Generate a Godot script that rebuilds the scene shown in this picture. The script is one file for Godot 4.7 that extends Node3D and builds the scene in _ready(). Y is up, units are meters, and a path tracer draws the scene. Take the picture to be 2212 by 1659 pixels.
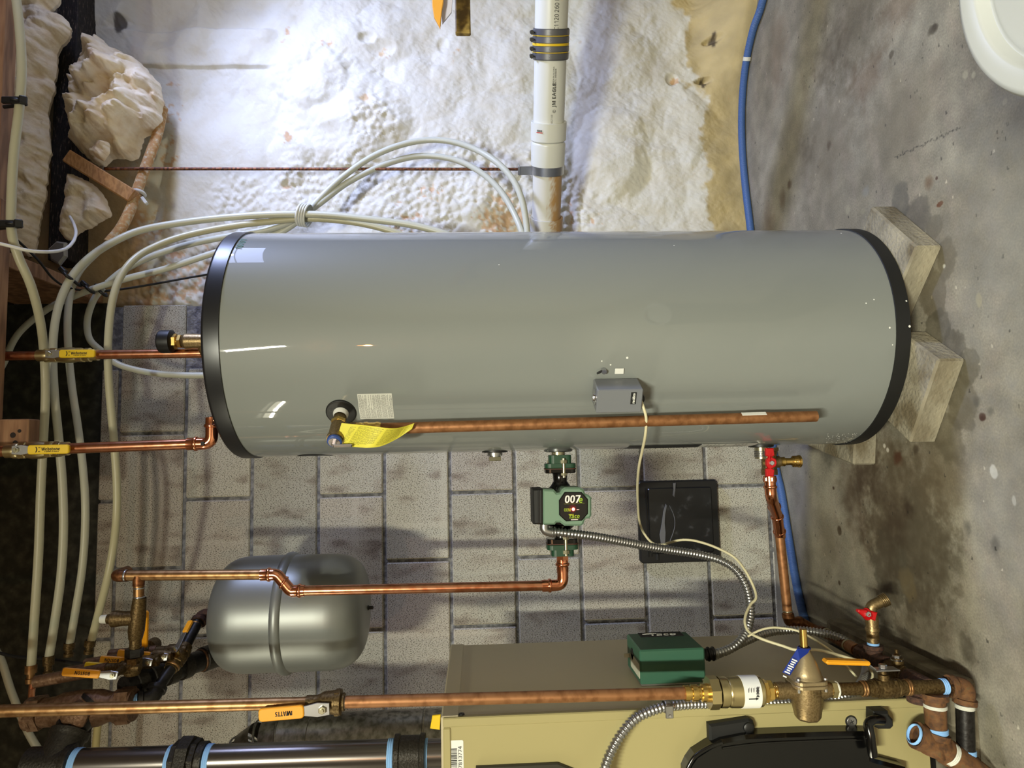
extends Node3D
# Basement mechanical room: an indirect water heater between a block wall, a foamed stone wall and a boiler.
# World: y up, block wall face at z = 0, floor at y = 0, metres. The camera is held on its side (image left is up).

const EYE := Vector3(0.0, 0.92595, 2.15515)
const CAM_RIGHT := Vector3(-0.0216676, -0.99856817, 0.04890926)
const CAM_UP := Vector3(0.99591071, -0.01726657, 0.0886776)
const CAM_BACK := Vector3(-0.08770613, 0.05063068, 0.99485887)
const FOCAL := 1479.27
const RT := Vector3(1, 0, 0)
const UP := Vector3(0, 1, 0)
const FRONT := Vector3(0, 0, 1)
const DOWN := Vector3(0, -1, 0)
const LEFT := Vector3(-1, 0, 0)

var M := {}
var counts := {}
var rng := RandomNumberGenerator.new()


# ---------- measuring: where the ray through a pixel of the photograph meets a plane of the room
func ray(u: float, v: float) -> Vector3:
	return -CAM_BACK + CAM_RIGHT * ((u - 1106.0) / FOCAL) - CAM_UP * ((v - 829.5) / FOCAL)

func P(u: float, v: float, z: float) -> Vector3:
	var d := ray(u, v)
	return EYE + d * ((z - EYE.z) / d.z)

func PY(u: float, v: float, y: float) -> Vector3:
	var d := ray(u, v)
	return EYE + d * ((y - EYE.y) / d.y)

func PX(u: float, v: float, x: float) -> Vector3:
	var d := ray(u, v)
	return EYE + d * ((x - EYE.x) / d.x)

func PS(list: Array, z: float) -> Array:      # [u, v] or [u, v, z] points on a plane z
	var out := []
	for p in list:
		out.append(P(p[0], p[1], p[2] if p.size() > 2 else z))
	return out


# ---------- mesh building
class MB:
	var v := PackedVector3Array()
	var n := PackedVector3Array()
	var t := PackedVector2Array()
	var c := PackedColorArray()
	var i := PackedInt32Array()
	var colored := false
	var cuts := []

	func cut() -> void:                              # what follows is a piece of its own
		if v.size():
			cuts.append([v.size(), i.size()])

	func add(p: Vector3, nn: Vector3, uv := Vector2.ZERO, col := Color.WHITE) -> int:
		v.append(p)
		n.append(nn)
		t.append(uv)
		c.append(col)
		return v.size() - 1

	func tri(a: int, b: int, d: int) -> void:      # keeps the front face on the side of the normals
		var f := (v[b] - v[a]).cross(v[d] - v[a])
		if f.dot(n[a] + n[b] + n[d]) > 0.0:
			i.append_array([a, d, b])
		else:
			i.append_array([a, b, d])

	func quad(a: int, b: int, d: int, e: int) -> void:
		tri(a, b, d)
		tri(a, d, e)

	func flat(pts: Array) -> void:                  # a flat convex polygon, normal by its turning sense
		var nn: Vector3 = (pts[1] - pts[0]).cross(pts[2] - pts[0]).normalized()
		var ids := []
		for p in pts:
			ids.append(add(p, nn))
		for k in range(1, pts.size() - 1):
			tri(ids[0], ids[k], ids[k + 1])

	func mesh() -> ArrayMesh:
		var a := []
		a.resize(Mesh.ARRAY_MAX)
		a[Mesh.ARRAY_VERTEX] = v
		a[Mesh.ARRAY_NORMAL] = n
		a[Mesh.ARRAY_TEX_UV] = t
		if colored:
			a[Mesh.ARRAY_COLOR] = c
		a[Mesh.ARRAY_INDEX] = i
		var m := ArrayMesh.new()
		m.add_surface_from_arrays(Mesh.PRIMITIVE_TRIANGLES, a)
		return m


func side_of(d: Vector3) -> Vector3:
	var h := UP if absf(d.y) < 0.9 else RT
	return d.cross(h).normalized()

# a round bar swept along points; radii may vary along it
func tube(mb: MB, pts: Array, r: float, sides := 14, radii := [], caps := true) -> void:
	var n := pts.size()
	var tan: Vector3 = (pts[1] - pts[0]).normalized()
	var a := side_of(tan)
	var prev := []
	for k in n:
		var p: Vector3 = pts[k]
		var p0: Vector3 = pts[maxi(k - 1, 0)]
		var p1: Vector3 = pts[mini(k + 1, n - 1)]
		var d := (p1 - p0).normalized()
		a = (a - d * a.dot(d)).normalized()
		var b := d.cross(a)
		var rr: float = radii[k] if radii.size() else r
		var slope := 0.0
		if radii.size():
			slope = (radii[mini(k + 1, n - 1)] - radii[maxi(k - 1, 0)]) / maxf((p1 - p0).length(), 1e-6)
		var cur := []
		for s in sides:
			var w := TAU * s / sides
			var o := a * cos(w) + b * sin(w)
			cur.append(mb.add(p + o * rr, (o - d * slope).normalized(), Vector2(float(s) / sides, k)))
		if prev.size():
			for s in sides:
				mb.quad(prev[s], prev[(s + 1) % sides], cur[(s + 1) % sides], cur[s])
		if caps and (k == 0 or k == n - 1):
			var nn := -d if k == 0 else d
			var ids := []
			for s in sides:
				ids.append(mb.add(mb.v[cur[s]], nn))
			for s in range(1, sides - 1):
				mb.tri(ids[0], ids[s], ids[s + 1])
		prev = cur

# a turned shape: prof holds (distance along dir, radius)
func lathe(mb: MB, o: Vector3, dir: Vector3, prof: Array, sides := 24, crease := 0.7, phase := 0.0) -> void:
	dir = dir.normalized()
	var a := side_of(dir)
	var b := dir.cross(a)
	var seg := []
	var len := []
	for k in prof.size() - 1:
		var d: Vector2 = (prof[k + 1] - prof[k]).normalized()
		seg.append(Vector2(-d.y, d.x))               # (along, outward) normal
		len.append((prof[k + 1] - prof[k]).length())
	for k in seg.size():
		var na: Vector2 = seg[k]
		var nb: Vector2 = seg[k]
		if k > 0 and seg[k].dot(seg[k - 1]) > crease:
			na = (seg[k] * len[k] + seg[k - 1] * len[k - 1]).normalized()
		if k < seg.size() - 1 and seg[k].dot(seg[k + 1]) > crease:
			nb = (seg[k] * len[k] + seg[k + 1] * len[k + 1]).normalized()
		var ra := []
		var rb := []
		for s in sides + 1:
			var w := phase + TAU * s / sides
			var q := a * cos(w) + b * sin(w)
			ra.append(mb.add(o + dir * prof[k].x + q * prof[k].y, (dir * na.x + q * na.y).normalized(), Vector2(float(s) / sides, prof[k].x)))
			rb.append(mb.add(o + dir * prof[k + 1].x + q * prof[k + 1].y, (dir * nb.x + q * nb.y).normalized(), Vector2(float(s) / sides, prof[k + 1].x)))
		for s in sides:
			mb.quad(ra[s], ra[s + 1], rb[s + 1], rb[s])

# a solid prism: outline in (x, y) of the basis, from 0 to depth along its z, edges chamfered on the far side
func prism(mb: MB, outline: Array, tr: Transform3D, depth: float, bevel := 0.0) -> void:
	var pl := PackedVector2Array(outline)
	if Geometry2D.is_polygon_clockwise(pl):
		pl.reverse()
	var n := pl.size()
	var ins := PackedVector2Array()
	for k in n:
		var d0 := (pl[k] - pl[(k + n - 1) % n]).normalized()
		var d1 := (pl[(k + 1) % n] - pl[k]).normalized()
		var n0 := Vector2(-d0.y, d0.x)
		var n1 := Vector2(-d1.y, d1.x)
		var m := (n0 + n1).normalized()
		ins.append(pl[k] + m * bevel / maxf(m.dot(n0), 0.35))
	var tris := Geometry2D.triangulate_polygon(pl)
	for side in 2:
		var nn := tr.basis.z.normalized() * (1.0 if side else -1.0)
		var ids := []
		for k in n:
			var q := ins[k] if side else pl[k]
			ids.append(mb.add(tr * Vector3(q.x, q.y, depth if side else 0.0), nn, q))
		for k in range(0, tris.size(), 3):
			mb.tri(ids[tris[k]], ids[tris[k + 1]], ids[tris[k + 2]])
	for k in n:
		var j := (k + 1) % n
		var d := (pl[j] - pl[k]).normalized()
		var nn := (tr.basis * Vector3(d.y, -d.x, 0)).normalized()
		var hh := depth - bevel
		var q := [mb.add(tr * Vector3(pl[k].x, pl[k].y, 0), nn), mb.add(tr * Vector3(pl[j].x, pl[j].y, 0), nn), mb.add(tr * Vector3(pl[j].x, pl[j].y, hh), nn), mb.add(tr * Vector3(pl[k].x, pl[k].y, hh), nn)]
		mb.quad(q[0], q[1], q[2], q[3])
		if bevel > 0.0:
			var nb := (nn + tr.basis.z.normalized()).normalized()
			var e := [mb.add(tr * Vector3(pl[k].x, pl[k].y, hh), nb), mb.add(tr * Vector3(pl[j].x, pl[j].y, hh), nb), mb.add(tr * Vector3(ins[j].x, ins[j].y, depth), nb), mb.add(tr * Vector3(ins[k].x, ins[k].y, depth), nb)]
			mb.quad(e[0], e[1], e[2], e[3])

# a box with chamfered edges, centred on the transform
func box(mb: MB, tr: Transform3D, size: Vector3, bevel := 0.002) -> void:
	var h := size / 2.0
	var b := minf(bevel, minf(h.x, minf(h.y, h.z)) * 0.9)
	for ax in 3:
		var u := (ax + 1) % 3
		var w := (ax + 2) % 3
		for s in [-1.0, 1.0]:
			var nn := Vector3.ZERO
			nn[ax] = s
			var ids := []
			for q in [[-1, -1], [1, -1], [1, 1], [-1, 1]]:
				var p := Vector3.ZERO
				p[ax] = s * h[ax]
				p[u] = q[0] * (h[u] - b)
				p[w] = q[1] * (h[w] - b)
				ids.append(mb.add(tr * p, (tr.basis * nn).normalized()))
			mb.quad(ids[0], ids[1], ids[2], ids[3])
		for s in [-1.0, 1.0]:
			for z in [-1.0, 1.0]:
				var nn := Vector3.ZERO
				nn[u] = s
				nn[w] = z
				var ids := []
				for q in [[-1, 0], [1, 0], [1, 1], [-1, 1]]:
					var p := Vector3.ZERO
					p[ax] = q[0] * (h[ax] - b)
					p[u] = s * (h[u] - (b if q[1] == 0 else 0.0))
					p[w] = z * (h[w] - (0.0 if q[1] == 0 else b))
					ids.append(mb.add(tr * p, (tr.basis * nn).normalized()))
				mb.quad(ids[0], ids[1], ids[2], ids[3])
	for sx in [-1.0, 1.0]:
		for sy in [-1.0, 1.0]:
			for sz in [-1.0, 1.0]:
				var nn := (tr.basis * Vector3(sx, sy, sz)).normalized()
				var a := mb.add(tr * Vector3(sx * h.x, sy * (h.y - b), sz * (h.z - b)), nn)
				var c := mb.add(tr * Vector3(sx * (h.x - b), sy * h.y, sz * (h.z - b)), nn)
				var d := mb.add(tr * Vector3(sx * (h.x - b), sy * (h.y - b), sz * h.z), nn)
				mb.tri(a, c, d)

func abox(mb: MB, lo: Vector3, hi: Vector3, bevel := 0.002) -> void:
	box(mb, Transform3D(Basis(), (lo + hi) / 2.0), (hi - lo).abs(), bevel)

func frame(o: Vector3, x: Vector3, y: Vector3) -> Transform3D:     # axes: x, y, x cross y
	x = x.normalized()
	y = (y - x * y.dot(x)).normalized()
	return Transform3D(Basis(x, y, x.cross(y)), o)

func along(a: Vector3, d: Vector3) -> Transform3D:                 # z axis along d
	d = d.normalized()
	var s := side_of(d)
	return Transform3D(Basis(s, d.cross(s), d), a)

func ngon(n: int, r: float, phase := 0.0) -> Array:
	var out := []
	for k in n:
		out.append(Vector2.from_angle(phase + TAU * k / n) * r)
	return out

func rounded(w: float, h: float, r: float, n := 5) -> Array:       # outline of a rounded rectangle about 0
	var out := []
	for q in 4:
		var c := Vector2((w / 2 - r) * (1 if q in [0, 3] else -1), (h / 2 - r) * (1 if q < 2 else -1))
		for k in n + 1:
			out.append(c + Vector2.from_angle(PI / 2 * q + PI / 2 * k / n) * r)
	return out

func hexnut(mb: MB, a: Vector3, d: Vector3, r: float, w: float, phase := 0.0) -> void:
	prism(mb, ngon(6, r, phase), along(a, d), w, r * 0.08)

func bead(mb: MB, c: Vector3, d: Vector3, r: float, lift: float, w: float, sides := 20) -> void:   # a rounded ring round a pipe
	var prof := []
	for k in 7:
		var t := PI * k / 6.0
		prof.append(Vector2(-cos(t) * w / 2, r + sin(t) * lift))
	lathe(mb, c, d, prof, sides, 0.3)

func arc_path(pts: Array, bend: float, n := 7) -> Array:           # a polyline with its corners rounded
	var out := [pts[0]]
	for k in range(1, pts.size() - 1):
		var p: Vector3 = pts[k]
		var a: Vector3 = (pts[k - 1] - p)
		var b: Vector3 = (pts[k + 1] - p)
		var l := minf(bend, minf(a.length(), b.length()) * 0.49)
		a = p + a.normalized() * l
		b = p + b.normalized() * l
		for j in n + 1:
			var t := float(j) / n
			out.append(a.lerp(p, t).lerp(p.lerp(b, t), t))
	out.append(pts[-1])
	return out

func spline(pts: Array, n := 8) -> Array:
	var out := []
	for k in pts.size() - 1:
		var p0: Vector3 = pts[maxi(k - 1, 0)]
		var p3: Vector3 = pts[mini(k + 2, pts.size() - 1)]
		for j in n:
			out.append((pts[k] as Vector3).cubic_interpolate(pts[k + 1], p0, p3, float(j) / n))
	out.append(pts[-1])
	return out

func resample(pts: Array, step: float) -> Array:
	var cv := Curve3D.new()
	cv.bake_interval = step / 2
	for p in pts:
		cv.add_point(p)
	var l := cv.get_baked_length()
	var n := int(l / step)
	var out := []
	for k in n + 1:
		out.append(cv.sample_baked(l * k / n))
	return out

# ribbed flexible hose or armoured cable: one rib every pitch
func ribbed(mb: MB, pts: Array, r: float, pitch: float, depth: float, sides := 14, sharp := 1.0) -> void:
	var q := resample(pts, pitch / 5.0)
	var radii := []
	for k in q.size():
		radii.append(r - depth * pow(0.5 - 0.5 * cos(TAU * k / 5.0), sharp))
	tube(mb, q, r, sides, radii)


# ---------- nodes
func numbered(n: String) -> String:
	counts[n] = counts.get(n, -1) + 1
	return n if counts[n] == 0 else "%s_%03d" % [n, counts[n]]

func thing(n: String, label: String, category: String, at := Vector3.ZERO, group := "") -> Node3D:
	var o := Node3D.new()
	o.name = numbered(n)
	o.position = at
	o.set_meta("label", label)
	o.set_meta("category", category)
	if group:
		o.set_meta("group", group)
	add_child(o)
	return o

func part(mb: MB, n: String, mat: Material, parent: Node3D, label := "") -> MeshInstance3D:
	if mb.cuts.size():
		var last: MeshInstance3D
		mb.cuts.append([mb.v.size(), mb.i.size()])
		var from := [0, 0]
		for to in mb.cuts:
			if to[0] == from[0]:
				continue
			var s := MB.new()
			s.v = mb.v.slice(from[0], to[0])
			s.n = mb.n.slice(from[0], to[0])
			s.t = mb.t.slice(from[0], to[0])
			for k in range(from[1], to[1]):
				s.i.append(mb.i[k] - from[0])
			last = part(s, n, mat, parent, label)
			from = to
		return last
	var o := MeshInstance3D.new()
	o.name = n
	var off := Vector3.ZERO
	var q: Node = parent
	while q is Node3D and q != self:
		off += q.position
		q = q.get_parent()
	if off != Vector3.ZERO:
		for k in mb.v.size():
			mb.v[k] -= off
	o.mesh = mb.mesh()
	o.material_override = mat
	o.cast_shadow = GeometryInstance3D.SHADOW_CASTING_SETTING_ON
	if label:
		o.set_meta("label", label)
	parent.add_child(o, true)
	return o

func single(mb: MB, n: String, mat: Material, label: String, category: String, group := "") -> MeshInstance3D:
	var o := part(mb, numbered(n), mat, self, label)
	o.set_meta("category", category)
	if group:
		o.set_meta("group", group)
	return o

func structure(n: String, mb: MB, mat: Material, label: String) -> MeshInstance3D:
	var o := part(mb, n, mat, self, label)
	o.set_meta("kind", "structure")
	o.set_meta("category", n.get_slice("_", 0))
	return o

# raised print: w and h are the size of the whole word on the surface, right and up its axes
func words(text: String, parent: Node3D, at: Vector3, right: Vector3, up: Vector3, w: float, h: float, mat: Material, bold := true, slant := 0.0, face := "Droid Sans", n := "lettering") -> MeshInstance3D:
	var f := SystemFont.new()
	f.font_names = [face]
	f.font_weight = 700 if bold else 400
	var tm := TextMesh.new()
	tm.font = f
	tm.text = text
	tm.font_size = 48
	tm.pixel_size = 0.01
	tm.depth = 0.02
	tm.curve_step = 2.0
	var box_ := tm.get_aabb()
	var o := MeshInstance3D.new()
	o.name = n
	o.mesh = tm
	o.material_override = mat
	right = right.normalized()
	up = (up - right * up.dot(right)).normalized()
	var sx := w / maxf(box_.size.x, 1e-4)
	var sy := h / maxf(box_.size.y, 1e-4)
	var b := Basis(right * sx, (up + right * slant) * sy, right.cross(up) * 0.02)
	var c := box_.get_center()
	c.z = 0
	var off := Vector3.ZERO
	var q: Node = parent
	while q is Node3D and q != self:
		off += q.position
		q = q.get_parent()
	o.transform = Transform3D(b, at - b * c - off)
	parent.add_child(o, true)
	return o


# ---------- materials
func mat(col: Color, rough := 0.5, metal := 0.0) -> StandardMaterial3D:
	var m := StandardMaterial3D.new()
	m.albedo_color = col
	m.roughness = rough
	m.metallic = metal
	return m

func noise(freq: float, seed_: int, type := FastNoiseLite.TYPE_SIMPLEX_SMOOTH, octaves := 4) -> FastNoiseLite:
	var n := FastNoiseLite.new()
	n.noise_type = type
	n.seed = seed_
	n.frequency = freq
	n.fractal_octaves = octaves
	if octaves == 1:
		n.fractal_type = FastNoiseLite.FRACTAL_NONE
	return n

func ntex(freq: float, seed_: int, stops: Array, size := 512, type := FastNoiseLite.TYPE_SIMPLEX_SMOOTH, octaves := 4) -> NoiseTexture2D:
	var t := NoiseTexture2D.new()
	t.width = size
	t.height = size
	t.seamless = true
	t.noise = noise(freq, seed_, type, octaves)
	var g := Gradient.new()
	var off := PackedFloat32Array()
	var col := PackedColorArray()
	for s in stops:
		off.append(s[0])
		col.append(s[1])
	g.offsets = off
	g.colors = col
	t.color_ramp = g
	return t

func nnorm(freq: float, seed_: int, strength: float, size := 512, type := FastNoiseLite.TYPE_SIMPLEX_SMOOTH, octaves := 4) -> NoiseTexture2D:
	var t := NoiseTexture2D.new()
	t.width = size
	t.height = size
	t.seamless = true
	t.as_normal_map = true
	t.bump_strength = strength
	t.noise = noise(freq, seed_, type, octaves)
	return t

func tri(m: StandardMaterial3D, scale: float, tex: Texture2D = null, nm: Texture2D = null, nscale := 1.0) -> StandardMaterial3D:
	m.uv1_triplanar = true
	m.uv1_world_triplanar = true
	m.uv1_scale = Vector3.ONE * scale
	if tex:
		m.albedo_texture = tex
	if nm:
		m.normal_enabled = true
		m.normal_texture = nm
		m.normal_scale = nscale
	return m

func g(v: float) -> Color:
	return Color(v, v, v)


func _ready() -> void:
	rng.seed = 7
	# camera
	var cam := Camera3D.new()
	cam.name = "camera"
	cam.transform = Transform3D(Basis(CAM_RIGHT, CAM_UP, CAM_BACK), EYE)
	cam.fov = 58.563
	cam.near = 0.02
	cam.far = 40.0
	cam.current = true
	add_child(cam)
	# air and exposure
	var we := WorldEnvironment.new()
	we.name = "surroundings"
	var e := Environment.new()
	e.background_mode = Environment.BG_COLOR
	e.background_color = Color(0.75, 0.85, 1.0)
	e.background_energy_multiplier = 0.6
	e.tonemap_mode = Environment.TONE_MAPPER_LINEAR
	e.tonemap_exposure = 1.05
	e.sdfgi_enabled = true
	e.ssao_enabled = true
	e.ssil_enabled = true
	we.environment = e
	add_child(we)
	materials()
	lamps()
	shell()
	block_wall()
	foam_wall()
	overhead()
	heater()
	pump_loop()
	overhead_tubes()
	expansion()
	manifold()
	boiler()
	feed_line()
	floor_run()
	drain_line()
	floor_things()


func area(n: String, at: Vector3, towards: Vector3, size: Vector2, col: Color, energy: float) -> void:
	var l := AreaLight3D.new()
	l.name = n
	l.area_size = size
	l.light_color = col
	l.light_energy = energy
	l.area_normalize_energy = true
	l.area_range = 14.0
	l.area_attenuation = 2.0
	l.shadow_enabled = true
	add_child(l)
	var up := UP if absf(towards.normalized().y) < 0.95 else FRONT
	l.look_at_from_position(at, at + towards, up)


func lamps() -> void:
	# tube lamp on the joists behind the camera
	tube_lamp(Vector3(-0.35, 2.3, 3.2), Vector3(-0.35, 2.3, 4.35), "ceiling tube lamp behind the viewer over the open floor", Color(0.985, 0.985, 0.90), LAMP_A)
	tube_lamp(Vector3(-2.9, 2.25, 1.1), Vector3(-2.9, 2.25, 2.2), "ceiling tube lamp on the far left beyond the boiler", Color(0.99, 0.97, 0.86), LAMP_B)
	# warm bulb far down the room
	var t := thing("bulb_lamp", "bare warm bulb on the ceiling at the far end of the room", "lamp", Vector3(-0.75, 2.1, 6.6))
	var mb := MB.new()
	lathe(mb, Vector3(-0.75, 2.36, 6.6), DOWN, [Vector2(0, 0), Vector2(0, 0.06), Vector2(0.03, 0.06), Vector2(0.05, 0.022), Vector2(0.2, 0.02), Vector2(0.2, 0)])
	part(mb, "socket", mat(g(0.9), 0.4), t)
	mb = MB.new()
	var prof := []
	for k in 13:
		prof.append(Vector2(0.04 - 0.04 * cos(PI * k / 12.0), 0.04 * sin(PI * k / 12.0)))
	lathe(mb, Vector3(-0.75, 2.165, 6.6), DOWN, prof)
	part(mb, "bulb", glow(Color(1.0, 0.62, 0.28), 25.0), t)
	var o := OmniLight3D.new()
	o.name = "bulb_light"
	o.light_color = Color(1.0, 0.7, 0.42)
	o.light_energy = 1.5
	o.omni_range = 14.0
	o.omni_attenuation = 2.0
	o.light_size = 0.04
	o.shadow_enabled = true
	add_child(o)
	o.position = Vector3(-0.75, 2.05, 6.6)
	# cold work lamp clamped on the right, aimed at the foam wall
	var s := Vector3(1.72, 1.97, 0.70)
	var aim := Vector3(0.50, 0.72, 0.0)
	var wl := thing("work_lamp", "cold white slatted work lamp on the right outside the picture", "lamp", s)
	var fr := frame(s, FRONT, Vector3(-0.45, 1, 0))
	mb = MB.new()
	box(mb, Transform3D(fr.basis, s - fr.basis.z * 0.03), Vector3(0.66, 0.46, 0.04), 0.006)
	part(mb, "housing", M.black, wl)
	for k in 4:
		mb = MB.new()
		box(mb, Transform3D(fr.basis, s - fr.basis.z * 0.008 + fr.basis.y * (0.162 - 0.108 * k)), Vector3(0.62, 0.102, 0.004), 0.001)
		part(mb, "lamp_panel", glow(Color(0.74, 0.80, 1.0), 6.5), wl)
	var sp := SpotLight3D.new()
	sp.name = "work_light"
	sp.light_color = Color(0.74, 0.80, 1.0)
	sp.light_energy = WORK
	sp.spot_range = 14.0
	sp.spot_attenuation = 2.0
	sp.spot_angle = 50.0
	sp.spot_angle_attenuation = 1.0
	sp.light_size = 0.10
	sp.shadow_enabled = true
	add_child(sp)
	sp.look_at_from_position(s + fr.basis.z * 0.03, aim, UP)


const LAMP_A := 27.0
const LAMP_B := 6.5
const WORK := 4.0


func glow(col: Color, energy: float) -> StandardMaterial3D:
	var m := mat(col, 0.6)
	m.emission_enabled = true
	m.emission = col
	m.emission_energy_multiplier = energy
	return m


func tube_lamp(a: Vector3, b: Vector3, label: String, col: Color, energy: float) -> void:
	var t := thing("tube_lamp", label, "lamp", (a + b) / 2)
	var mb := MB.new()
	box(mb, Transform3D(Basis(), (a + b) / 2 + UP * 0.075), Vector3(0.12, 0.06, (b - a).length() + 0.1), 0.008)
	part(mb, "housing", mat(g(0.85), 0.4), t)
	mb = MB.new()
	tube(mb, [a, b], 0.019, 16)
	part(mb, "tube", glow(col, 6.0), t)
	area("tube_light", (a + b) / 2 - UP * 0.03, DOWN + FRONT * 0.001, Vector2(0.06, (b - a).length()), col, energy)


func materials() -> void:
	M.copper = tri(mat(Color(0.84, 0.60, 0.47), 0.26, 1.0), 5.0, ntex(0.012, 3, [[0.2, Color(0.88, 0.76, 0.68)], [0.6, Color(1, 1, 1)]]))
	M.copper_shiny = mat(Color(0.93, 0.62, 0.47), 0.16, 1.0)
	M.copper_dull = tri(mat(Color(0.60, 0.42, 0.275), 0.48, 0.6), 5.0, ntex(0.015, 4, [[0.2, Color(0.80, 0.76, 0.70)], [0.6, Color(1, 1, 1)]]))
	M.copper_brown = tri(mat(Color(0.50, 0.33, 0.20), 0.45, 0.8), 8.0, ntex(0.02, 5, [[0.2, Color(0.65, 0.6, 0.55)], [0.7, Color(1, 1, 1)]]))
	M.copper_old = tri(mat(Color(0.60, 0.475, 0.34), 0.40, 0.85), 5.0, ntex(0.015, 6, [[0.25, Color(0.80, 0.72, 0.62)], [0.6, Color(1, 0.98, 0.92)]]))
	M.brass = mat(Color(0.86, 0.72, 0.42), 0.24, 1.0)
	M.brass_pale = mat(Color(0.80, 0.74, 0.56), 0.28, 1.0)
	M.brass_cast = tri(mat(Color(0.60, 0.52, 0.38), 0.42, 0.9), 14.0, ntex(0.03, 7, [[0.2, Color(0.8, 0.78, 0.74)], [0.7, Color(1, 1, 1)]]), nnorm(0.06, 8, 2.0, 256), 0.35)
	M.bronze_dark = tri(mat(Color(0.40, 0.33, 0.21), 0.5, 0.75), 12.0, ntex(0.03, 9, [[0.2, Color(0.65, 0.6, 0.5)], [0.7, Color(1, 1, 1)]]), nnorm(0.06, 8, 2.0, 256), 0.5)
	M.bronze_red = tri(mat(Color(0.46, 0.355, 0.27), 0.5, 0.6), 9.0, ntex(0.02, 19, [[0.2, Color(0.78, 0.72, 0.66)], [0.7, Color(1, 1, 1)]]), nnorm(0.06, 8, 2.0, 256), 0.4)
	M.iron = tri(mat(Color(0.16, 0.15, 0.145), 0.42, 0.55), 10.0, ntex(0.02, 10, [[0.2, Color(0.7, 0.68, 0.66)], [0.7, Color(1, 1, 1)]]), nnorm(0.05, 11, 2.0, 256), 0.3)
	M.iron_pipe = mat(Color(0.42, 0.40, 0.385), 0.25, 0.9)
	M.iron_cast = tri(mat(Color(0.20, 0.185, 0.165), 0.5, 0.5), 12.0, ntex(0.03, 12, [[0.2, Color(0.7, 0.68, 0.62)], [0.7, Color(1, 1, 1)]]), nnorm(0.06, 11, 3.0, 256), 0.6)
	M.rust = tri(mat(Color(1, 1, 1), 0.85, 0.05), 6.0, ntex(0.02, 13, [[0.15, Color(0.25, 0.165, 0.10)], [0.45, Color(0.36, 0.235, 0.13)], [0.65, Color(0.42, 0.28, 0.15)], [0.85, Color(0.36, 0.28, 0.18)]], 512, FastNoiseLite.TYPE_SIMPLEX_SMOOTH, 5), nnorm(0.08, 14, 2.0, 256), 0.5)
	M.rust_dark = tri(mat(Color(1, 1, 1), 0.85, 0.05), 9.0, ntex(0.025, 15, [[0.15, Color(0.15, 0.095, 0.075)], [0.5, Color(0.25, 0.155, 0.11)], [0.8, Color(0.32, 0.20, 0.14)]], 512, FastNoiseLite.TYPE_SIMPLEX_SMOOTH, 6), nnorm(0.08, 14, 3.0, 256), 0.7)
	M.chrome = mat(Color(0.80, 0.80, 0.82), 0.16, 1.0)
	M.zinc = mat(Color(0.66, 0.66, 0.66), 0.32, 0.95)
	M.zinc_warm = mat(Color(0.70, 0.68, 0.58), 0.3, 0.95)
	M.galv = tri(mat(Color(0.62, 0.61, 0.58), 0.36, 0.75), 5.0, ntex(0.02, 16, [[0.25, Color(0.68, 0.68, 0.66)], [0.6, Color(1, 1, 1)]], 512, FastNoiseLite.TYPE_SIMPLEX_SMOOTH, 4))
	M.black = mat(Color(0.045, 0.047, 0.05), 0.45)
	M.black_soft = mat(Color(0.055, 0.058, 0.06), 0.6)
	M.black_gloss = mat(Color(0.03, 0.03, 0.032), 0.18)
	M.rubber = mat(Color(0.05, 0.05, 0.052), 0.75)
	M.tape = mat(Color(0.52, 0.70, 0.90), 0.7)
	M.tape_white = mat(Color(0.78, 0.78, 0.74), 0.7)
	M.yellow = mat(Color(0.86, 0.72, 0.08), 0.42)
	M.amber = mat(Color(0.90, 0.61, 0.10), 0.45)
	M.red = mat(Color(0.72, 0.04, 0.07), 0.38)
	M.green = mat(Color(0.10, 0.25, 0.17), 0.42)
	M.green_light = mat(Color(0.43, 0.54, 0.46), 0.45)
	M.green_box = mat(Color(0.19, 0.35, 0.275), 0.45)
	M.white = mat(Color(0.86, 0.86, 0.84), 0.5)
	M.ink = mat(Color(0.05, 0.05, 0.05), 0.7)
	M.ink_white = mat(Color(0.9, 0.9, 0.88), 0.6)
	M.pex = mat(Color(0.72, 0.725, 0.67), 0.38)
	M.pex_yellow = mat(Color(0.66, 0.61, 0.42), 0.42)
	M.cable = mat(Color(0.80, 0.77, 0.64), 0.5)
	M.pvc = mat(Color(0.80, 0.80, 0.76), 0.36)
	M.tank_gray = mat(Color(0.48, 0.495, 0.485), 0.5)
	M.tank_gray.metallic_specular = 0.3
	M.tank_gray.clearcoat_enabled = true
	M.tank_gray.clearcoat = 1.0
	M.tank_gray.clearcoat_roughness = 0.02
	M.silver = mat(Color(0.50, 0.51, 0.50), 0.42, 0.55)
	M.tan_side = mat(Color(0.72, 0.68, 0.57), 0.42)
	M.tan_front = mat(Color(0.62, 0.58, 0.405), 0.4)
	M.blue_hose = mat(Color(0.25, 0.37, 0.58), 0.45)
	M.pine = tri(mat(Color(1, 1, 1), 0.7), 1.0, ntex(0.012, 21, [[0.25, Color(0.44, 0.31, 0.21)], [0.5, Color(0.54, 0.395, 0.28)], [0.75, Color(0.61, 0.465, 0.34)]]))
	M.pine.uv1_scale = Vector3(0.7, 5.0, 5.0)
	M.pine_light = tri(mat(Color(1, 1, 1), 0.7), 1.0, ntex(0.02, 22, [[0.3, Color(0.62, 0.45, 0.27)], [0.6, Color(0.72, 0.54, 0.34)]]))
	M.pine_light.uv1_scale = Vector3(3, 9, 9)
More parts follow.
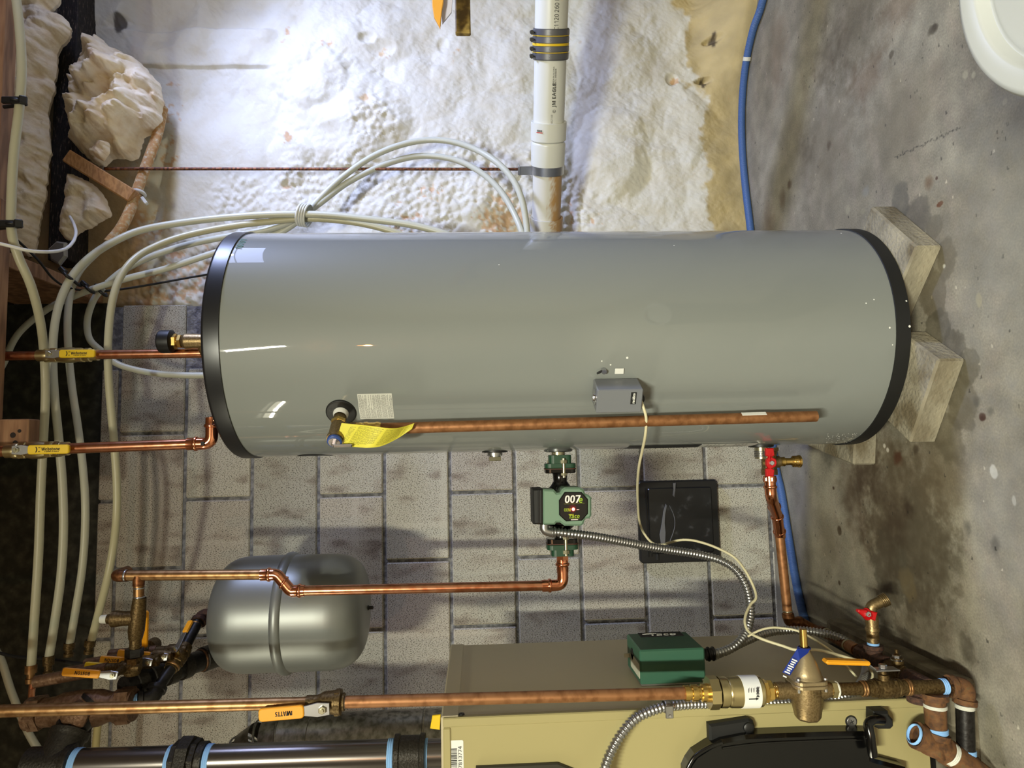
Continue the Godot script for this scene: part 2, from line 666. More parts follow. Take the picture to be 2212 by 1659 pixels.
	M.dark_beam = tri(mat(Color(1, 1, 1), 0.75), 1.0, ntex(0.03, 23, [[0.3, Color(0.055, 0.045, 0.042)], [0.55, Color(0.11, 0.085, 0.08)], [0.72, Color(0.16, 0.12, 0.11)], [0.82, Color(0.38, 0.33, 0.30)]]), nnorm(0.03, 24, 4.0), 0.8)
	M.dark_beam.uv1_scale = Vector3(2.0, 10.0, 10.0)
	M.fibre = tri(mat(Color(1, 1, 1), 1.0), 4.0, ntex(0.010, 25, [[0.2, Color(0.84, 0.76, 0.63)], [0.5, Color(0.91, 0.85, 0.74)], [0.8, Color(0.93, 0.89, 0.81)]]), nnorm(0.05, 26, 2.5, 512, FastNoiseLite.TYPE_SIMPLEX_SMOOTH, 6), 0.8)


# ---------- the room itself
func shell() -> void:
	var plain := tri(mat(Color(0.62, 0.60, 0.56), 0.85), 1.5, ntex(0.02, 31, [[0.3, Color(0.8, 0.8, 0.78)], [0.7, Color(1, 1, 1)]]))
	var mb := MB.new()
	abox(mb, Vector3(1.9, -0.1, -0.4), Vector3(2.1, 2.6, 8.2), 0.001)
	structure("wall_right", mb, plain, "plain grey side wall")
	mb = MB.new()
	abox(mb, Vector3(-4.4, -0.1, -0.4), Vector3(-4.2, 2.6, 8.2), 0.001)
	structure("wall_left", mb, plain, "plain grey wall beyond the boiler")
	mb = MB.new()
	abox(mb, Vector3(-4.4, -0.1, 8.0), Vector3(2.1, 2.6, 8.2), 0.001)
	structure("wall_front", mb, plain, "plain grey wall behind the viewer")
	mb = MB.new()
	abox(mb, Vector3(-4.4, 2.52, -0.4), Vector3(2.1, 2.62, 8.2), 0.001)
	structure("ceiling", mb, tri(mat(Color(0.60, 0.52, 0.42), 0.8), 1.0, ntex(0.02, 30, [[0.3, Color(0.85, 0.82, 0.8)], [0.7, Color(1, 1, 1)]])), "pale brown boards of the floor above")
	floor_slab()


func floor_slab() -> void:
	# stained concrete: the picture covers x -0.75..1.55 and z -0.1..1.7, the rest is plain
	var W := 1280
	var H := 1002
	var x0 := -0.75
	var z0 := -0.1
	var per := 2.3 / W
	var big := noise(0.004, 41, FastNoiseLite.TYPE_SIMPLEX_SMOOTH, 5)
	var mid := noise(0.02, 42, FastNoiseLite.TYPE_SIMPLEX_SMOOTH, 4)
	var fine := noise(0.35, 43, FastNoiseLite.TYPE_SIMPLEX_SMOOTH, 2)
	var streak := noise(0.012, 44, FastNoiseLite.TYPE_SIMPLEX_SMOOTH, 4)
	# [u, v, radius m, stretch along x, colour, strength, edge softness]
	var spots := [
		[1945, 1110, 0.19, 1.25, Color(0.29, 0.25, 0.185), 0.85, 0.6], [1870, 1010, 0.10, 1.2, Color(0.24, 0.19, 0.135), 0.7, 0.8], [1845, 1070, 0.10, 1.5, Color(0.24, 0.185, 0.13), 0.65, 0.9],
		[1985, 1195, 0.15, 1.1, Color(0.30, 0.275, 0.22), 0.75, 0.5], [1925, 1235, 0.08, 1.2, Color(0.30, 0.285, 0.235), 0.7, 0.15], [1910, 1190, 0.10, 1.3, Color(0.25, 0.205, 0.145), 0.6, 0.9], [2030, 1030, 0.10, 1.2, Color(0.36, 0.32, 0.25), 0.6, 0.6],
		[1940, 990, 0.022, 1.0, Color(0.27, 0.15, 0.08), 0.9, 0.8], [1978, 972, 0.015, 1.0, Color(0.21, 0.17, 0.12), 0.8, 0.8],
		[1960, 1100, 0.03, 1.0, Color(0.17, 0.12, 0.075), 0.7, 0.9], [1935, 1125, 0.07, 1.2, Color(0.22, 0.165, 0.11), 0.55, 0.9],
		[1790, 985, 0.05, 1.0, Color(0.17, 0.16, 0.135), 0.6, 0.9], [1990, 1370, 0.16, 1.3, Color(0.26, 0.22, 0.16), 0.6, 0.9], [1960, 1262, 0.035, 1.2, Color(0.40, 0.35, 0.25), 0.8, 0.4], [2090, 1400, 0.03, 1.2, Color(0.22, 0.2, 0.16), 0.6, 0.7],
		[1985, 462, 0.046, 1.0, Color(0.30, 0.285, 0.255), 0.65, 0.35], [1945, 432, 0.036, 1.2, Color(0.30, 0.29, 0.265), 0.65, 0.35], [2018, 492, 0.026, 1.0, Color(0.33, 0.31, 0.26), 0.6, 0.15],
		[2045, 560, 0.030, 1.4, Color(0.34, 0.315, 0.26), 0.75, 0.15], [2015, 640, 0.04, 1.4, Color(0.35, 0.32, 0.26), 0.75, 0.15], [2022, 710, 0.04, 1.0, Color(0.31, 0.29, 0.24), 0.7, 0.15],
		[2060, 745, 0.032, 1.0, Color(0.30, 0.28, 0.235), 0.75, 0.15], [2092, 795, 0.030, 1.2, Color(0.31, 0.29, 0.235), 0.75, 0.15], [2075, 870, 0.045, 1.4, Color(0.31, 0.285, 0.225), 0.75, 0.2], [2050, 950, 0.05, 1.2, Color(0.31, 0.285, 0.225), 0.65, 0.3],
		[1790, 290, 0.26, 0.8, Color(0.37, 0.335, 0.275), 0.6, 0.95], [1950, 250, 0.2, 0.8, Color(0.40, 0.37, 0.31), 0.5, 0.95],
		[2015, 65, 0.02, 0.7, Color(0.19, 0.165, 0.12), 0.8, 0.5], [1925, 118, 0.012, 0.8, Color(0.22, 0.19, 0.14), 0.7, 0.5], [1790, 315, 0.016, 1.0, Color(0.22, 0.17, 0.12), 0.7, 0.7],
		[1705, 400, 0.022, 0.8, Color(0.22, 0.155, 0.10), 0.7, 0.8], [1690, 430, 0.03, 1.4, Color(0.27, 0.20, 0.15), 0.5, 0.8], [1740, 320, 0.07, 1.2, Color(0.27, 0.24, 0.19), 0.5, 0.9],
		[1850, 60, 0.22, 0.8, Color(0.26, 0.23, 0.17), 0.5, 0.9], [1790, 120, 0.13, 0.8, Color(0.28, 0.245, 0.19), 0.5, 0.9], [1870, 170, 0.10, 0.8, Color(0.36, 0.27, 0.20), 0.4, 0.9], [1940, 20, 0.1, 0.8, Color(0.36, 0.27, 0.20), 0.35, 0.9], [1660, 480, 0.06, 1.3, Color(0.36, 0.29, 0.24), 0.5, 0.9], [1680, 120, 0.10, 2.0, Color(0.42, 0.355, 0.29), 0.5, 0.9],
		[2122, 903, 0.011, 0.8, Color(0.18, 0.09, 0.055), 0.95, 0.3], [1800, 1055, 0.006, 0.8, Color(0.2, 0.13, 0.08), 0.9, 0.4], [1813, 1148, 0.012, 1.2, Color(0.2, 0.15, 0.09), 0.9, 0.4], [1813, 1260, 0.007, 1.0, Color(0.2, 0.15, 0.09), 0.9, 0.4],
		[2030, 442, 0.012, 0.5, Color(0.33, 0.19, 0.10), 0.9, 0.15], [2005, 395, 0.02, 1.0, Color(0.30, 0.20, 0.12), 0.6, 0.9], [2023, 386, 0.004, 1.0, Color(0.2, 0.12, 0.08), 0.9, 0.4],
		[2146, 1019, 0.010, 1.4, Color(0.80, 0.79, 0.75), 1.0, 0.25], [2190, 1083, 0.006, 1.8, Color(0.75, 0.74, 0.7), 0.8, 0.3], [1910, 964, 0.006, 1.0, Color(0.8, 0.78, 0.74), 0.9, 0.3], [1917, 973, 0.006, 1.0, Color(0.8, 0.78, 0.74), 0.9, 0.3],
		[2115, 650, 0.009, 1.8, Color(0.58, 0.55, 0.45), 0.9, 0.2], [2039, 576, 0.005, 1.0, Color(0.8, 0.8, 0.76), 0.9, 0.3], [2085, 163, 0.009, 1.2, Color(0.62, 0.60, 0.52), 0.8, 0.5], [2102, 163, 0.008, 1.2, Color(0.62, 0.60, 0.52), 0.8, 0.5], [2170, 222, 0.007, 1.0, Color(0.6, 0.58, 0.5), 0.7, 0.5],
		[1840, 260, 0.012, 0.5, Color(0.52, 0.5, 0.44), 0.6, 0.6], [1870, 415, 0.02, 0.8, Color(0.48, 0.48, 0.46), 0.6, 0.8], [1830, 455, 0.012, 1.0, Color(0.55, 0.53, 0.45), 0.7, 0.3], [1863, 458, 0.012, 0.7, Color(0.52, 0.5, 0.42), 0.7, 0.3],
		[2190, 500, 0.25, 1.6, Color(0.47, 0.465, 0.44), 0.6, 0.95], [2180, 1100, 0.16, 2.0, Color(0.43, 0.425, 0.42), 0.5, 0.95], [1740, 1080, 0.08, 1.8, Color(0.50, 0.48, 0.45), 0.7, 0.9], [1790, 1180, 0.09, 1.6, Color(0.36, 0.32, 0.255), 0.5, 0.9],
		[2110, 870, 0.012, 1.0, Color(0.3, 0.29, 0.26), 0.7, 0.8], [2140, 890, 0.012, 1.0, Color(0.3, 0.29, 0.26), 0.6, 0.8], [2090, 1140, 0.015, 1.5, Color(0.28, 0.27, 0.25), 0.6, 0.9], [2150, 1180, 0.015, 1.5, Color(0.29, 0.28, 0.26), 0.6, 0.9],
	]
	var im := Image.create(W, H, false, Image.FORMAT_RGBAF)
	var a := Color(0.53, 0.51, 0.455)
	var b := Color(0.46, 0.435, 0.375)
	var c := Color(0.51, 0.475, 0.425)
	for y in H:
		for x in W:
			var k := clampf(0.5 + big.get_noise_2d(x, y) * 1.3, 0, 1)
			var q := a.lerp(b, k).lerp(c, clampf(streak.get_noise_2d(x * 0.6, y * 2.2 + x * 0.4), 0, 1))
			var f := 1.0 + fine.get_noise_2d(x, y) * 0.13 + mid.get_noise_2d(x, y) * 0.16
			im.set_pixel(x, y, Color(q.r * f, q.g * f, q.b * f))
	for s in spots:
		var at := PY(s[0], s[1], 0.0)
		var cx: float = (at.x - x0) / per
		var cy: float = (at.z - z0) / per
		var r: float = s[2] / per
		var st: float = s[3]
		var col: Color = s[4]
		var soft: float = s[6]
		var reach := int(r * maxf(st, 1.0) * 1.6) + 2
		for y in range(maxi(0, int(cy) - reach), mini(H, int(cy) + reach)):
			for x in range(maxi(0, int(cx) - reach), mini(W, int(cx) + reach)):
				var d := Vector2((x - cx) / st, y - cy).length() / r
				d += mid.get_noise_2d(x * 1.4 + 50, y * 1.4) * 0.34 + fine.get_noise_2d(x * 0.3, y * 0.3) * 0.10
				if d < 1.0:
					var w: float = s[5] * smoothstep(1.0, 1.0 - soft, d)
					w *= clampf(0.88 + 0.35 * mid.get_noise_2d(x * 2.5, y * 2.5 + 90), 0.4, 1.0)
					var o := im.get_pixel(x, y)
					im.set_pixel(x, y, o.lerp(Color(col.r * (0.9 + 0.1 * o.r / 0.46), col.g * (0.9 + 0.1 * o.g / 0.44), col.b * (0.9 + 0.1 * o.b / 0.40)), w))
	# a hairline crack and small dark pits
	var p0 := PY(1932, 340, 0)
	var p1 := PY(2075, 275, 0)
	for k in 400:
		var p := p0.lerp(p1, k / 399.0)
		var x := int((p.x - x0) / per + mid.get_noise_1d(k * 2.0) * 5.0)
		var y := int((p.z - z0) / per + mid.get_noise_1d(k * 2.0 + 700) * 5.0)
		if x > 0 and y > 0 and x < W - 1 and y < H - 1:
			im.set_pixel(x, y, im.get_pixel(x, y) * 0.90)
			im.set_pixel(x, y + 1, im.get_pixel(x, y + 1) * 0.93)
	for k in 900:
		var x := rng.randi_range(2, W - 4)
		var y := rng.randi_range(2, H - 4)
		var v := rng.randf_range(0.55, 0.85) if rng.randf() < 0.8 else 1.3
		for dy in rng.randi_range(1, 3):
			for dx in rng.randi_range(1, 4):
				var o := im.get_pixel(x + dx, y + dy)
				im.set_pixel(x + dx, y + dy, Color(o.r * v, o.g * v, o.b * v))
	im.convert(Image.FORMAT_RGB8)
	var m := mat(Color(1, 1, 1), 0.62)
	m.albedo_texture = ImageTexture.create_from_image(im)
	m.texture_repeat = false
	m.normal_enabled = false
	var mb := MB.new()
	var n := 24
	var ids := []
	for j in n + 1:
		for i in n + 1:
			var p := Vector3(x0 + 2.3 * i / n, 0, z0 + 1.8 * j / n)
			ids.append(mb.add(p, UP, Vector2(float(i) / n, float(j) / n)))
	for j in n:
		for i in n:
			mb.quad(ids[j * (n + 1) + i], ids[j * (n + 1) + i + 1], ids[(j + 1) * (n + 1) + i + 1], ids[(j + 1) * (n + 1) + i])
	# underside and edge so that the patch is a slab, flush with the rest
	abox(mb, Vector3(x0, -0.1, z0), Vector3(x0 + 2.3, -0.001, z0 + 1.8), 0.0005)
	structure("floor", mb, m, "stained grey concrete floor slab")
	mb = MB.new()
	abox(mb, Vector3(-4.4, -0.1, -0.4), Vector3(x0, 0, 8.2), 0.0)
	abox(mb, Vector3(x0 + 2.3, -0.1, -0.4), Vector3(2.1, 0, 8.2), 0.0)
	abox(mb, Vector3(x0, -0.1, z0 + 1.8), Vector3(x0 + 2.3, 0, 8.2), 0.0)
	abox(mb, Vector3(x0, -0.1, -0.4), Vector3(x0 + 2.3, 0, z0), 0.0)
	structure("floor_2", mb, tri(mat(Color(0.50, 0.48, 0.43), 0.7), 1.0, ntex(0.02, 45, [[0.3, Color(0.85, 0.85, 0.85)], [0.7, Color(1, 1, 1)]])), "grey concrete floor further into the room")


func block_wall() -> void:
	var mb := MB.new()
	abox(mb, Vector3(-4.3, -0.05, -0.3), Vector3(0.452, 2.075, -0.0065), 0.001)
	var mortar := tri(mat(Color(0.52, 0.52, 0.53), 0.9), 4.0, ntex(0.02, 51, [[0.3, Color(0.72, 0.72, 0.74)], [0.7, Color(1, 1, 1)]]), nnorm(0.05, 52, 5.0), 0.8)
	var wall := structure("wall_back", mb, mortar, "grey concrete block wall behind the tank")
	var pits := ntex(0.10, 53, [[0.0, Color(0.34, 0.32, 0.29)], [0.27, Color(0.42, 0.40, 0.36)], [0.33, Color(0.90, 0.89, 0.86)], [0.6, Color(1, 1, 0.99)], [0.8, Color(0.92, 0.91, 0.89)]], 1024, FastNoiseLite.TYPE_SIMPLEX_SMOOTH, 5)
	var bump := nnorm(0.10, 53, 4.0, 1024, FastNoiseLite.TYPE_SIMPLEX_SMOOTH, 5)
	var tones := []
	for c in [Color(0.735, 0.72, 0.67), Color(0.705, 0.69, 0.645), Color(0.755, 0.74, 0.69), Color(0.68, 0.67, 0.63), Color(0.715, 0.69, 0.65), Color(0.69, 0.68, 0.655)]:
		var m := tri(mat(c, 0.92), 2.6, pits, bump, 0.7)
		m.uv1_scale = Vector3(3.4, 1.7, 2.6)
		m.uv1_offset = Vector3(rng.randf(), rng.randf(), 0)
		m.detail_enabled = true
		m.detail_albedo = smudge(tones.size())
		m.detail_blend_mode = BaseMaterial3D.BLEND_MODE_MUL
		tones.append(m)
	var meshes := {}
	for k in range(-1, 11):
		for n in range(-9, 3):
			if (n + k) % 2 == 0:
				continue
			# odd courses have head joints at n = 0, +-2 ...; even ones are moved by a half block
			var xa := -0.3493 + 0.2032 * n + 0.005
			var xb := -0.3493 + 0.2032 * (n + 2) - 0.005
			xb = minf(xb, 0.4560)
			var ya := 0.0071 + 0.20192 * k + 0.005
			var yb := 0.0071 + 0.20192 * (k + 1) - 0.005
			if k == -1:
				ya = -0.04
				yb = 0.0021
			if k == 10:
				yb = ya + 0.048
			if xb - xa < 0.05:
				continue
			var size := Vector3(xb - xa, yb - ya, 0.06)
			var key := "%.3f %.3f" % [size.x, size.y]
			if not meshes.has(key):
				var bm := MB.new()
				box(bm, Transform3D(), size, 0.0035)
				meshes[key] = bm.mesh()
			var o := MeshInstance3D.new()
			o.name = "block"
			o.mesh = meshes[key]
			o.material_override = tones[rng.randi() % tones.size()]
			o.position = Vector3((xa + xb) / 2, (ya + yb) / 2, -0.03 + rng.randf_range(-0.0015, 0.0012))
			o.rotation = Vector3(rng.randf_range(-0.003, 0.003), rng.randf_range(-0.002, 0.002), rng.randf_range(-0.003, 0.003))
			wall.add_child(o, true)
	# dark rim above the block wall
	mb = MB.new()
	abox(mb, Vector3(-4.3, 2.074, -0.3), Vector3(0.47, 2.56, -0.03), 0.001)
	structure("trim_1", mb, tri(mat(Color(1, 1, 1), 0.9), 2.0, ntex(0.02, 54, [[0.3, Color(0.13, 0.13, 0.105)], [0.6, Color(0.19, 0.19, 0.16)], [0.9, Color(0.26, 0.255, 0.22)]], 512, FastNoiseLite.TYPE_SIMPLEX_SMOOTH, 5)), "dark rim boards above the block wall")
	# access hatch set on the block wall
	var z := 0.012
	var t := thing("access_hatch", "square black plastic access hatch on the block wall below the pump cable", "hatch", Vector3(-0.3, 0.32, 0))
	var a := P(1376, 1040, z)
	var b := P(1556, 1212, z)
	mb = MB.new()
	var w := absf(a.x - b.x)
	var h := absf(a.y - b.y)
	var mid := (a + b) / 2
	mid.z = -0.002
	prism(mb, rounded(w, h, 0.012), frame(mid, RT, UP), 0.02, 0.004)
	part(mb, "hatch_frame", M.black, t)
	mb = MB.new()
	prism(mb, rounded(w * 0.80, h * 0.80, 0.008), frame(mid + Vector3(0.004, -0.004, 0.018), RT, UP), 0.008, 0.003)
	var door := part(mb, "hatch_door", tri(mat(Color(1, 1, 1), 0.32), 3.0, ntex(0.012, 55, [[0.5, Color(0.045, 0.048, 0.055)], [0.75, Color(0.075, 0.08, 0.085)], [0.92, Color(0.22, 0.22, 0.23)]], 512, FastNoiseLite.TYPE_SIMPLEX_SMOOTH, 5)), t)
	mb = MB.new()
	for s in [0.345, 0.385]:
		mb.cut()
		box(mb, Transform3D(Basis(), mid + Vector3(0.0, h * s + 0.004, 0.0225)), Vector3(w * 0.84, 0.003, 0.005), 0.001)
	part(mb, "ridge", M.black, door)
	mb = MB.new()
	for p in [[1457, 1050], [1420, 1203], [1518, 1196]]:
		mb.cut()
		var c := P(p[0], p[1], 0.02)
		box(mb, Transform3D(Basis(), c), Vector3(0.022, 0.009, 0.008), 0.002)
	part(mb, "clip", M.black_soft, t)
	mb = MB.new()
	px_prism(mb, [[1438, 1088], [1441, 1092], [1437, 1112], [1436, 1130], [1438, 1150], [1437, 1174], [1428, 1175], [1425, 1155], [1430, 1128], [1433, 1105]], 0.0268, 0.002, 0.0006)
	px_prism(mb, [[1454, 1044], [1460, 1043], [1459, 1060], [1457, 1074], [1453, 1070], [1455, 1058]], 0.0268, 0.002, 0.0006)
	mb.cut()
	tube(mb, spline(PS([[1446, 1092, 0.0262], [1456, 1115, 0.0262], [1457, 1140, 0.0262], [1447, 1170, 0.0262]], 0.026)), 0.0012, 6)
	part(mb, "silicone_smear", mat(Color(0.36, 0.36, 0.37), 0.6), door)


func smudge(k: int) -> NoiseTexture2D:
	return ntex(0.006, 60 + k, [[0.08, Color(0.80, 0.77, 0.76)], [0.24, Color(0.93, 0.915, 0.91)], [0.42, Color(1, 1, 1)]], 512, FastNoiseLite.TYPE_SIMPLEX_SMOOTH, 3)


func foam_wall() -> void:
	var x0 := 0.40
	var x1 := 1.72
	var y0 := -0.02
	var y1 := 2.36
	var cell := 0.0048
	var nx := int((x1 - x0) / cell)
	var ny := int((y1 - y0) / cell)
	var stone := noise(3.6, 71, FastNoiseLite.TYPE_CELLULAR, 1)
	stone.cellular_return_type = FastNoiseLite.RETURN_DISTANCE2_SUB
	stone.cellular_jitter = 1.0
	stone.domain_warp_enabled = true
	stone.domain_warp_amplitude = 0.12
	stone.domain_warp_frequency = 3.0
	var big := noise(2.2, 72, FastNoiseLite.TYPE_SIMPLEX_SMOOTH, 3)
	var lump := noise(11.0, 73, FastNoiseLite.TYPE_SIMPLEX_SMOOTH, 4)
	var curd := noise(42.0, 74, FastNoiseLite.TYPE_CELLULAR, 1)
	curd.cellular_return_type = FastNoiseLite.RETURN_DISTANCE
	curd.domain_warp_enabled = true
	curd.domain_warp_amplitude = 0.02
	curd.domain_warp_frequency = 20.0
	var rough := noise(60.0, 75, FastNoiseLite.TYPE_SIMPLEX_SMOOTH, 4)
	var tint := noise(9.0, 76, FastNoiseLite.TYPE_SIMPLEX_SMOOTH, 5)
	# bulges and hollows: [u, v, radius m (x), radius m (y), height m, hardness]
	var bumps := []
	for q in [[1330, 320, 0.17, 0.135, 0.024, 2.6], [740, 240, 0.20, 0.22, 0.035, 2.0], [660, 150, 0.12, 0.13, 0.025, 2.5], [900, 210, 0.16, 0.15, 0.018, 2.0], [620, 330, 0.10, 0.08, 0.022, 2.5], [760, 60, 0.14, 0.2, 0.02, 2.0],
		[243, 32, 0.03, 0.045, -0.012, 2.0], [330, 20, 0.12, 0.13, -0.03, 2.0], [790, 70, 0.02, 0.03, -0.014, 2.0], [955, 80, 0.03, 0.02, -0.010, 2.0], [820, 90, 0.03, 0.05, -0.012, 2.0], [1460, 155, 0.022, 0.022, -0.018, 2.0],
		[1540, 85, 0.012, 0.03, -0.03, 2.0], [1528, 160, 0.012, 0.03, -0.03, 2.0], [1050, 420, 0.13, 0.10, 0.02, 2.0], [1180, 480, 0.1, 0.1, 0.02, 2.0], [430, 300, 0.15, 0.2, 0.01, 1.5], [1340, 60, 0.2, 0.15, 0.015, 2.0]]:
		var p := P(q[0], q[1], 0.0)
		bumps.append([p.x, p.y, q[2], q[3], q[4], q[5]])
	var curds := []                        # where the coarse cottage-cheese foam shows: [x, y, radius]
	for q in [[1020, 430, 0.26], [880, 430, 0.18], [1200, 440, 0.17], [760, 390, 0.14], [380, 600, 0.22], [640, 400, 0.12], [1180, 350, 0.1], [520, 450, 0.14], [800, 250, 0.10]]:
		var p := P(q[0], q[1], 0.0)
		curds.append([p.x, p.y, q[2]])
	var rusty := []                        # uncoated foam showing through: [x, y, radius, deep]
	for q in [[1090, 470, 0.13, 1.0], [620, 290, 0.025, 0.9], [612, 380, 0.05, 0.6], [785, 205, 0.03, 0.8], [930, 410, 0.08, 0.7], [825, 95, 0.035, 0.8], [700, 85, 0.03, 0.8], [350, 230, 0.08, 0.75], [330, 330, 0.10, 0.7],
		[300, 480, 0.11, 1.0], [260, 560, 0.10, 1.0], [400, 590, 0.16, 0.8], [300, 640, 0.12, 1.0], [360, 180, 0.05, 0.6], [610, 60, 0.04, 0.6], [990, 100, 0.07, 0.5], [1190, 330, 0.06, 0.5], [1260, 460, 0.1, 0.5], [1470, 155, 0.02, 1.2], [1060, 370, 0.05, 0.8], [1230, 90, 0.06, 0.4], [880, 500, 0.12, 0.7], [560, 500, 0.1, 0.5]]:
		var p := P(q[0], q[1], 0.0)
		rusty.append([p.x, p.y, q[2], q[3]])
	var white := Color(0.80, 0.79, 0.745).srgb_to_linear()
	var tan_ := Color(0.76, 0.65, 0.48).srgb_to_linear()
	var orange := Color(0.74, 0.57, 0.39).srgb_to_linear()
	var yellow := Color(0.69, 0.62, 0.44).srgb_to_linear()
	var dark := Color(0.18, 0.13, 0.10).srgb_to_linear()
	var brown := Color(0.74, 0.63, 0.46).srgb_to_linear()
	var post := [P(560, 130, 0).x, P(560, 48, 0).x, P(585, 90, 0).y]
	var mb := MB.new()
	mb.colored = true
	var hs := PackedFloat32Array()
	hs.resize((nx + 1) * (ny + 1))
	for j in ny + 1:
		for i in nx + 1:
			var x := x0 + cell * i
			var y := y0 + cell * j
			var st := stone.get_noise_2d(x, y * 1.15) * 0.5 + 0.5
			var h := big.get_noise_2d(x, y) * 0.013 + minf(st * 2.2, 0.55) * 0.020 - 0.012 + lump.get_noise_2d(x, y) * 0.0038
			if y > 1.55 and x < 1.15:
				h = lerpf(h, big.get_noise_2d(x, y) * 0.008, smoothstep(1.55, 1.68, y) * smoothstep(1.15, 1.05, x))
			var curdy := 0.0
			for q in curds:
				curdy = maxf(curdy, 1.0 - smoothstep(0.5, 1.15, Vector2(x - q[0], y - q[1]).length() / q[2] + tint.get_noise_2d(x + 5.0, y) * 0.3))
			if curdy > 0.0:
				var cd := curd.get_noise_2d(x, y) + 1.0
				h += curdy * (0.012 * (0.5 - cd) + 0.002)
			h += rough.get_noise_2d(x, y) * (0.0012 + 0.0016 * curdy)
			for q in bumps:
				var d := Vector2((x - q[0]) / q[2], (y - q[1]) / q[3]).length() + lump.get_noise_2d(x * 0.7, y * 0.7) * 0.12
				if d < 1.0:
					h += q[4] * (1.0 - pow(maxf(d, 0.0), q[5]))
			# boxed-in strip high on the wall
			if y > post[2] - 0.02:
				var inside := smoothstep(post[0] - 0.004, post[0] + 0.004, x) * (1.0 - smoothstep(post[1] - 0.004, post[1] + 0.004, x))
				h += (0.011 * inside - 0.012 * smoothstep(post[1], post[1] + 0.01, x)) * smoothstep(post[2] - 0.02, post[2] + 0.05, y) * (1.0 - smoothstep(2.02, 2.06, y) * 0.8)
			# the bare foam foot flares out on to the floor towards the right
			var foot := 0.13 + 0.025 * tint.get_noise_2d(x * 0.8, 3.0) + 0.03 * smoothstep(1.0, 1.5, x)
			if y < foot + 0.03:
				h = lerpf(h, -0.016 + 0.17 * smoothstep(1.08, 1.5, x) + 0.5 * h, smoothstep(foot + 0.03, 0.02, y))
			if x < 0.47:
				h = lerpf(-0.02, h, smoothstep(0.44, 0.475, x))
			hs[j * (nx + 1) + i] = h - 0.035
	for j in ny + 1:
		for i in nx + 1:
			var x := x0 + cell * i
			var y := y0 + cell * j
			var h := hs[j * (nx + 1) + i]
			var hx := hs[j * (nx + 1) + mini(i + 1, nx)] - hs[j * (nx + 1) + maxi(i - 1, 0)]
			var hy := hs[mini(j + 1, ny) * (nx + 1) + i] - hs[maxi(j - 1, 0) * (nx + 1) + i]
			var nn := Vector3(-hx / (2 * cell), -hy / (2 * cell), 1).normalized()
			var tn := tint.get_noise_2d(x, y)
			var cr := curd.get_noise_2d(x, y) + 1.0
			var col := white.lerp(white * Color(0.93, 0.90, 0.84), clampf(tn * 1.2 + 0.3, 0, 1))
			var need := 0.0
			for q in rusty:
				need = maxf(need, q[3] * (1.0 - smoothstep(0.3, 1.1, Vector2(x - q[0], y - q[1]).length() / q[2] + tn * 0.5)))
			if need > 0.0:
				var speck := smoothstep(0.62, 0.95, need + (cr - 0.45) * 0.9 + rough.get_noise_2d(x * 0.8, y * 0.8) * 0.55 - 0.05)
				col = col.lerp(orange.lerp(tan_, clampf(0.5 + tn * 2.0, 0, 1)), clampf(speck, 0, 1) * 0.78)
			var foot := 0.15 + 0.07 * tint.get_noise_2d(x * 0.55, y * 0.6 + 9.0) + 0.06 * smoothstep(1.1, 1.5, x)
			col = col.lerp(yellow * (1.0 + 0.3 * tn), 0.95 * smoothstep(foot + 0.012, foot - 0.012, y + rough.get_noise_2d(x * 0.5, y * 0.5) * 0.02))
			# brown raw foam in the upper corner
			var br := smoothstep(1.92, 2.02, y + tn * 0.08 - 0.10 * (x - 0.5)) * smoothstep(1.05, 0.85, x)
			col = col.lerp(brown * (1.0 + 0.4 * tn), br * 0.85)
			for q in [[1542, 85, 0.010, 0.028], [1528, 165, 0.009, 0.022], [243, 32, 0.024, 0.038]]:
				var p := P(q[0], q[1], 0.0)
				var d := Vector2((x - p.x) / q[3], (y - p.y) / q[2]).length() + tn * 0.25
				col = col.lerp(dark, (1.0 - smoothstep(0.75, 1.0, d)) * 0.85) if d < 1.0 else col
			mb.add(Vector3(x, y, h), nn, Vector2(x, y), col)
	for j in ny:
		for i in nx:
			var a := j * (nx + 1) + i
			mb.i.append_array([a, a + nx + 1, a + nx + 2, a, a + nx + 2, a + 1])
	# solid stone behind the foam, top and edges closed
	abox(mb, Vector3(0.455, -0.05, -0.4), Vector3(2.1, 2.56, -0.26), 0.001)
	var m := tri(mat(Color(1, 1, 1), 0.75), 7.0, null, nnorm(0.03, 77, 3.0, 512, FastNoiseLite.TYPE_SIMPLEX_SMOOTH, 5), 0.45)
	m.vertex_color_use_as_albedo = true
	structure("wall_back_right", mb, m, "white sprayed foam over a lumpy stone wall")


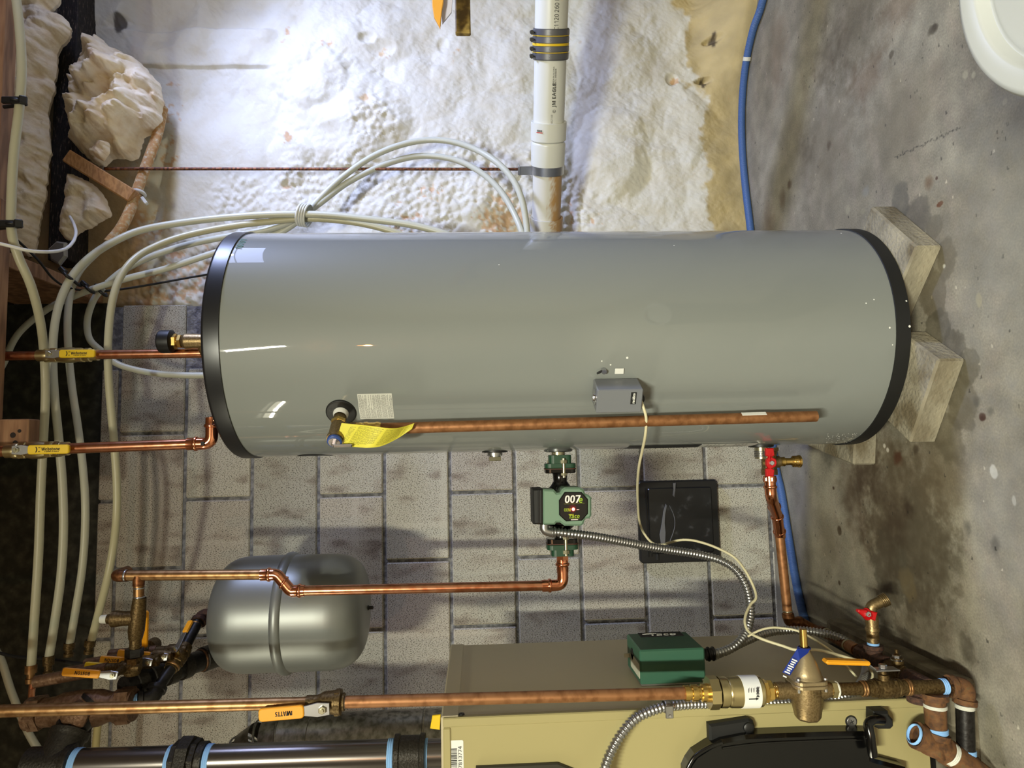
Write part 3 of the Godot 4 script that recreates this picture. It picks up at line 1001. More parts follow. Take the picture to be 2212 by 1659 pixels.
# a fluffy clump with an outline in (x, y), bulging towards the room
func clump(outline: Array, z: float, front: float, back: float, edge: float, rough_: float, seed_: int, cell := 0.0042) -> MB:
	var pl := PackedVector2Array()
	for p in outline:
		var q := P(p[0], p[1], z)
		pl.append(Vector2(q.x, q.y))
	var lo := pl[0]
	var hi := pl[0]
	for p in pl:
		lo = lo.min(p)
		hi = hi.max(p)
	var a := noise(8.0, seed_, FastNoiseLite.TYPE_SIMPLEX_SMOOTH, 4)
	a.fractal_gain = 0.36
	var lobe := noise(15.0, seed_ + 5, FastNoiseLite.TYPE_CELLULAR, 1)
	lobe.cellular_return_type = FastNoiseLite.RETURN_DISTANCE
	lobe.domain_warp_enabled = true
	lobe.domain_warp_amplitude = 0.012
	lobe.domain_warp_frequency = 9.0
	var b := noise(55.0, seed_ + 1, FastNoiseLite.TYPE_SIMPLEX_SMOOTH, 4)
	# a fluffy outline: short pieces, each pushed in or out a little
	var fine := PackedVector2Array()
	for k in pl.size():
		var p0 := pl[k]
		var p1 := pl[(k + 1) % pl.size()]
		var n := maxi(1, int(p0.distance_to(p1) / 0.006))
		var side := (p1 - p0).normalized().orthogonal()
		for j in n:
			var q := p0.lerp(p1, float(j) / n)
			fine.append(q + side * (b.get_noise_2d(q.x, q.y) * 0.005 + a.get_noise_2d(q.x * 2, q.y * 2) * 0.006))
	var mb := MB.new()
	var nx := int((hi.x - lo.x) / cell) + 6
	var ny := int((hi.y - lo.y) / cell) + 6
	var inside := {}
	for j in ny:
		for i in nx:
			var p := lo + Vector2(i - 3, j - 3) * cell
			if Geometry2D.is_point_in_polygon(p, fine):
				inside[Vector2i(i, j)] = p
	var ids := {}
	for key in inside:
		var p: Vector2 = inside[key]
		var d := 1e9
		var near := p
		for k in fine.size():
			var c := Geometry2D.get_closest_point_to_segment(p, fine[k], fine[(k + 1) % fine.size()])
			var e := c.distance_squared_to(p)
			if e < d:
				d = e
				near = c
		d = sqrt(d)
		var rim := false
		for o in [Vector2i(1, 0), Vector2i(-1, 0), Vector2i(0, 1), Vector2i(0, -1), Vector2i(1, 1), Vector2i(-1, 1), Vector2i(1, -1), Vector2i(-1, -1)]:
			rim = rim or not inside.has(key + o)
		if rim:
			p = near
			d = 0.0
		var t := clampf(d / edge, 0, 1)
		var dome := sqrt(1.0 - (1.0 - t) * (1.0 - t))
		var puff := 0.5 - (lobe.get_noise_2d(p.x, p.y) + 1.0)
		var fold := 1.0 - absf(a.get_noise_2d(p.x * 1.3 + 9, p.y * 0.8)) * 3.0
		var h := dome * (front * 0.75 + a.get_noise_2d(p.x + 3, p.y) * front * 0.45 * rough_ - maxf(fold, 0.0) * front * 0.16 * rough_) + dome * puff * 0.024 * rough_ + (b.get_noise_2d(p.x, p.y) + 0.6 * b.get_noise_2d(p.x * 2.7, p.y * 2.7)) * 0.0035 * rough_ * minf(1.0, t * 6.0)
		ids[key] = [mb.add(Vector3(p.x, p.y, z + h), FRONT), mb.add(Vector3(p.x, p.y, z - back * dome), -FRONT)]
	for key in ids:
		var q := [key, key + Vector2i(1, 0), key + Vector2i(1, 1), key + Vector2i(0, 1)]
		if ids.has(q[1]) and ids.has(q[2]) and ids.has(q[3]):
			mb.quad(ids[q[0]][0], ids[q[1]][0], ids[q[2]][0], ids[q[3]][0])
			mb.quad(ids[q[0]][1], ids[q[1]][1], ids[q[2]][1], ids[q[3]][1])
	# smooth normals of the front
	var acc := PackedVector3Array()
	acc.resize(mb.v.size())
	for k in range(0, mb.i.size(), 3):
		var f := (mb.v[mb.i[k + 2]] - mb.v[mb.i[k]]).cross(mb.v[mb.i[k + 1]] - mb.v[mb.i[k]])
		for o in 3:
			acc[mb.i[k + o]] += f
	for k in acc.size():
		if acc[k].length() > 0.0:
			mb.n[k] = acc[k].normalized()
	return mb


func overhead() -> void:
	var mb := MB.new()
	# joist running from the wall over the tank
	abox(mb, Vector3(0.468, 2.092, -0.02), Vector3(0.508, 2.36, 1.35), 0.002)
	single(mb, "ceiling_joist", M.pine, "brown wooden joist running from the wall towards the viewer under the black pipe clips", "joist")
	# header along the wall, near the ceiling
	mb = MB.new()
	var a := P(30, 60, 0.50)
	var b := P(14, 800, 0.50)
	abox(mb, Vector3(-0.12, (a.y + b.y) / 2, 0.50), Vector3(1.75, 2.50, 0.545), 0.002)
	single(mb, "wooden_header", M.pine, "long reddish brown timber along the ceiling behind the thick clipped pipe", "timber")
	mb = MB.new()
	var h0 := P(20, 905, 0.52)
	var h1 := P(23, 440, 0.52)
	abox(mb, Vector3(h0.x, (h0.y + h1.y) / 2 + 0.005, 0.52), Vector3(h1.x, 2.51, 0.56), 0.002)
	single(mb, "wooden_header", M.pine, "shorter knotty brown timber at the ceiling between the large clip and the square block", "timber")
	mb = MB.new()
	var c := P(0, 970, 0.62)
	var d := P(65, 905, 0.62)
	abox(mb, Vector3(minf(c.x, d.x), d.y, 0.585), Vector3(maxf(c.x, d.x), 2.51, 0.625), 0.002)
	var bl := single(mb, "wood_block", M.pine, "short square-cut brown wood block with knots above the front ball valve", "wood block")
	mb = MB.new()
	for k in [[28, 940, 0.006], [33, 956, 0.005], [42, 931, 0.004]]:
		mb.cut()
		lathe(mb, P(k[0], k[1], 0.6252), FRONT, [Vector2(0, k[2]), Vector2(0.0006, k[2]), Vector2(0.0006, 0)], 10)
	part(mb, "knot", mat(Color(0.12, 0.08, 0.06), 0.8), bl)
	mb = MB.new()
	abox(mb, Vector3(-0.09, 2.10, 0.44), Vector3(-0.05, 2.51, 0.48), 0.002)
	single(mb, "timber_stud", M.pine, "dark narrow timber edge at the ceiling beside the square wood block", "timber")
	# dark sill beam
	mb = MB.new()
	abox(mb, Vector3(0.585, P(158, 300, 0.06).y, -0.2), Vector3(1.85, P(112, 300, 0.06).y, 0.06), 0.003)
	single(mb, "sill_beam", M.dark_beam, "dark stained rough beam between the two rows of insulation", "beam")
	# insulation
	mb = clump([[-60, -30], [-60, 480], [12, 540], [70, 560], [75, 535], [95, 440], [110, 330], [105, 250], [122, 160], [125, 110], [150, 80], [156, 60], [145, 40], [110, 25], [130, 0], [135, -30]], 0.13, 0.10, 0.05, 0.10, 1.0, 81)
	single(mb, "insulation_batt", M.fibre, "cream fibreglass stuffed above the dark beam beside the clipped pipe", "insulation", "loose insulation")
	mb = clump([[160, 176], [182, 172], [180, 130], [200, 95], [222, 84], [240, 104], [262, 108], [278, 128], [300, 132], [325, 160], [345, 178], [353, 225], [350, 262], [330, 290], [312, 300], [298, 345], [250, 345], [225, 365], [205, 355], [160, 310]], 0.06, 0.16, 0.03, 0.10, 1.3, 83)
	single(mb, "insulation_wad", M.fibre, "big torn cream wad of fibreglass bulging out below the dark beam", "insulation", "loose insulation")
	mb = clump([[152, 372], [175, 385], [200, 395], [225, 425], [245, 458], [240, 468], [200, 490], [170, 505], [150, 520], [130, 505]], 0.10, 0.05, 0.03, 0.04, 0.7, 85)
	single(mb, "insulation_flap", M.fibre, "small flat flap of fibreglass below the pine scrap", "insulation", "loose insulation")
	mb = clump([[215, 300], [240, 310], [238, 330], [222, 350], [195, 330]], 0.14, 0.04, 0.02, 0.03, 1.2, 87)
	single(mb, "insulation_tuft", M.fibre, "little tuft of fibreglass above the hanging rod end", "insulation", "loose insulation")
	# pine scrap
	mb = MB.new()
	var s0 := P(150, 340, 0.13)
	var s1 := P(292, 428, 0.13)
	box(mb, Transform3D(frame(Vector3.ZERO, s1 - s0, FRONT).basis, (s0 + s1) / 2), Vector3((s1 - s0).length(), 0.04, 0.04), 0.003)
	single(mb, "pine_scrap", M.pine_light, "orange pine offcut slanting down from the dark beam across the rod end", "wood scrap")
	mb = MB.new()
	tube(mb, spline(PS([[352, 235, 0.02], [340, 290, 0.06], [315, 360, 0.09], [297, 410, 0.11], [283, 450, 0.13], [262, 492, 0.15], [235, 525, 0.17]], 0.1)), 0.015, 14)
	var fp := single(mb, "foamed_pipe", tri(mat(Color(1, 1, 1), 0.85), 6.0, ntex(0.02, 88, [[0.3, Color(0.70, 0.52, 0.33)], [0.55, Color(0.74, 0.60, 0.40)], [0.75, Color(0.80, 0.77, 0.68)]]), nnorm(0.06, 89, 4.0), 0.8), "foam-splashed orange pipe slanting out below the pine scrap", "pipe")
	mb = MB.new()
	bead(mb, P(300, 418, 0.108), P(283, 450, 0.13) - P(315, 360, 0.09), 0.0155, 0.006, 0.012)
	box(mb, along(P(312, 434, 0.115), P(312, 434, 0.115) - P(300, 418, 0.108)), Vector3(0.012, 0.01, 0.03), 0.002)
	part(mb, "zip_tie", M.pvc, fp)
	# foil scrap under the pine joist
	mb = MB.new()
	var q := frame(P(125, 548, 0.2), RT, UP)
	prism(mb, [Vector2(-0.035, -0.01), Vector2(-0.01, -0.028), Vector2(0.03, -0.026), Vector2(0.034, 0.0), Vector2(0.012, 0.022), Vector2(-0.02, 0.014)], q, 0.012, 0.005)
	single(mb, "foil_scrap", mat(Color(0.6, 0.6, 0.6), 0.4, 0.7), "crumpled silver foil scrap at the end of the dark beam", "foil")
	# hanger rod and pipe clamp
	mb = MB.new()
	tube(mb, [P(222, 364.5, 0.115), P(1120, 365.5, 0.115)], 0.0046, 10)
	var rod := single(mb, "hanger_rod", tri(mat(Color(1, 1, 1), 0.5, 0.6), 5.0, ntex(0.03, 90, [[0.35, Color(0.26, 0.18, 0.16)], [0.6, Color(0.50, 0.30, 0.19)], [0.8, Color(0.55, 0.42, 0.34)]])), "thin rusty copper rod hanging from the pine scrap down to the white pipe clamp", "rod")
	mb = MB.new()
	hexnut(mb, P(218, 364.5, 0.115), DOWN, 0.009, 0.010)
	tube(mb, [P(200, 364, 0.115), P(222, 364.5, 0.115)], 0.003, 8)
	part(mb, "nut", M.zinc, rod)
	# white drain pipe near the wall, coming forward to the right
	var p0 := P(1178, 560, 0.03)
	var p1 := P(1192, 0, 0.44)
	var dir := (p1 - p0).normalized()
	var L := func(u: float, v: float) -> float:
		var best := 0.0
		var bd := 1e9
		for k in 401:
			var w := p0 + dir * (0.9 * k / 400.0)
			var s := w - EYE
			var uu := 1106.0 + FOCAL * s.dot(CAM_RIGHT) / s.dot(-CAM_BACK)
			var vv := 829.5 - FOCAL * s.dot(CAM_UP) / s.dot(-CAM_BACK)
			var dd := Vector2(uu - u, vv - v).length()
			if dd < bd:
				bd = dd
				best = 0.9 * k / 400.0
		return best
	var R := 0.0445
	var t := thing("drain_pipe", "fat white plastic drain pipe with a grey banded coupling against the foam wall", "pipe", p0)
	mb = MB.new()
	mb.colored = true
	var spray := noise(38.0, 93, FastNoiseLite.TYPE_SIMPLEX_SMOOTH, 4)
	var speck := noise(260.0, 94, FastNoiseLite.TYPE_SIMPLEX_SMOOTH, 2)
	var paint := func(m_: MB) -> void:               # orange foam overspray along the underside
		for k in m_.v.size():
			var rel := m_.v[k] - p0
			var out := (rel - dir * rel.dot(dir)).normalized()
			var under := out.dot((DOWN + FRONT * 0.15).normalized()) + spray.get_noise_3d(rel.x, rel.y, rel.z) * 0.35 + speck.get_noise_3d(rel.x, rel.y, rel.z) * 0.35
			m_.c[k] = Color(0.80, 0.79, 0.75).srgb_to_linear().lerp(Color(0.66, 0.49, 0.24).srgb_to_linear(), smoothstep(0.12, 0.62, under) * 0.9)
	var rings := []
	var lend: float = L.call(1180, 285)
	for k in 70:
		rings.append(Vector2(lerpf(-0.15, lend, k / 69.0), R * 0.98))
	lathe(mb, p0, dir, rings, 72)
	paint.call(mb)
	var sprayed := mat(Color(1, 1, 1), 0.5)
	sprayed.vertex_color_use_as_albedo = true
	var low := part(mb, "lower_pipe", sprayed, t, "foam-speckled lower length of pipe")
	mb = MB.new()
	var l1: float = L.call(1180, 470)
	mb.colored = true
	rings = [Vector2(l1 - 0.1, R)]
	for k in 30:
		rings.append(Vector2(l1 - 0.1 + 0.1 * k / 29.0, R + 0.006))
	rings.append(Vector2(l1, R))
	lathe(mb, p0, dir, rings, 72)
	paint.call(mb)
	part(mb, "socket", low.material_override, low)
	mb = MB.new()
	var l2: float = L.call(1176, 355)
	var l3: float = L.call(1180, 262)
	lathe(mb, p0, dir, [Vector2(l2, R), Vector2(l2, R + 0.005), Vector2(l2 + 0.06, R + 0.006), Vector2(l2 + 0.066, R + 0.001), Vector2(l3 - 0.055, R + 0.001), Vector2(l3 - 0.05, R + 0.007), Vector2(l3, R + 0.007), Vector2(l3, R)], 40)
	var cp := part(mb, "coupling", M.pvc, t)
	mb = MB.new()
	lathe(mb, p0, dir, [Vector2(l3 - 0.06, R), Vector2(1.0, R), Vector2(1.0, 0)], 40)
	var up := part(mb, "upper_pipe", M.pvc, t)
	# grey shielded coupling with yellow stripes
	var l4: float = L.call(1183, 128)
	var l5: float = L.call(1188, 60)
	mb = MB.new()
	lathe(mb, p0, dir, [Vector2(l4, R), Vector2(l4, R + 0.004), Vector2(l5, R + 0.004), Vector2(l5, R)], 40)
	var sh := part(mb, "rubber_sleeve", mat(Color(0.30, 0.30, 0.31), 0.5), t)
	var wd := l5 - l4
	mb = MB.new()
	for k in [[0.03, 0.21], [0.28, 0.44], [0.56, 0.74], [0.8, 0.97]]:
		mb.cut()
		lathe(mb, p0, dir, [Vector2(l4 + wd * k[0], R + 0.004), Vector2(l4 + wd * k[0], R + 0.0058), Vector2(l4 + wd * k[1], R + 0.0058), Vector2(l4 + wd * k[1], R + 0.004)], 40)
	part(mb, "steel_band", mat(Color(0.42, 0.42, 0.43), 0.38, 0.6), sh)
	mb = MB.new()
	for k in [[0.46, 0.54], [0.235, 0.255], [0.765, 0.785]]:
		mb.cut()
		lathe(mb, p0, dir, [Vector2(l4 + wd * k[0], R + 0.004), Vector2(l4 + wd * k[0], R + 0.0056), Vector2(l4 + wd * k[1], R + 0.0056), Vector2(l4 + wd * k[1], R + 0.004)], 40)
	part(mb, "yellow_stripe", M.yellow, sh)
	var topd := (UP - dir * UP.dot(dir)).normalized()
	var outd := dir.cross(topd)
	if outd.z < 0:
		outd = -outd
	mb = MB.new()
	for k in [0.12, 0.36, 0.65, 0.88]:
		mb.cut()
		var o: Vector3 = p0 + dir * (l4 + wd * k) + topd * (R + 0.009) + outd * 0.006
		tube(mb, [o - outd * 0.014, o + outd * 0.014], 0.0045, 8)
		hexnut(mb, o + outd * 0.014, outd, 0.006, 0.006)
	part(mb, "clamp_screw", mat(Color(0.25, 0.25, 0.25), 0.45, 0.7), sh)
	mb = MB.new()
	for k in [0.12, 0.36, 0.65, 0.88]:
		mb.cut()
		lathe(mb, p0 + dir * (l4 + wd * k) + outd * (R + 0.0055) + topd * 0.006, outd, [Vector2(0, 0.0022), Vector2(0.001, 0.0018), Vector2(0.001, 0)], 8)
	part(mb, "rivet", M.zinc, sh)
	# print on the pipe
	var on := func(l: float, ang: float) -> Vector3:
		return p0 + dir * l + (topd * sin(ang) + outd * cos(ang)) * (R + 0.0003)
	var updir := func(ang: float) -> Vector3:
		return topd * cos(ang) - outd * sin(ang)
	var ink := mat(Color(0.16, 0.16, 0.15), 0.6)
	words("JM EAGLE", up, on.call(L.call(1186, 202), -0.22), dir, updir.call(-0.22), 0.062, 0.013, ink)
	words("©", up, on.call(L.call(1184, 226) - 0.012, -0.22), dir, updir.call(-0.22), 0.009, 0.009, ink, false)
	words("VC1120 260 PSI@7", up, on.call(L.call(1190, 30) + 0.012, -0.22), dir, updir.call(-0.22), 0.115, 0.013, ink, false)
	words("U.S. GREEN BUILDING", up, on.call(L.call(1188, 166), -0.13), dir, updir.call(-0.13), 0.06, 0.004, ink, false)
	words("COUNCIL MEMBER", up, on.call(L.call(1188, 166), -0.26), dir, updir.call(-0.26), 0.05, 0.004, ink, false)
	words("10:40:21 AM", up, on.call(L.call(1181, 255), -0.08), dir, updir.call(-0.08), 0.03, 0.006, mat(Color(0.45, 0.45, 0.44), 0.6), false)
	var lab := p0 + dir * (l3 - 0.024) + (topd * sin(0.62) + outd * cos(0.62)) * (R + 0.0075)
	var tang := (topd * cos(0.62) - outd * sin(0.62)).normalized()
	mb = MB.new()
	for k in 6:
		box(mb, frame(lab + dir * 0.005 - tang * (0.0075 - 0.003 * k), tang, dir), Vector3(0.0018, 0.006 - 0.001 * (k % 2), 0.0006), 0.0002)
	part(mb, "print", mat(Color(0.3, 0.28, 0.28), 0.6), cp).set_meta("kind", "stuff")
	mb = MB.new()
	box(mb, frame(lab, tang, dir), Vector3(0.020, 0.0022, 0.0008), 0.0003)
	part(mb, "red_line", M.red, cp)
	# strap clamp
	var l6 := l2 - 0.012
	t = thing("pipe_clamp", "grey steel strap clamp round the white drain pipe at the rod end", "clamp", p0 + dir * l6)
	mb = MB.new()
	lathe(mb, p0, dir, [Vector2(l6 - 0.013, R + 0.001), Vector2(l6 - 0.013, R + 0.004), Vector2(l6 + 0.013, R + 0.004), Vector2(l6 + 0.013, R + 0.001)], 40)
	part(mb, "strap", M.zinc, t)
	mb = MB.new()
	var re := P(1120, 365.5, 0.115)
	box(mb, frame(re + DOWN * 0.002, dir, FRONT), Vector3(0.026, 0.055, 0.003), 0.001)
	mb.cut()
	box(mb, frame(re + DOWN * 0.02 + outd * 0.02, dir, UP), Vector3(0.026, 0.045, 0.003), 0.001)
	part(mb, "ear", M.zinc, t)
	# strips hanging into the top of the picture, close to the viewer
	mb = MB.new()
	var z := 1.05
	var fr := frame(P(992, 30, z), UP, LEFT)
	var w2 := (P(984, 30, z) - P(1017, 30, z)).length()
	var l7 := (P(1000, 75, z) - P(1000, -75, z)).length()
	var e := P(1000, 75, z)
	abox(mb, Vector3(e.x, P(1017, 75, z).y, z - 0.006), Vector3(1.895, P(984, 75, z).y, z + 0.006), 0.002)
	single(mb, "wooden_stick", tri(mat(Color(1, 1, 1), 0.6), 4.0, ntex(0.02, 92, [[0.3, Color(0.36, 0.29, 0.13)], [0.7, Color(0.58, 0.49, 0.25)]])), "flat wooden stick poking in at the top beside the yellow pointed strip", "stick")
	mb = MB.new()
	z = 1.12
	var pl := []
	var o2 := P(950, 0, z)
	for p in [[933 + 30, -1700], [933, -40], [934, 15], [938, 40], [951, 64], [955, 25], [958, 10], [960, -40], [960 + 30, -1700]]:
		var w := P(p[0], p[1], z) - o2
		pl.append(Vector2(w.x, w.y))
	prism(mb, pl, frame(o2, RT, UP), 0.006, 0.001)
	single(mb, "yellow_strip", mat(Color(0.85, 0.62, 0.26), 0.55), "orange-yellow pointed strip at the top beside the wooden stick", "strip")
	mb = MB.new()
	pl = []
	for p in [[955, 45], [975, 20], [981, -60], [958, -60], [953, 25]]:
		var w := P(p[0], p[1], z) - o2
		pl.append(Vector2(w.x, w.y))
	prism(mb, pl, frame(o2 - FRONT * 0.01, RT, UP), 0.003, 0.0005)
	single(mb, "paper_slip", mat(Color(0.72, 0.72, 0.80), 0.6), "pale bluish slip of paper between the yellow strip and the wooden stick", "paper")


func overhead_tubes() -> void:
	var r := 0.0098
	var grp := "cream plastic tubes"
	# [name label, points [u, v, z], radius, yellowed]
	var list := [
		["thick cream tube clipped along the reddish timber, then curving left in front of the others", [[30, -40, 0.60], [42, 60, 0.60], [47, 150, 0.60], [42, 230, 0.60], [30, 330, 0.60], [25, 420, 0.60], [25, 500, 0.60], [40, 555, 0.59], [68, 620, 0.56], [88, 700, 0.50], [96, 780, 0.44], [98, 860, 0.43], [93, 960, 0.43], [88, 1060, 0.43], [83, 1200, 0.43], [74, 1340, 0.43], [67, 1445, 0.43]], 0.0098, 0.5],
		["outer cream tube arching from the tie wrap over the black clip towards the manifold", [[1150, 720, 0.20], [1120, 640, 0.22], [1060, 560, 0.24], [985, 515, 0.25], [900, 488, 0.24], [800, 474, 0.23], [700, 464, 0.22], [600, 463, 0.22], [500, 469, 0.22], [400, 480, 0.23], [310, 496, 0.25], [250, 520, 0.28], [195, 555, 0.31], [155, 598, 0.34], [130, 650, 0.36], [117, 710, 0.38], [114, 780, 0.39], [118, 860, 0.4], [127, 950, 0.4], [135, 1050, 0.4], [137, 1150, 0.4], [131, 1250, 0.4], [117, 1350, 0.4], [105, 1425, 0.4]], 0.0098, 0.3],
		["cream tube coming out of the orange pipe beside the first black clip", [[237, 523, 0.172], [205, 550, 0.2], [172, 585, 0.24], [153, 630, 0.27], [146, 690, 0.29], [148, 760, 0.31], [156, 840, 0.33], [168, 920, 0.34], [178, 1000, 0.35], [184, 1080, 0.36], [183, 1160, 0.36], [176, 1240, 0.36], [163, 1320, 0.36], [150, 1395, 0.36]], 0.0092, 0.3],
		["inner cream tube dropping past the wall corner in front of the bare blocks", [[1090, 720, 0.17], [1040, 630, 0.18], [965, 555, 0.19], [880, 512, 0.20], [800, 487, 0.2], [720, 475, 0.2], [650, 473, 0.2], [560, 481, 0.21], [470, 494, 0.23], [390, 512, 0.26], [330, 535, 0.30], [290, 560, 0.34], [262, 595, 0.37], [245, 640, 0.39], [236, 700, 0.4], [233, 770, 0.41], [237, 850, 0.41], [246, 950, 0.41], [252, 1040, 0.41], [252, 1110, 0.41], [245, 1180, 0.4], [232, 1250, 0.4], [214, 1320, 0.39], [196, 1390, 0.38]], 0.0092, 0.8],
		["high cream tube crossing diagonally behind the clips to the back of the tank lid", [[-30, 840, 0.16], [5, 790, 0.17], [30, 735, 0.19], [60, 700, 0.20], [110, 663, 0.22], [160, 640, 0.24], [210, 621, 0.25], [280, 600, 0.25], [360, 580, 0.25], [455, 549, 0.25], [520, 532, 0.24], [640, 530, 0.20], [760, 570, 0.16], [850, 700, 0.14]], 0.0088, 0.0],
		["cream tube looping below the last clip and round to the back of the tank lid", [[222, 622, 0.22], [204, 645, 0.22], [192, 675, 0.22], [188, 705, 0.22], [195, 735, 0.22], [218, 757, 0.22], [250, 784, 0.22], [290, 798, 0.22], [350, 808, 0.22], [433, 811, 0.22], [520, 805, 0.22], [640, 770, 0.20], [740, 700, 0.16]], 0.0088, 0.0],
		["cream tube of the inner bundle loop beside the white drain pipe", [[232, 612, 0.21], [270, 582, 0.2], [330, 553, 0.18], [400, 530, 0.17], [480, 513, 0.18], [570, 498, 0.185], [640, 475, 0.18], [690, 440, 0.15], [750, 395, 0.12], [820, 360, 0.11], [880, 341, 0.10], [930, 337, 0.10], [985, 346, 0.11], [1035, 370, 0.13], [1075, 405, 0.15], [1105, 450, 0.17], [1130, 510, 0.2], [1150, 600, 0.2], [1155, 720, 0.2]], 0.0092, 0.0],
		["cream tube of the outer bundle loop bending down to the drain pipe coupling", [[470, 640, 0.17], [505, 570, 0.17], [560, 520, 0.17], [610, 500, 0.175], [655, 468, 0.175], [690, 430, 0.15], [740, 383, 0.13], [800, 341, 0.12], [860, 315, 0.12], [920, 303, 0.12], [975, 306, 0.13], [1030, 324, 0.15], [1075, 352, 0.18], [1108, 388, 0.2], [1127, 430, 0.21], [1136, 475, 0.21], [1141, 520, 0.21], [1150, 600, 0.19], [1165, 720, 0.17]], 0.0092, 0.0],
	]
	for q in list:
		var mb := MB.new()
		tube(mb, spline(PS(q[1], 0.2), 6), q[2], 14)
		var m := mat(Color(0.72, 0.725, 0.67).lerp(Color(0.69, 0.655, 0.49), q[3] * 0.8), 0.38)
		single(mb, "plastic_tube", m, q[0], "tube", grp)
	# tie wrap where four tubes meet
	var mb := MB.new()
	var c := P(659, 467, 0.200)
	for k in 4:
		bead(mb, c + Vector3(0.001, -0.008 + 0.006 * k, 0.003 * k), Vector3(-0.25, -1, 0.1), 0.031, 0.003, 0.0075, 24)
	single(mb, "tie_wrap", M.pvc, "wound white tape binding the cream tubes above the tank", "tape")
	# black clips
	for q in [[40, 222, 0.60, "black plastic clip holding the thick tube high on the timber"], [30, 487, 0.60, "large black clip on the thick tube where the white wire crosses"]]:
		mb = MB.new()
		var at := P(q[0], q[1], q[2])
		var hook := []
		for k in 11:
			var w := PI * (1.25 * k / 10.0) - 0.4
			hook.append(at + Vector3(0, cos(w + PI) * 0.0145, sin(w) * 0.0145))
		tube(mb, [at + Vector3(0, 0.045, -0.02)] + hook, 0.0045, 8)
		box(mb, Transform3D(Basis(), at + Vector3(0, 0.004, 0.012)), Vector3(0.016, 0.05, 0.008), 0.002)
		box(mb, Transform3D(Basis(RT, 0.5), at + Vector3(0, -0.018, 0.012)), Vector3(0.018, 0.016, 0.012), 0.002)
		single(mb, "pipe_clip", M.black, q[3], "clip", "black pipe clips")
	for q in [[148, 596, 0.345, "black clip on the outer arching tube at the joist"], [166, 610, 0.265, "black clip on the tube from the orange pipe at the joist"], [194, 625, 0.258, "open black clip holding the diagonal tube at the joist"], [222, 632, 0.23, "small black clip above the tube loop at the wall corner"]]:
		mb = MB.new()
		var at := P(q[0], q[1], q[2])
		var hook := []
		var ax := (RT * 0.5 + UP * 0.5).normalized()
		for k in 13:
			var w := TAU * 0.74 * k / 12.0
			hook.append(at + ax * cos(w) * 0.0125 + FRONT * sin(w) * 0.0125)
		tube(mb, hook, 0.0042, 8)
		box(mb, Transform3D(Basis(FRONT, 0.8), at + ax * 0.021), Vector3(0.02, 0.012, 0.014), 0.002)
		single(mb, "pipe_clip", M.black, q[3], "clip", "black pipe clips")
	# wires
	mb = MB.new()
	tube(mb, spline(PS([[-20, 522, 0.64], [15, 530, 0.64], [60, 541, 0.62], [105, 544, 0.58], [140, 538, 0.5], [158, 522, 0.42], [164, 503, 0.36], [160, 485, 0.30], [151, 468, 0.22]], 0.5)), 0.0038, 8)
	single(mb, "white_wire", M.white, "white flat wire hooked over the thick tube beside the dark beam", "wire")
	mb = MB.new()
	tube(mb, spline(PS([[-10, 470, 0.5], [20, 503, 0.5], [55, 535, 0.47], [85, 565, 0.42], [115, 602, 0.34], [150, 622, 0.28], [205, 629, 0.22], [260, 625, 0.21], [330, 614, 0.2], [437, 595, 0.2], [520, 585, 0.2], [650, 600, 0.12], [720, 640, 0.06]], 0.3)), 0.0030, 8)
	single(mb, "black_cable", M.rubber, "thin black cable running behind the clips to the tank lid", "cable")


const TANK := Vector3(0.234, 0.0, 0.591)
const TANK_R := 0.2495

# where the ray through a pixel meets a cylinder r around the tank's axis
func on_tank(u: float, v: float, r := TANK_R) -> Vector3:
	var d := ray(u, v)
	var o := Vector2(EYE.x - TANK.x, EYE.z - TANK.z)
	var q := Vector2(d.x, d.z)
	var b := o.dot(q)
	var a := q.length_squared()
	var disc := b * b - a * (o.length_squared() - r * r)
	var t := (-b - sqrt(maxf(disc, 0.0))) / a
	return EYE + d * t

func tank_out(p: Vector3) -> Vector3:
	return Vector3(p.x - TANK.x, 0, p.z - TANK.z).normalized()

# a thin sheet that follows the tank's side: angles from a0 to a1, heights y0 to y1, standing proud by h
func wrap_sheet(mb: MB, a0: float, a1: float, y0: float, y1: float, h: float, n := 10) -> void:
	var rows := []
	for k in n + 1:
		var a := lerpf(a0, a1, float(k) / n)
		var q := Vector3(sin(a), 0, cos(a))
		var p := TANK + q * (TANK_R + h)
		rows.append([mb.add(p + UP * y0, q, Vector2(float(k) / n, 1)), mb.add(p + UP * y1, q, Vector2(float(k) / n, 0))])
	for k in n:
		mb.quad(rows[k][0], rows[k + 1][0], rows[k + 1][1], rows[k][1])
	for s in [0, 1]:
		for k in n:
			var a := lerpf(a0, a1, float(k) / n)
			var b := lerpf(a0, a1, float(k + 1) / n)
			var y := y1 if s else y0
			var nn := UP if s else DOWN
			var qa := Vector3(sin(a), 0, cos(a))
			var qb := Vector3(sin(b), 0, cos(b))
			mb.quad(mb.add(TANK + qa * TANK_R + UP * y, nn), mb.add(TANK + qb * TANK_R + UP * y, nn), mb.add(TANK + qb * (TANK_R + h) + UP * y, nn), mb.add(TANK + qa * (TANK_R + h) + UP * y, nn))

func tank_angle(p: Vector3) -> float:
	return atan2(p.x - TANK.x, p.z - TANK.z)

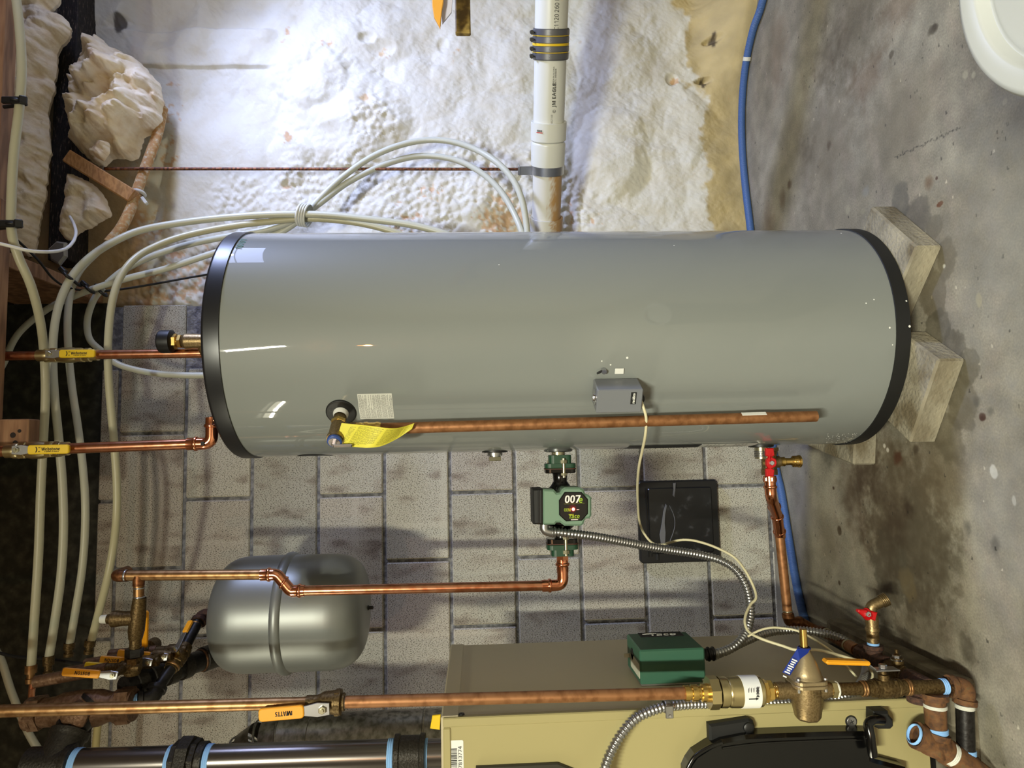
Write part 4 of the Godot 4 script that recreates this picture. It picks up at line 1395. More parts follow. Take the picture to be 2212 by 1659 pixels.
func print_lines(w: int, h: int, paper: Color, ink: Color, line: int, seed_: int, blocks := []) -> ImageTexture:
	var im := Image.create(w, h, false, Image.FORMAT_RGB8)
	im.fill(paper)
	var r := RandomNumberGenerator.new()
	r.seed = seed_
	if blocks.is_empty():
		blocks = [Rect2i(int(w * 0.05), int(h * 0.05), int(w * 0.9), int(h * 0.9))]
	for b in blocks:
		var y: int = b.position.y
		while y < b.end.y - line / 2:
			var x: int = b.position.x
			var end: int = b.end.x if r.randf() < 0.8 else b.position.x + int(b.size.x * r.randf_range(0.3, 0.9))
			while x < end - 4:
				var l := mini(r.randi_range(line, line * 4), end - x)
				for k in range(0, l, 3):
					im.fill_rect(Rect2i(x + k, y + r.randi_range(0, 1), 2, maxi(2, int(line * 0.55)) - r.randi_range(0, 2)), ink)
				x += l + line / 2
			y += line
	return ImageTexture.create_from_image(im)


func heater() -> void:
	var c := TANK
	var yb := 0.055
	var yt := 1.4515
	var t := thing("water_tank", "tall grey cylindrical water heater tank with black top and bottom caps", "water heater", TANK + UP * yb)
	var mb := MB.new()
	lathe(mb, c, UP, [Vector2(yb + 0.012, TANK_R - 0.002), Vector2(yb + 0.028, TANK_R), Vector2(yb + 0.030, TANK_R), Vector2(yt - 0.032, TANK_R), Vector2(yt - 0.03, TANK_R), Vector2(yt - 0.02, TANK_R - 0.004)], 128)
	var body := part(mb, "jacket", M.tank_gray, t)
	mb = MB.new()
	lathe(mb, c, UP, [Vector2(yt - 0.036, TANK_R - 0.003), Vector2(yt - 0.036, TANK_R + 0.003), Vector2(yt - 0.008, TANK_R + 0.003), Vector2(yt - 0.0025, TANK_R + 0.0005), Vector2(yt, TANK_R - 0.006), Vector2(yt + 0.004, TANK_R * 0.5), Vector2(yt + 0.004, 0)], 128, 0.6)
	part(mb, "top_cap", mat(Color(0.085, 0.088, 0.10), 0.36), t)
	mb = MB.new()
	lathe(mb, c, UP, [Vector2(yb, 0), Vector2(yb, TANK_R - 0.004), Vector2(yb + 0.003, TANK_R + 0.002), Vector2(yb + 0.032, TANK_R + 0.0025), Vector2(yb + 0.033, TANK_R - 0.002)], 128, 0.6)
	part(mb, "bottom_cap", M.black_soft, t)
	# black ring where the relief valve sits
	var p := on_tank(737, 891)
	var o := tank_out(p)
	mb = MB.new()
	lathe(mb, p - o * 0.004, o, [Vector2(0, 0.031), Vector2(0.0055, 0.030), Vector2(0.007, 0.027), Vector2(0.007, 0.010)], 32)
	var plate := part(mb, "port_plate", M.black, t)
	var su := UP.cross(o)
	words("R", plate, p + o * 0.0033 + UP * 0.016 + su * 0.009, su, UP, 0.008, 0.011, mat(Color(0.2, 0.2, 0.2), 0.5))
	mb = MB.new()
	lathe(mb, p, o, [Vector2(0, 0.0155), Vector2(0.007, 0.0150), Vector2(0.010, 0.0132), Vector2(0.014, 0.0125)], 24)
	part(mb, "sealant", M.white, plate)
	# ports on the left side
	for q in [[1210, 0.033, 0.0155, mat(Color(0.30, 0.31, 0.31), 0.3, 0.4)], [1659, 0.029, 0.0145, M.black]]:
		p = on_tank(q[0], 958 if q[0] > 1500 else 968)
		p = Vector3(TANK.x - TANK_R, p.y, 0.60)
		mb = MB.new()
		lathe(mb, p + RT * 0.006, LEFT, [Vector2(0, q[1]), Vector2(0.0085, q[1] - 0.001), Vector2(0.010, q[1] - 0.006), Vector2(0.010, 0.01)], 32)
		plate = part(mb, "port_plate", q[3], t)
		mb = MB.new()
		lathe(mb, p, LEFT, [Vector2(0, q[2]), Vector2(0.03, q[2]), Vector2(0.03, 0)], 24)
		part(mb, "nipple", M.zinc_warm, plate)
		mb = MB.new()
		for k in 3:
			bead(mb, p + LEFT * (0.014 + 0.005 * k), LEFT, q[2], 0.0015, 0.004)
		part(mb, "thread", M.zinc, plate)
	p = Vector3(TANK.x - TANK_R, on_tank(1070, 970).y, 0.60)
	mb = MB.new()
	lathe(mb, p + RT * 0.006, LEFT, [Vector2(0, 0.030), Vector2(0.007, 0.029), Vector2(0.0085, 0.024), Vector2(0.0085, 0.01)], 32)
	plate = part(mb, "port_plate", M.black, t)
	mb = MB.new()
	lathe(mb, p, LEFT, [Vector2(0, 0.017), Vector2(0.009, 0.017), Vector2(0.009, 0.0125), Vector2(0.013, 0.0125), Vector2(0.013, 0)], 24)
	part(mb, "washer", M.zinc, plate)
	mb = MB.new()
	hexnut(mb, p + LEFT * 0.012, LEFT, 0.0155, 0.009)
	part(mb, "plug", M.zinc_warm, plate)
	# printed notice
	var a0 := tank_angle(on_tank(812, 904))
	var a1 := tank_angle(on_tank(812, 850))
	mb = MB.new()
	wrap_sheet(mb, a0, a1, on_tank(849, 880).y, on_tank(775, 880).y, 0.0006)
	var m := mat(Color(1, 1, 1), 0.45)
	var bl := []
	for k in 6:
		bl.append(Rect2i(14, 10 + k * 84, 350, 78))
	m.albedo_texture = print_lines(380, 512, Color(0.80, 0.80, 0.77), Color(0.16, 0.16, 0.16), 13, 5, bl)
	part(mb, "notice", m, t, "white printed notice label")
	# oval badge seen edge on
	var ang := tank_angle(on_tank(678, 985)) - 0.05
	mb = MB.new()
	var oc := on_tank(680, 985).y
	for k in 28:
		var y0 := oc - 0.038 + 0.076 * k / 28.0
		var y1 := oc - 0.038 + 0.076 * (k + 1) / 28.0
		var hw := 0.21 * sqrt(maxf(0.0, 1.0 - pow((y0 + y1 - 2 * oc) / 0.076, 2)))
		if hw > 0.01:
			wrap_sheet(mb, ang - hw, ang + hw, y0, y1, 0.0008, 8)
	var badge := part(mb, "badge", M.black, t, "black oval badge")
	var bo := Vector3(sin(ang + 0.07), 0, cos(ang + 0.07))
	words("P", badge, TANK + bo * (TANK_R + 0.0012) + UP * oc, UP.cross(bo), UP, 0.03, 0.042, mat(Color(0.62, 0.62, 0.62), 0.5))
	# rating labels round the left side
	var al := tank_angle(on_tank(1500, 956))
	mb = MB.new()
	wrap_sheet(mb, al - 0.5, al - 0.06, on_tank(1540, 955).y, on_tank(1362, 960).y, 0.0006)
	part(mb, "rating_label", mat(Color(0.07, 0.07, 0.08), 0.45), t, "black rating label")
	mb = MB.new()
	wrap_sheet(mb, al - 0.5, al - 0.05, on_tank(1640, 955).y, on_tank(1522, 955).y, 0.0008)
	m = mat(Color(1, 1, 1), 0.5)
	m.albedo_texture = print_lines(256, 256, Color(0.74, 0.74, 0.72), Color(0.25, 0.25, 0.25), 16, 9)
	part(mb, "rating_label", m, t, "white rating label")
	# paint specks
	mb = MB.new()
	for q in [[1965, 705, 3.2], [1922, 708, 2.6], [1958, 650, 2.2], [1817, 504, 2.0], [1888, 647, 1.8], [1871, 655, 1.8], [1355, 773, 3.0], [1300, 780, 1.8], [1319, 788, 2.0], [1456, 530, 1.6], [1078, 572, 1.6], [1928, 745, 1.6]]:
		var s := on_tank(q[0], q[1], TANK_R + (0.0028 if q[0] > 1935 else 0.0))
		lathe(mb, s, tank_out(s), [Vector2(0, q[2] * 0.0008), Vector2(0.0004, q[2] * 0.0006), Vector2(0.0004, 0)], 8)
	for k in 90:
		var s := on_tank(rng.randf_range(1785, 1880), 935 + rng.randf_range(0, 22))
		lathe(mb, s, tank_out(s), [Vector2(0, 0.0008), Vector2(0.0003, 0.0005), Vector2(0.0003, 0)], 5)
	part(mb, "paint_speck", M.white, t).set_meta("kind", "stuff")
	# pencil note near the top right
	p = on_tank(521, 527)
	o = tank_out(p)
	words("10/01", body, p + o * 0.0004, UP.cross(o) , UP, 0.045, 0.014, mat(Color(0.20, 0.42, 0.34), 0.6), false, 0.3)

	relief_valve()
	control_box()
	top_pipes()


func relief_valve() -> void:
	var s := on_tank(737, 893)
	var o := tank_out(s)
	var t := thing("relief_valve", "brass relief valve with a chrome lever on the front of the tank", "valve", s)
	var axis_p := s + o * 0.050
	var mb := MB.new()
	lathe(mb, s + o * 0.012, o, [Vector2(0, 0.0125), Vector2(0.012, 0.0135), Vector2(0.02, 0.0125), Vector2(0.03, 0.0145), Vector2(0.055, 0.0145), Vector2(0.06, 0.0165), Vector2(0.068, 0.0165), Vector2(0.068, 0)], 24, 0.6)
	lathe(mb, axis_p, DOWN, [Vector2(0, 0.012), Vector2(0.024, 0.012), Vector2(0.026, 0.0145), Vector2(0.036, 0.0145), Vector2(0.036, 0)], 20)
	part(mb, "valve_body", M.brass_cast, t)
	mb = MB.new()
	hexnut(mb, s + o * 0.026, o, 0.0155, 0.009)
	part(mb, "hex_collar", M.brass, t)
	# lever end
	var e := s + o * 0.081
	mb = MB.new()
	lathe(mb, e, o, [Vector2(0, 0.0145), Vector2(0.004, 0.0145), Vector2(0.006, 0.0125), Vector2(0.006, 0)], 24)
	part(mb, "rating_disc", mat(Color(0.17, 0.27, 0.52), 0.4), t)
	mb = MB.new()
	lathe(mb, e + o * 0.006, o, [Vector2(0, 0.0108), Vector2(0.001, 0.0108), Vector2(0.001, 0)], 24)
	box(mb, frame(e + o * 0.016 + DOWN * 0.017, DOWN, o), Vector3(0.036, 0.004, 0.007), 0.0015)
	box(mb, frame(e + o * 0.010, DOWN, o), Vector3(0.008, 0.012, 0.006), 0.0015)
	part(mb, "lever", M.chrome, t)
	# yellow paper tag
	mb = MB.new()
	var edge := []
	var top := [[738, 914], [770, 917], [800, 920], [830, 924], [855, 925], [878, 920], [895, 914]]
	var bot := [[728, 947], [742, 962], [772, 966], [800, 967], [828, 962], [862, 945], [890, 926]]
	var rad := [0.070, 0.078, 0.092, 0.10, 0.092, 0.075, 0.066]
	var rows := []
	for k in 7:
		var a := on_tank(top[k][0], top[k][1], TANK_R + rad[k] - 0.006)
		var b := on_tank(bot[k][0], bot[k][1], TANK_R + rad[k] + 0.004)
		rows.append([a, b])
	var front := []
	var n := 24
	for k in n + 1:
		var f := 6.0 * k / n
		var i := mini(int(f), 5)
		var row := []
		for j in 7:
			var q := []
			for d in range(-1, 3):
				var r: Array = rows[clampi(i + d, 0, 6)]
				q.append((r[0] as Vector3).lerp(r[1], j / 6.0))
			row.append((q[1] as Vector3).cubic_interpolate(q[2], q[0], q[3], f - i))
		front.append(row)
	for side in 2:
		var ids := []
		for k in n + 1:
			var row := []
			for j in 7:
				var du: Vector3 = front[mini(k + 1, n)][j] - front[maxi(k - 1, 0)][j]
				var dv: Vector3 = front[k][mini(j + 1, 6)] - front[k][maxi(j - 1, 0)]
				var nn := du.cross(dv).normalized()
				if nn.z < 0:
					nn = -nn
				var p: Vector3 = front[k][j]
				row.append(mb.add(p + nn * (0.0004 if side == 0 else -0.0004), nn if side == 0 else -nn, Vector2(float(k) / n, j / 6.0)))
			ids.append(row)
		for k in n:
			for j in 6:
				mb.quad(ids[k][j], ids[k + 1][j], ids[k + 1][j + 1], ids[k][j + 1])
	var m := mat(Color(1, 1, 1), 0.5)
	m.albedo_texture = tag_print()
	single(mb, "warning_tag", m, "yellow printed warning tag curling over the relief valve pipe", "tag")
	# discharge pipe
	var a := axis_p + DOWN * 0.034
	var b := on_tank(1763, 899, TANK_R + 0.048)
	mb = MB.new()
	var d := (b - a).normalized()
	lathe(mb, a + d * 0.02, d, [Vector2(0, 0.0111), Vector2((b - a).length() - 0.02, 0.0111), Vector2((b - a).length() - 0.02, 0.0098), Vector2((b - a).length() - 0.03, 0.0098)], 24)
	var dp := thing("discharge_pipe", "brown copper discharge pipe running down the front of the tank", "pipe", b)
	var pipe := part(mb, "pipe", M.copper_dull, dp)
	mb = MB.new()
	lathe(mb, a, d, [Vector2(0.0, 0.0), Vector2(0.0, 0.013), Vector2(0.012, 0.0135), Vector2(0.013, 0.0125), Vector2(0.016, 0.0125), Vector2(0.018, 0.0140), Vector2(0.024, 0.0140), Vector2(0.026, 0.0125), Vector2(0.038, 0.0125), Vector2(0.042, 0.0138), Vector2(0.047, 0.0125), Vector2(0.05, 0.0112)], 24, 0.6)
	part(mb, "press_adapter", M.brass, dp)
	mb = MB.new()
	var l0 := on_tank(1604, 890, TANK_R + 0.05).y
	var l1 := on_tank(1657, 890, TANK_R + 0.05).y
	var prof := []
	var ax := a + d * ((a.y - l0) / absf(d.y))
	var side := Vector3(0.75, 0, 0.66).normalized()
	box(mb, frame(ax + d * (l0 - l1) / 2 + side * 0.0108, d, side), Vector3(l0 - l1, 0.0012, 0.009), 0.0005)
	part(mb, "sticker", M.white, dp, "small white sticker")


func tag_print() -> ImageTexture:
	var t := print_lines(512, 190, Color(0.84, 0.80, 0.27), Color(0.22, 0.22, 0.07), 9, 3, [Rect2i(62, 22, 30, 140), Rect2i(108, 12, 150, 166), Rect2i(280, 14, 130, 160), Rect2i(424, 20, 76, 150)])
	return t


func control_box() -> void:
	var s := on_tank(1326, 838)
	var o := tank_out(s)
	var side := UP.cross(o)                     # to the right
	var h := 0.0885
	var w := 0.050
	var d := 0.052
	var c := s + o * (d / 2 + 0.004) + DOWN * 0.001 - side * 0.002
	var t := thing("control_box", "small grey control box strapped to the front of the tank", "control box", c - UP * h / 2)
	var mb := MB.new()
	box(mb, frame(c, side, UP), Vector3(w, h, d), 0.002)
	var cover := part(mb, "cover", mat(Color(0.43, 0.44, 0.46), 0.42), t)
	# ink plate with the maker's word, near the lower right corner
	var f := c + o * (d / 2)
	mb = MB.new()
	box(mb, frame(f + UP * (-h / 2 + 0.018) + side * (w / 2 - 0.0185), side, UP), Vector3(0.026, 0.011, 0.001), 0.0003)
	part(mb, "name_plate", M.ink, cover)
	words("resideo", cover, f + o * 0.0007 + UP * (-h / 2 + 0.018) + side * (w / 2 - 0.0185), side, UP, 0.021, 0.0055, M.ink_white)
	# dial on the top
	mb = MB.new()
	var top := c + UP * (h / 2)
	lathe(mb, top + o * 0.004, UP, [Vector2(0, 0.016), Vector2(0.0015, 0.016), Vector2(0.002, 0.013), Vector2(0.002, 0.008), Vector2(0.005, 0.007), Vector2(0.005, 0)], 24)
	part(mb, "dial", M.chrome, t)
	mb = MB.new()
	lathe(mb, c - UP * (h / 2 - 0.01) - UP * 0.012 - side * 0.008, DOWN, [Vector2(0, 0.008), Vector2(0.006, 0.0075), Vector2(0.008, 0.005), Vector2(0.008, 0)], 16)
	part(mb, "bushing", M.black_soft, t)
	# mounting side: steel well nut, white tag and black lead
	var g0 := on_tank(1305, 803, TANK_R + 0.008)
	mb = MB.new()
	lathe(mb, g0 - o * 0.008, o, [Vector2(0, 0.006), Vector2(0.010, 0.005), Vector2(0.010, 0)], 12)
	part(mb, "well_nut", M.chrome, t)
	mb = MB.new()
	tube(mb, spline([on_tank(1290, 807, TANK_R + 0.006), on_tank(1296, 803, TANK_R + 0.008), on_tank(1304, 801, TANK_R + 0.008)]), 0.002, 8)
	part(mb, "lead", M.rubber, t)
	mb = MB.new()
	var q0 := on_tank(1327, 797, TANK_R + 0.002)
	box(mb, frame(on_tank(1338, 802, TANK_R + 0.003), side, UP), Vector3(0.012, 0.018, 0.002), 0.0008)
	part(mb, "paper_tab", M.white, t)
	# thin cream cable from the box to the boiler
	mb = MB.new()
	var st := on_tank(1383, 862, TANK_R + 0.03)
	tube(mb, spline([st] + PS([[1390, 880, 0.84], [1396, 905, 0.83], [1394, 940, 0.80], [1387, 975, 0.74], [1380, 1010, 0.68], [1377, 1050, 0.60], [1378, 1090, 0.52], [1381, 1125, 0.46], [1390, 1150, 0.43], [1408, 1172, 0.44], [1428, 1177, 0.47], [1450, 1171, 0.50], [1475, 1166, 0.52], [1505, 1169, 0.53], [1545, 1182, 0.54], [1585, 1203, 0.55], [1610, 1233, 0.58], [1628, 1268, 0.60], [1633, 1292, 0.62], [1622, 1305, 0.63], [1612, 1325, 0.65], [1609, 1345, 0.67], [1618, 1365, 0.69], [1645, 1380, 0.72], [1690, 1395, 0.74], [1720, 1404, 0.76], [1765, 1404, 0.78], [1800, 1412, 0.78], [1835, 1422, 0.78], [1868, 1433, 0.78], [1884, 1455, 0.76], [1880, 1480, 0.74]], 0.6), 5), 0.0030, 8)
	single(mb, "thermostat_cable", M.cable, "thin cream cable looping from the grey control box across the hatch to the boiler", "cable")


# a handle: flat grip with a steel shank and a nut on the stem, in the axes right and up
func lever_handle(t: Node3D, stem: Vector3, dir: Vector3, face: Vector3, grip0: float, grip1: float, w: float, grip: Material, text := "", text_up := Vector3.ZERO, turned := false) -> void:
	dir = dir.normalized()
	face = (face - dir * face.dot(dir)).normalized()
	var fr := frame(stem, dir, face.cross(dir))
	var mb := MB.new()
	prism(mb, [Vector2(-w * 0.55, -w * 0.45), Vector2(w * 0.4, -w * 0.55), Vector2(grip0 + 0.006, -w * 0.33), Vector2(grip0 + 0.006, w * 0.33), Vector2(w * 0.4, w * 0.55), Vector2(-w * 0.55, w * 0.45)], fr, 0.0022, 0.0006)
	var shank := part(mb, "lever", M.zinc, t)
	mb = MB.new()
	hexnut(mb, stem + face * 0.002, face, w * 0.32, 0.005)
	lathe(mb, stem + face * 0.006, face, [Vector2(0, w * 0.15), Vector2(0.004, w * 0.15), Vector2(0.004, 0)], 12)
	part(mb, "nut", M.zinc_warm, shank)
	mb = MB.new()
	var o := rounded(grip1 - grip0, w, w * 0.28, 4)
	for k in o.size():
		o[k] += Vector2((grip0 + grip1) / 2, 0)
	prism(mb, o, Transform3D(fr.basis, stem - face * 0.001), 0.006, 0.0015)
	var gr := part(mb, "grip", grip, t)
	if text:
		var up := text_up
		var right := up.cross(face)
		words(text, gr, stem + dir * ((grip0 + grip1) / 2) + face * 0.0053, right, up, (grip1 - grip0) * 0.42, w * 0.42, M.ink)


func ball_valve(t: Node3D, a: Vector3, b: Vector3, r: float, mb_mat: Material) -> void:   # body between a and b with hex ends
	var d := (b - a).normalized()
	var l := (b - a).length()
	var mb := MB.new()
	lathe(mb, a, d, [Vector2(0, 0), Vector2(0, r * 0.85), Vector2(l * 0.12, r * 0.85), Vector2(l * 0.13, r * 1.0), Vector2(l * 0.2, r * 1.0), Vector2(l * 0.22, r * 0.88), Vector2(l * 0.3, r * 0.92), Vector2(l * 0.42, r * 1.12), Vector2(l * 0.58, r * 1.12), Vector2(l * 0.7, r * 0.92), Vector2(l * 0.78, r * 0.88), Vector2(l * 0.8, r * 1.0), Vector2(l * 0.87, r * 1.0), Vector2(l * 0.88, r * 0.85), Vector2(l, r * 0.85), Vector2(l, 0)], 24, 0.75)
	var body := part(mb, "valve_body", mb_mat, t)
	mb = MB.new()
	hexnut(mb, a + d * l * 0.24, d, r * 1.12, l * 0.1)
	mb.cut()
	hexnut(mb, b - d * l * 0.34, d, r * 1.12, l * 0.1)
	part(mb, "hex_collar", mb_mat, body)


func press_ring(mb: MB, c: Vector3, d: Vector3, r: float) -> void:     # the collar of a press fitting with its bead
	d = d.normalized()
	lathe(mb, c - d * 0.014, d, [Vector2(0, r), Vector2(0, r + 0.0016), Vector2(0.007, r + 0.0016), Vector2(0.008, r + 0.0035), Vector2(0.0095, r + 0.0042), Vector2(0.012, r + 0.0042), Vector2(0.0135, r + 0.0035), Vector2(0.015, r + 0.0018), Vector2(0.028, r + 0.0018), Vector2(0.028, r)], 24, 0.5)


func top_pipes() -> void:
	var r := 0.0111
	# rear supply pipe
	var z := 0.50
	var a := P(-40, 770, z)
	var b := P(436, 769, z)
	b.x = a.x
	b.z = z
	a.y = 2.515
	var t := thing("supply_pipe", "bright copper pipe dropping to the top of the tank beside the black vent knob", "pipe", Vector3(b.x, 1.455, z))
	var v0 := P(82, 770, z)
	var v1 := P(212, 770, z)
	v0.x = a.x
	v1.x = a.x
	var mb := MB.new()
	tube(mb, [a, v0 + DOWN * 0.005], r, 20)
	mb.cut()
	tube(mb, [v1 + UP * 0.005, Vector3(b.x, 1.454, z)], r, 20)
	part(mb, "pipe", M.copper, t)
	var bv := thing("ball_valve", "brass ball valve with a yellow lever on the rear copper pipe beside the vent knob", "valve", v1, "yellow lever ball valves above the tank")
	ball_valve(bv, v0, v1, 0.0165, M.brass_pale)
	webstone(bv, (v0 + v1) / 2 + UP * 0.028, FRONT, 0.0185)
	# vent with black knob
	var c := P(425, 737, 0.52)
	t = thing("air_vent", "brass vent fitting with a round black knob on top of the tank", "vent", Vector3(c.x, 1.455, 0.52))
	mb = MB.new()
	var k0 := P(403, 737, 0.52)
	lathe(mb, Vector3(c.x, 1.455, 0.52), UP, [Vector2(0, 0), Vector2(0, 0.017), Vector2(c.y - 1.455 - 0.015, 0.017), Vector2(k0.y - 1.455, 0.0185), Vector2(k0.y - 1.450, 0.0165), Vector2(k0.y - 1.445, 0.013), Vector2(k0.y - 1.443, 0)], 24, 0.7)
	var cy := P(428, 760, 0.51)
	tube(mb, [Vector3(c.x, c.y - 0.012, 0.52), Vector3(a.x, c.y - 0.016, 0.50)], 0.015, 16)
	part(mb, "tee_body", M.brass_cast, t)
	mb = MB.new()
	var y0 := P(400, 737, 0.52).y
	var y1 := P(372, 737, 0.52).y
	lathe(mb, Vector3(c.x, y0 - 0.004, 0.52), UP, [Vector2(0, 0), Vector2(0, 0.011), Vector2(y1 - y0, 0.011), Vector2(y1 - y0, 0)], 20)
	hexnut(mb, Vector3(c.x, y0 + (y1 - y0) * 0.25, 0.52), UP, 0.0165, 0.008)
	mb.cut()
	hexnut(mb, Vector3(c.x, y0 + (y1 - y0) * 0.62, 0.52), UP, 0.0185, 0.009, 0.4)
	part(mb, "hex_fitting", M.brass, t)
	mb = MB.new()
	var y2 := P(343, 737, 0.52).y
	lathe(mb, Vector3(c.x, y1 - 0.003, 0.52), UP, [Vector2(0, 0), Vector2(0, 0.022), Vector2(0.003, 0.0275), Vector2(y2 - y1 - 0.004, 0.0275), Vector2(y2 - y1, 0.025), Vector2(y2 - y1 + 0.001, 0)], 32, 0.6)
	part(mb, "knob", M.black, t)
	# front pipe
	z = 0.70
	a = P(-40, 976, z)
	b = P(459, 958, z)
	var y := 1.4785
	t = thing("supply_pipe", "copper pipe with a press elbow at the front left of the tank lid", "pipe", Vector3(0.06, 1.455, z))
	v0 = P(14, 975, z)
	v1 = P(148, 969, z)
	mb = MB.new()
	tube(mb, [v1 + UP * 0.004, Vector3(b.x, y + 0.035, z)], r, 20)
	mb.cut()
	tube(mb, [Vector3(v0.x, 2.515, v0.z), v0], r, 20)
	mb.cut()
	tube(mb, arc_path([Vector3(b.x + 0.02, y, z), Vector3(0.065, y, z), Vector3(0.065, 1.45, z)], 0.016), r, 20)
	part(mb, "pipe", M.copper, t)
	mb = MB.new()
	var top := Vector3(b.x, y + 0.035, z)
	tube(mb, arc_path([top, Vector3(b.x, y, z), Vector3(b.x + 0.04, y, z)], 0.022, 10), r + 0.0014, 20)
	press_ring(mb, top, UP, r)
	press_ring(mb, Vector3(b.x + 0.04, y, z), RT, r)
	var el := part(mb, "press_elbow", M.copper_shiny, t)
	mb = MB.new()
	box(mb, frame(top + Vector3(0.0, -0.022, r + 0.0035), RT, UP), Vector3(0.008, 0.007, 0.0012), 0.0003)
	part(mb, "crimp_mark", M.ink, el)
	bv = thing("ball_valve", "brass ball valve with a yellow lever on the pipe under the square wood block", "valve", v1, "yellow lever ball valves above the tank")
	ball_valve(bv, v0, v1, 0.0165, M.brass_pale)
	webstone(bv, P(53, 972, z) + FRONT * 0.0, FRONT, 0.0185)


func webstone(t: Node3D, at: Vector3, face: Vector3, w: float) -> void:
	var st := at + face * 0.022
	var mb := MB.new()
	lathe(mb, at, face, [Vector2(0, 0.008), Vector2(0.02, 0.008), Vector2(0.02, 0)], 14)
	part(mb, "stem", M.brass_pale, t)
	lever_handle(t, st, DOWN, face, 0.022, 0.103, w, M.yellow)
	var gr: Node3D = t.get_node("grip")
	words("Webstone", gr, st + DOWN * 0.068 + face * 0.0053 + RT * 0.001, DOWN, RT, 0.036, 0.0065, M.ink)
	words("A BRAND OF NIBCO", gr, st + DOWN * 0.070 + face * 0.0053 - RT * 0.0045, DOWN, RT, 0.028, 0.0018, M.ink, false)
	words(")", gr, st + DOWN * 0.040 + face * 0.0053, DOWN, RT, 0.004, 0.011, M.ink)
	words("ON", gr, st + DOWN * 0.046 + face * 0.0053 + RT * 0.004, DOWN, RT, 0.004, 0.002, M.ink, false)
	words("OFF", gr, st + DOWN * 0.046 + face * 0.0053 - RT * 0.004, DOWN, RT, 0.004, 0.002, M.ink, false)


# a prism whose outline is measured in the photograph on the plane z
func px_prism(mb: MB, list: Array, z: float, depth: float, bevel := 0.002) -> void:
	var o := P(list[0][0], list[0][1], z)
	var pl := []
	for p in list:
		var w := P(p[0], p[1], z) - o
		pl.append(Vector2(w.x, w.y))
	prism(mb, pl, frame(o - FRONT * depth, RT, UP), depth, bevel)


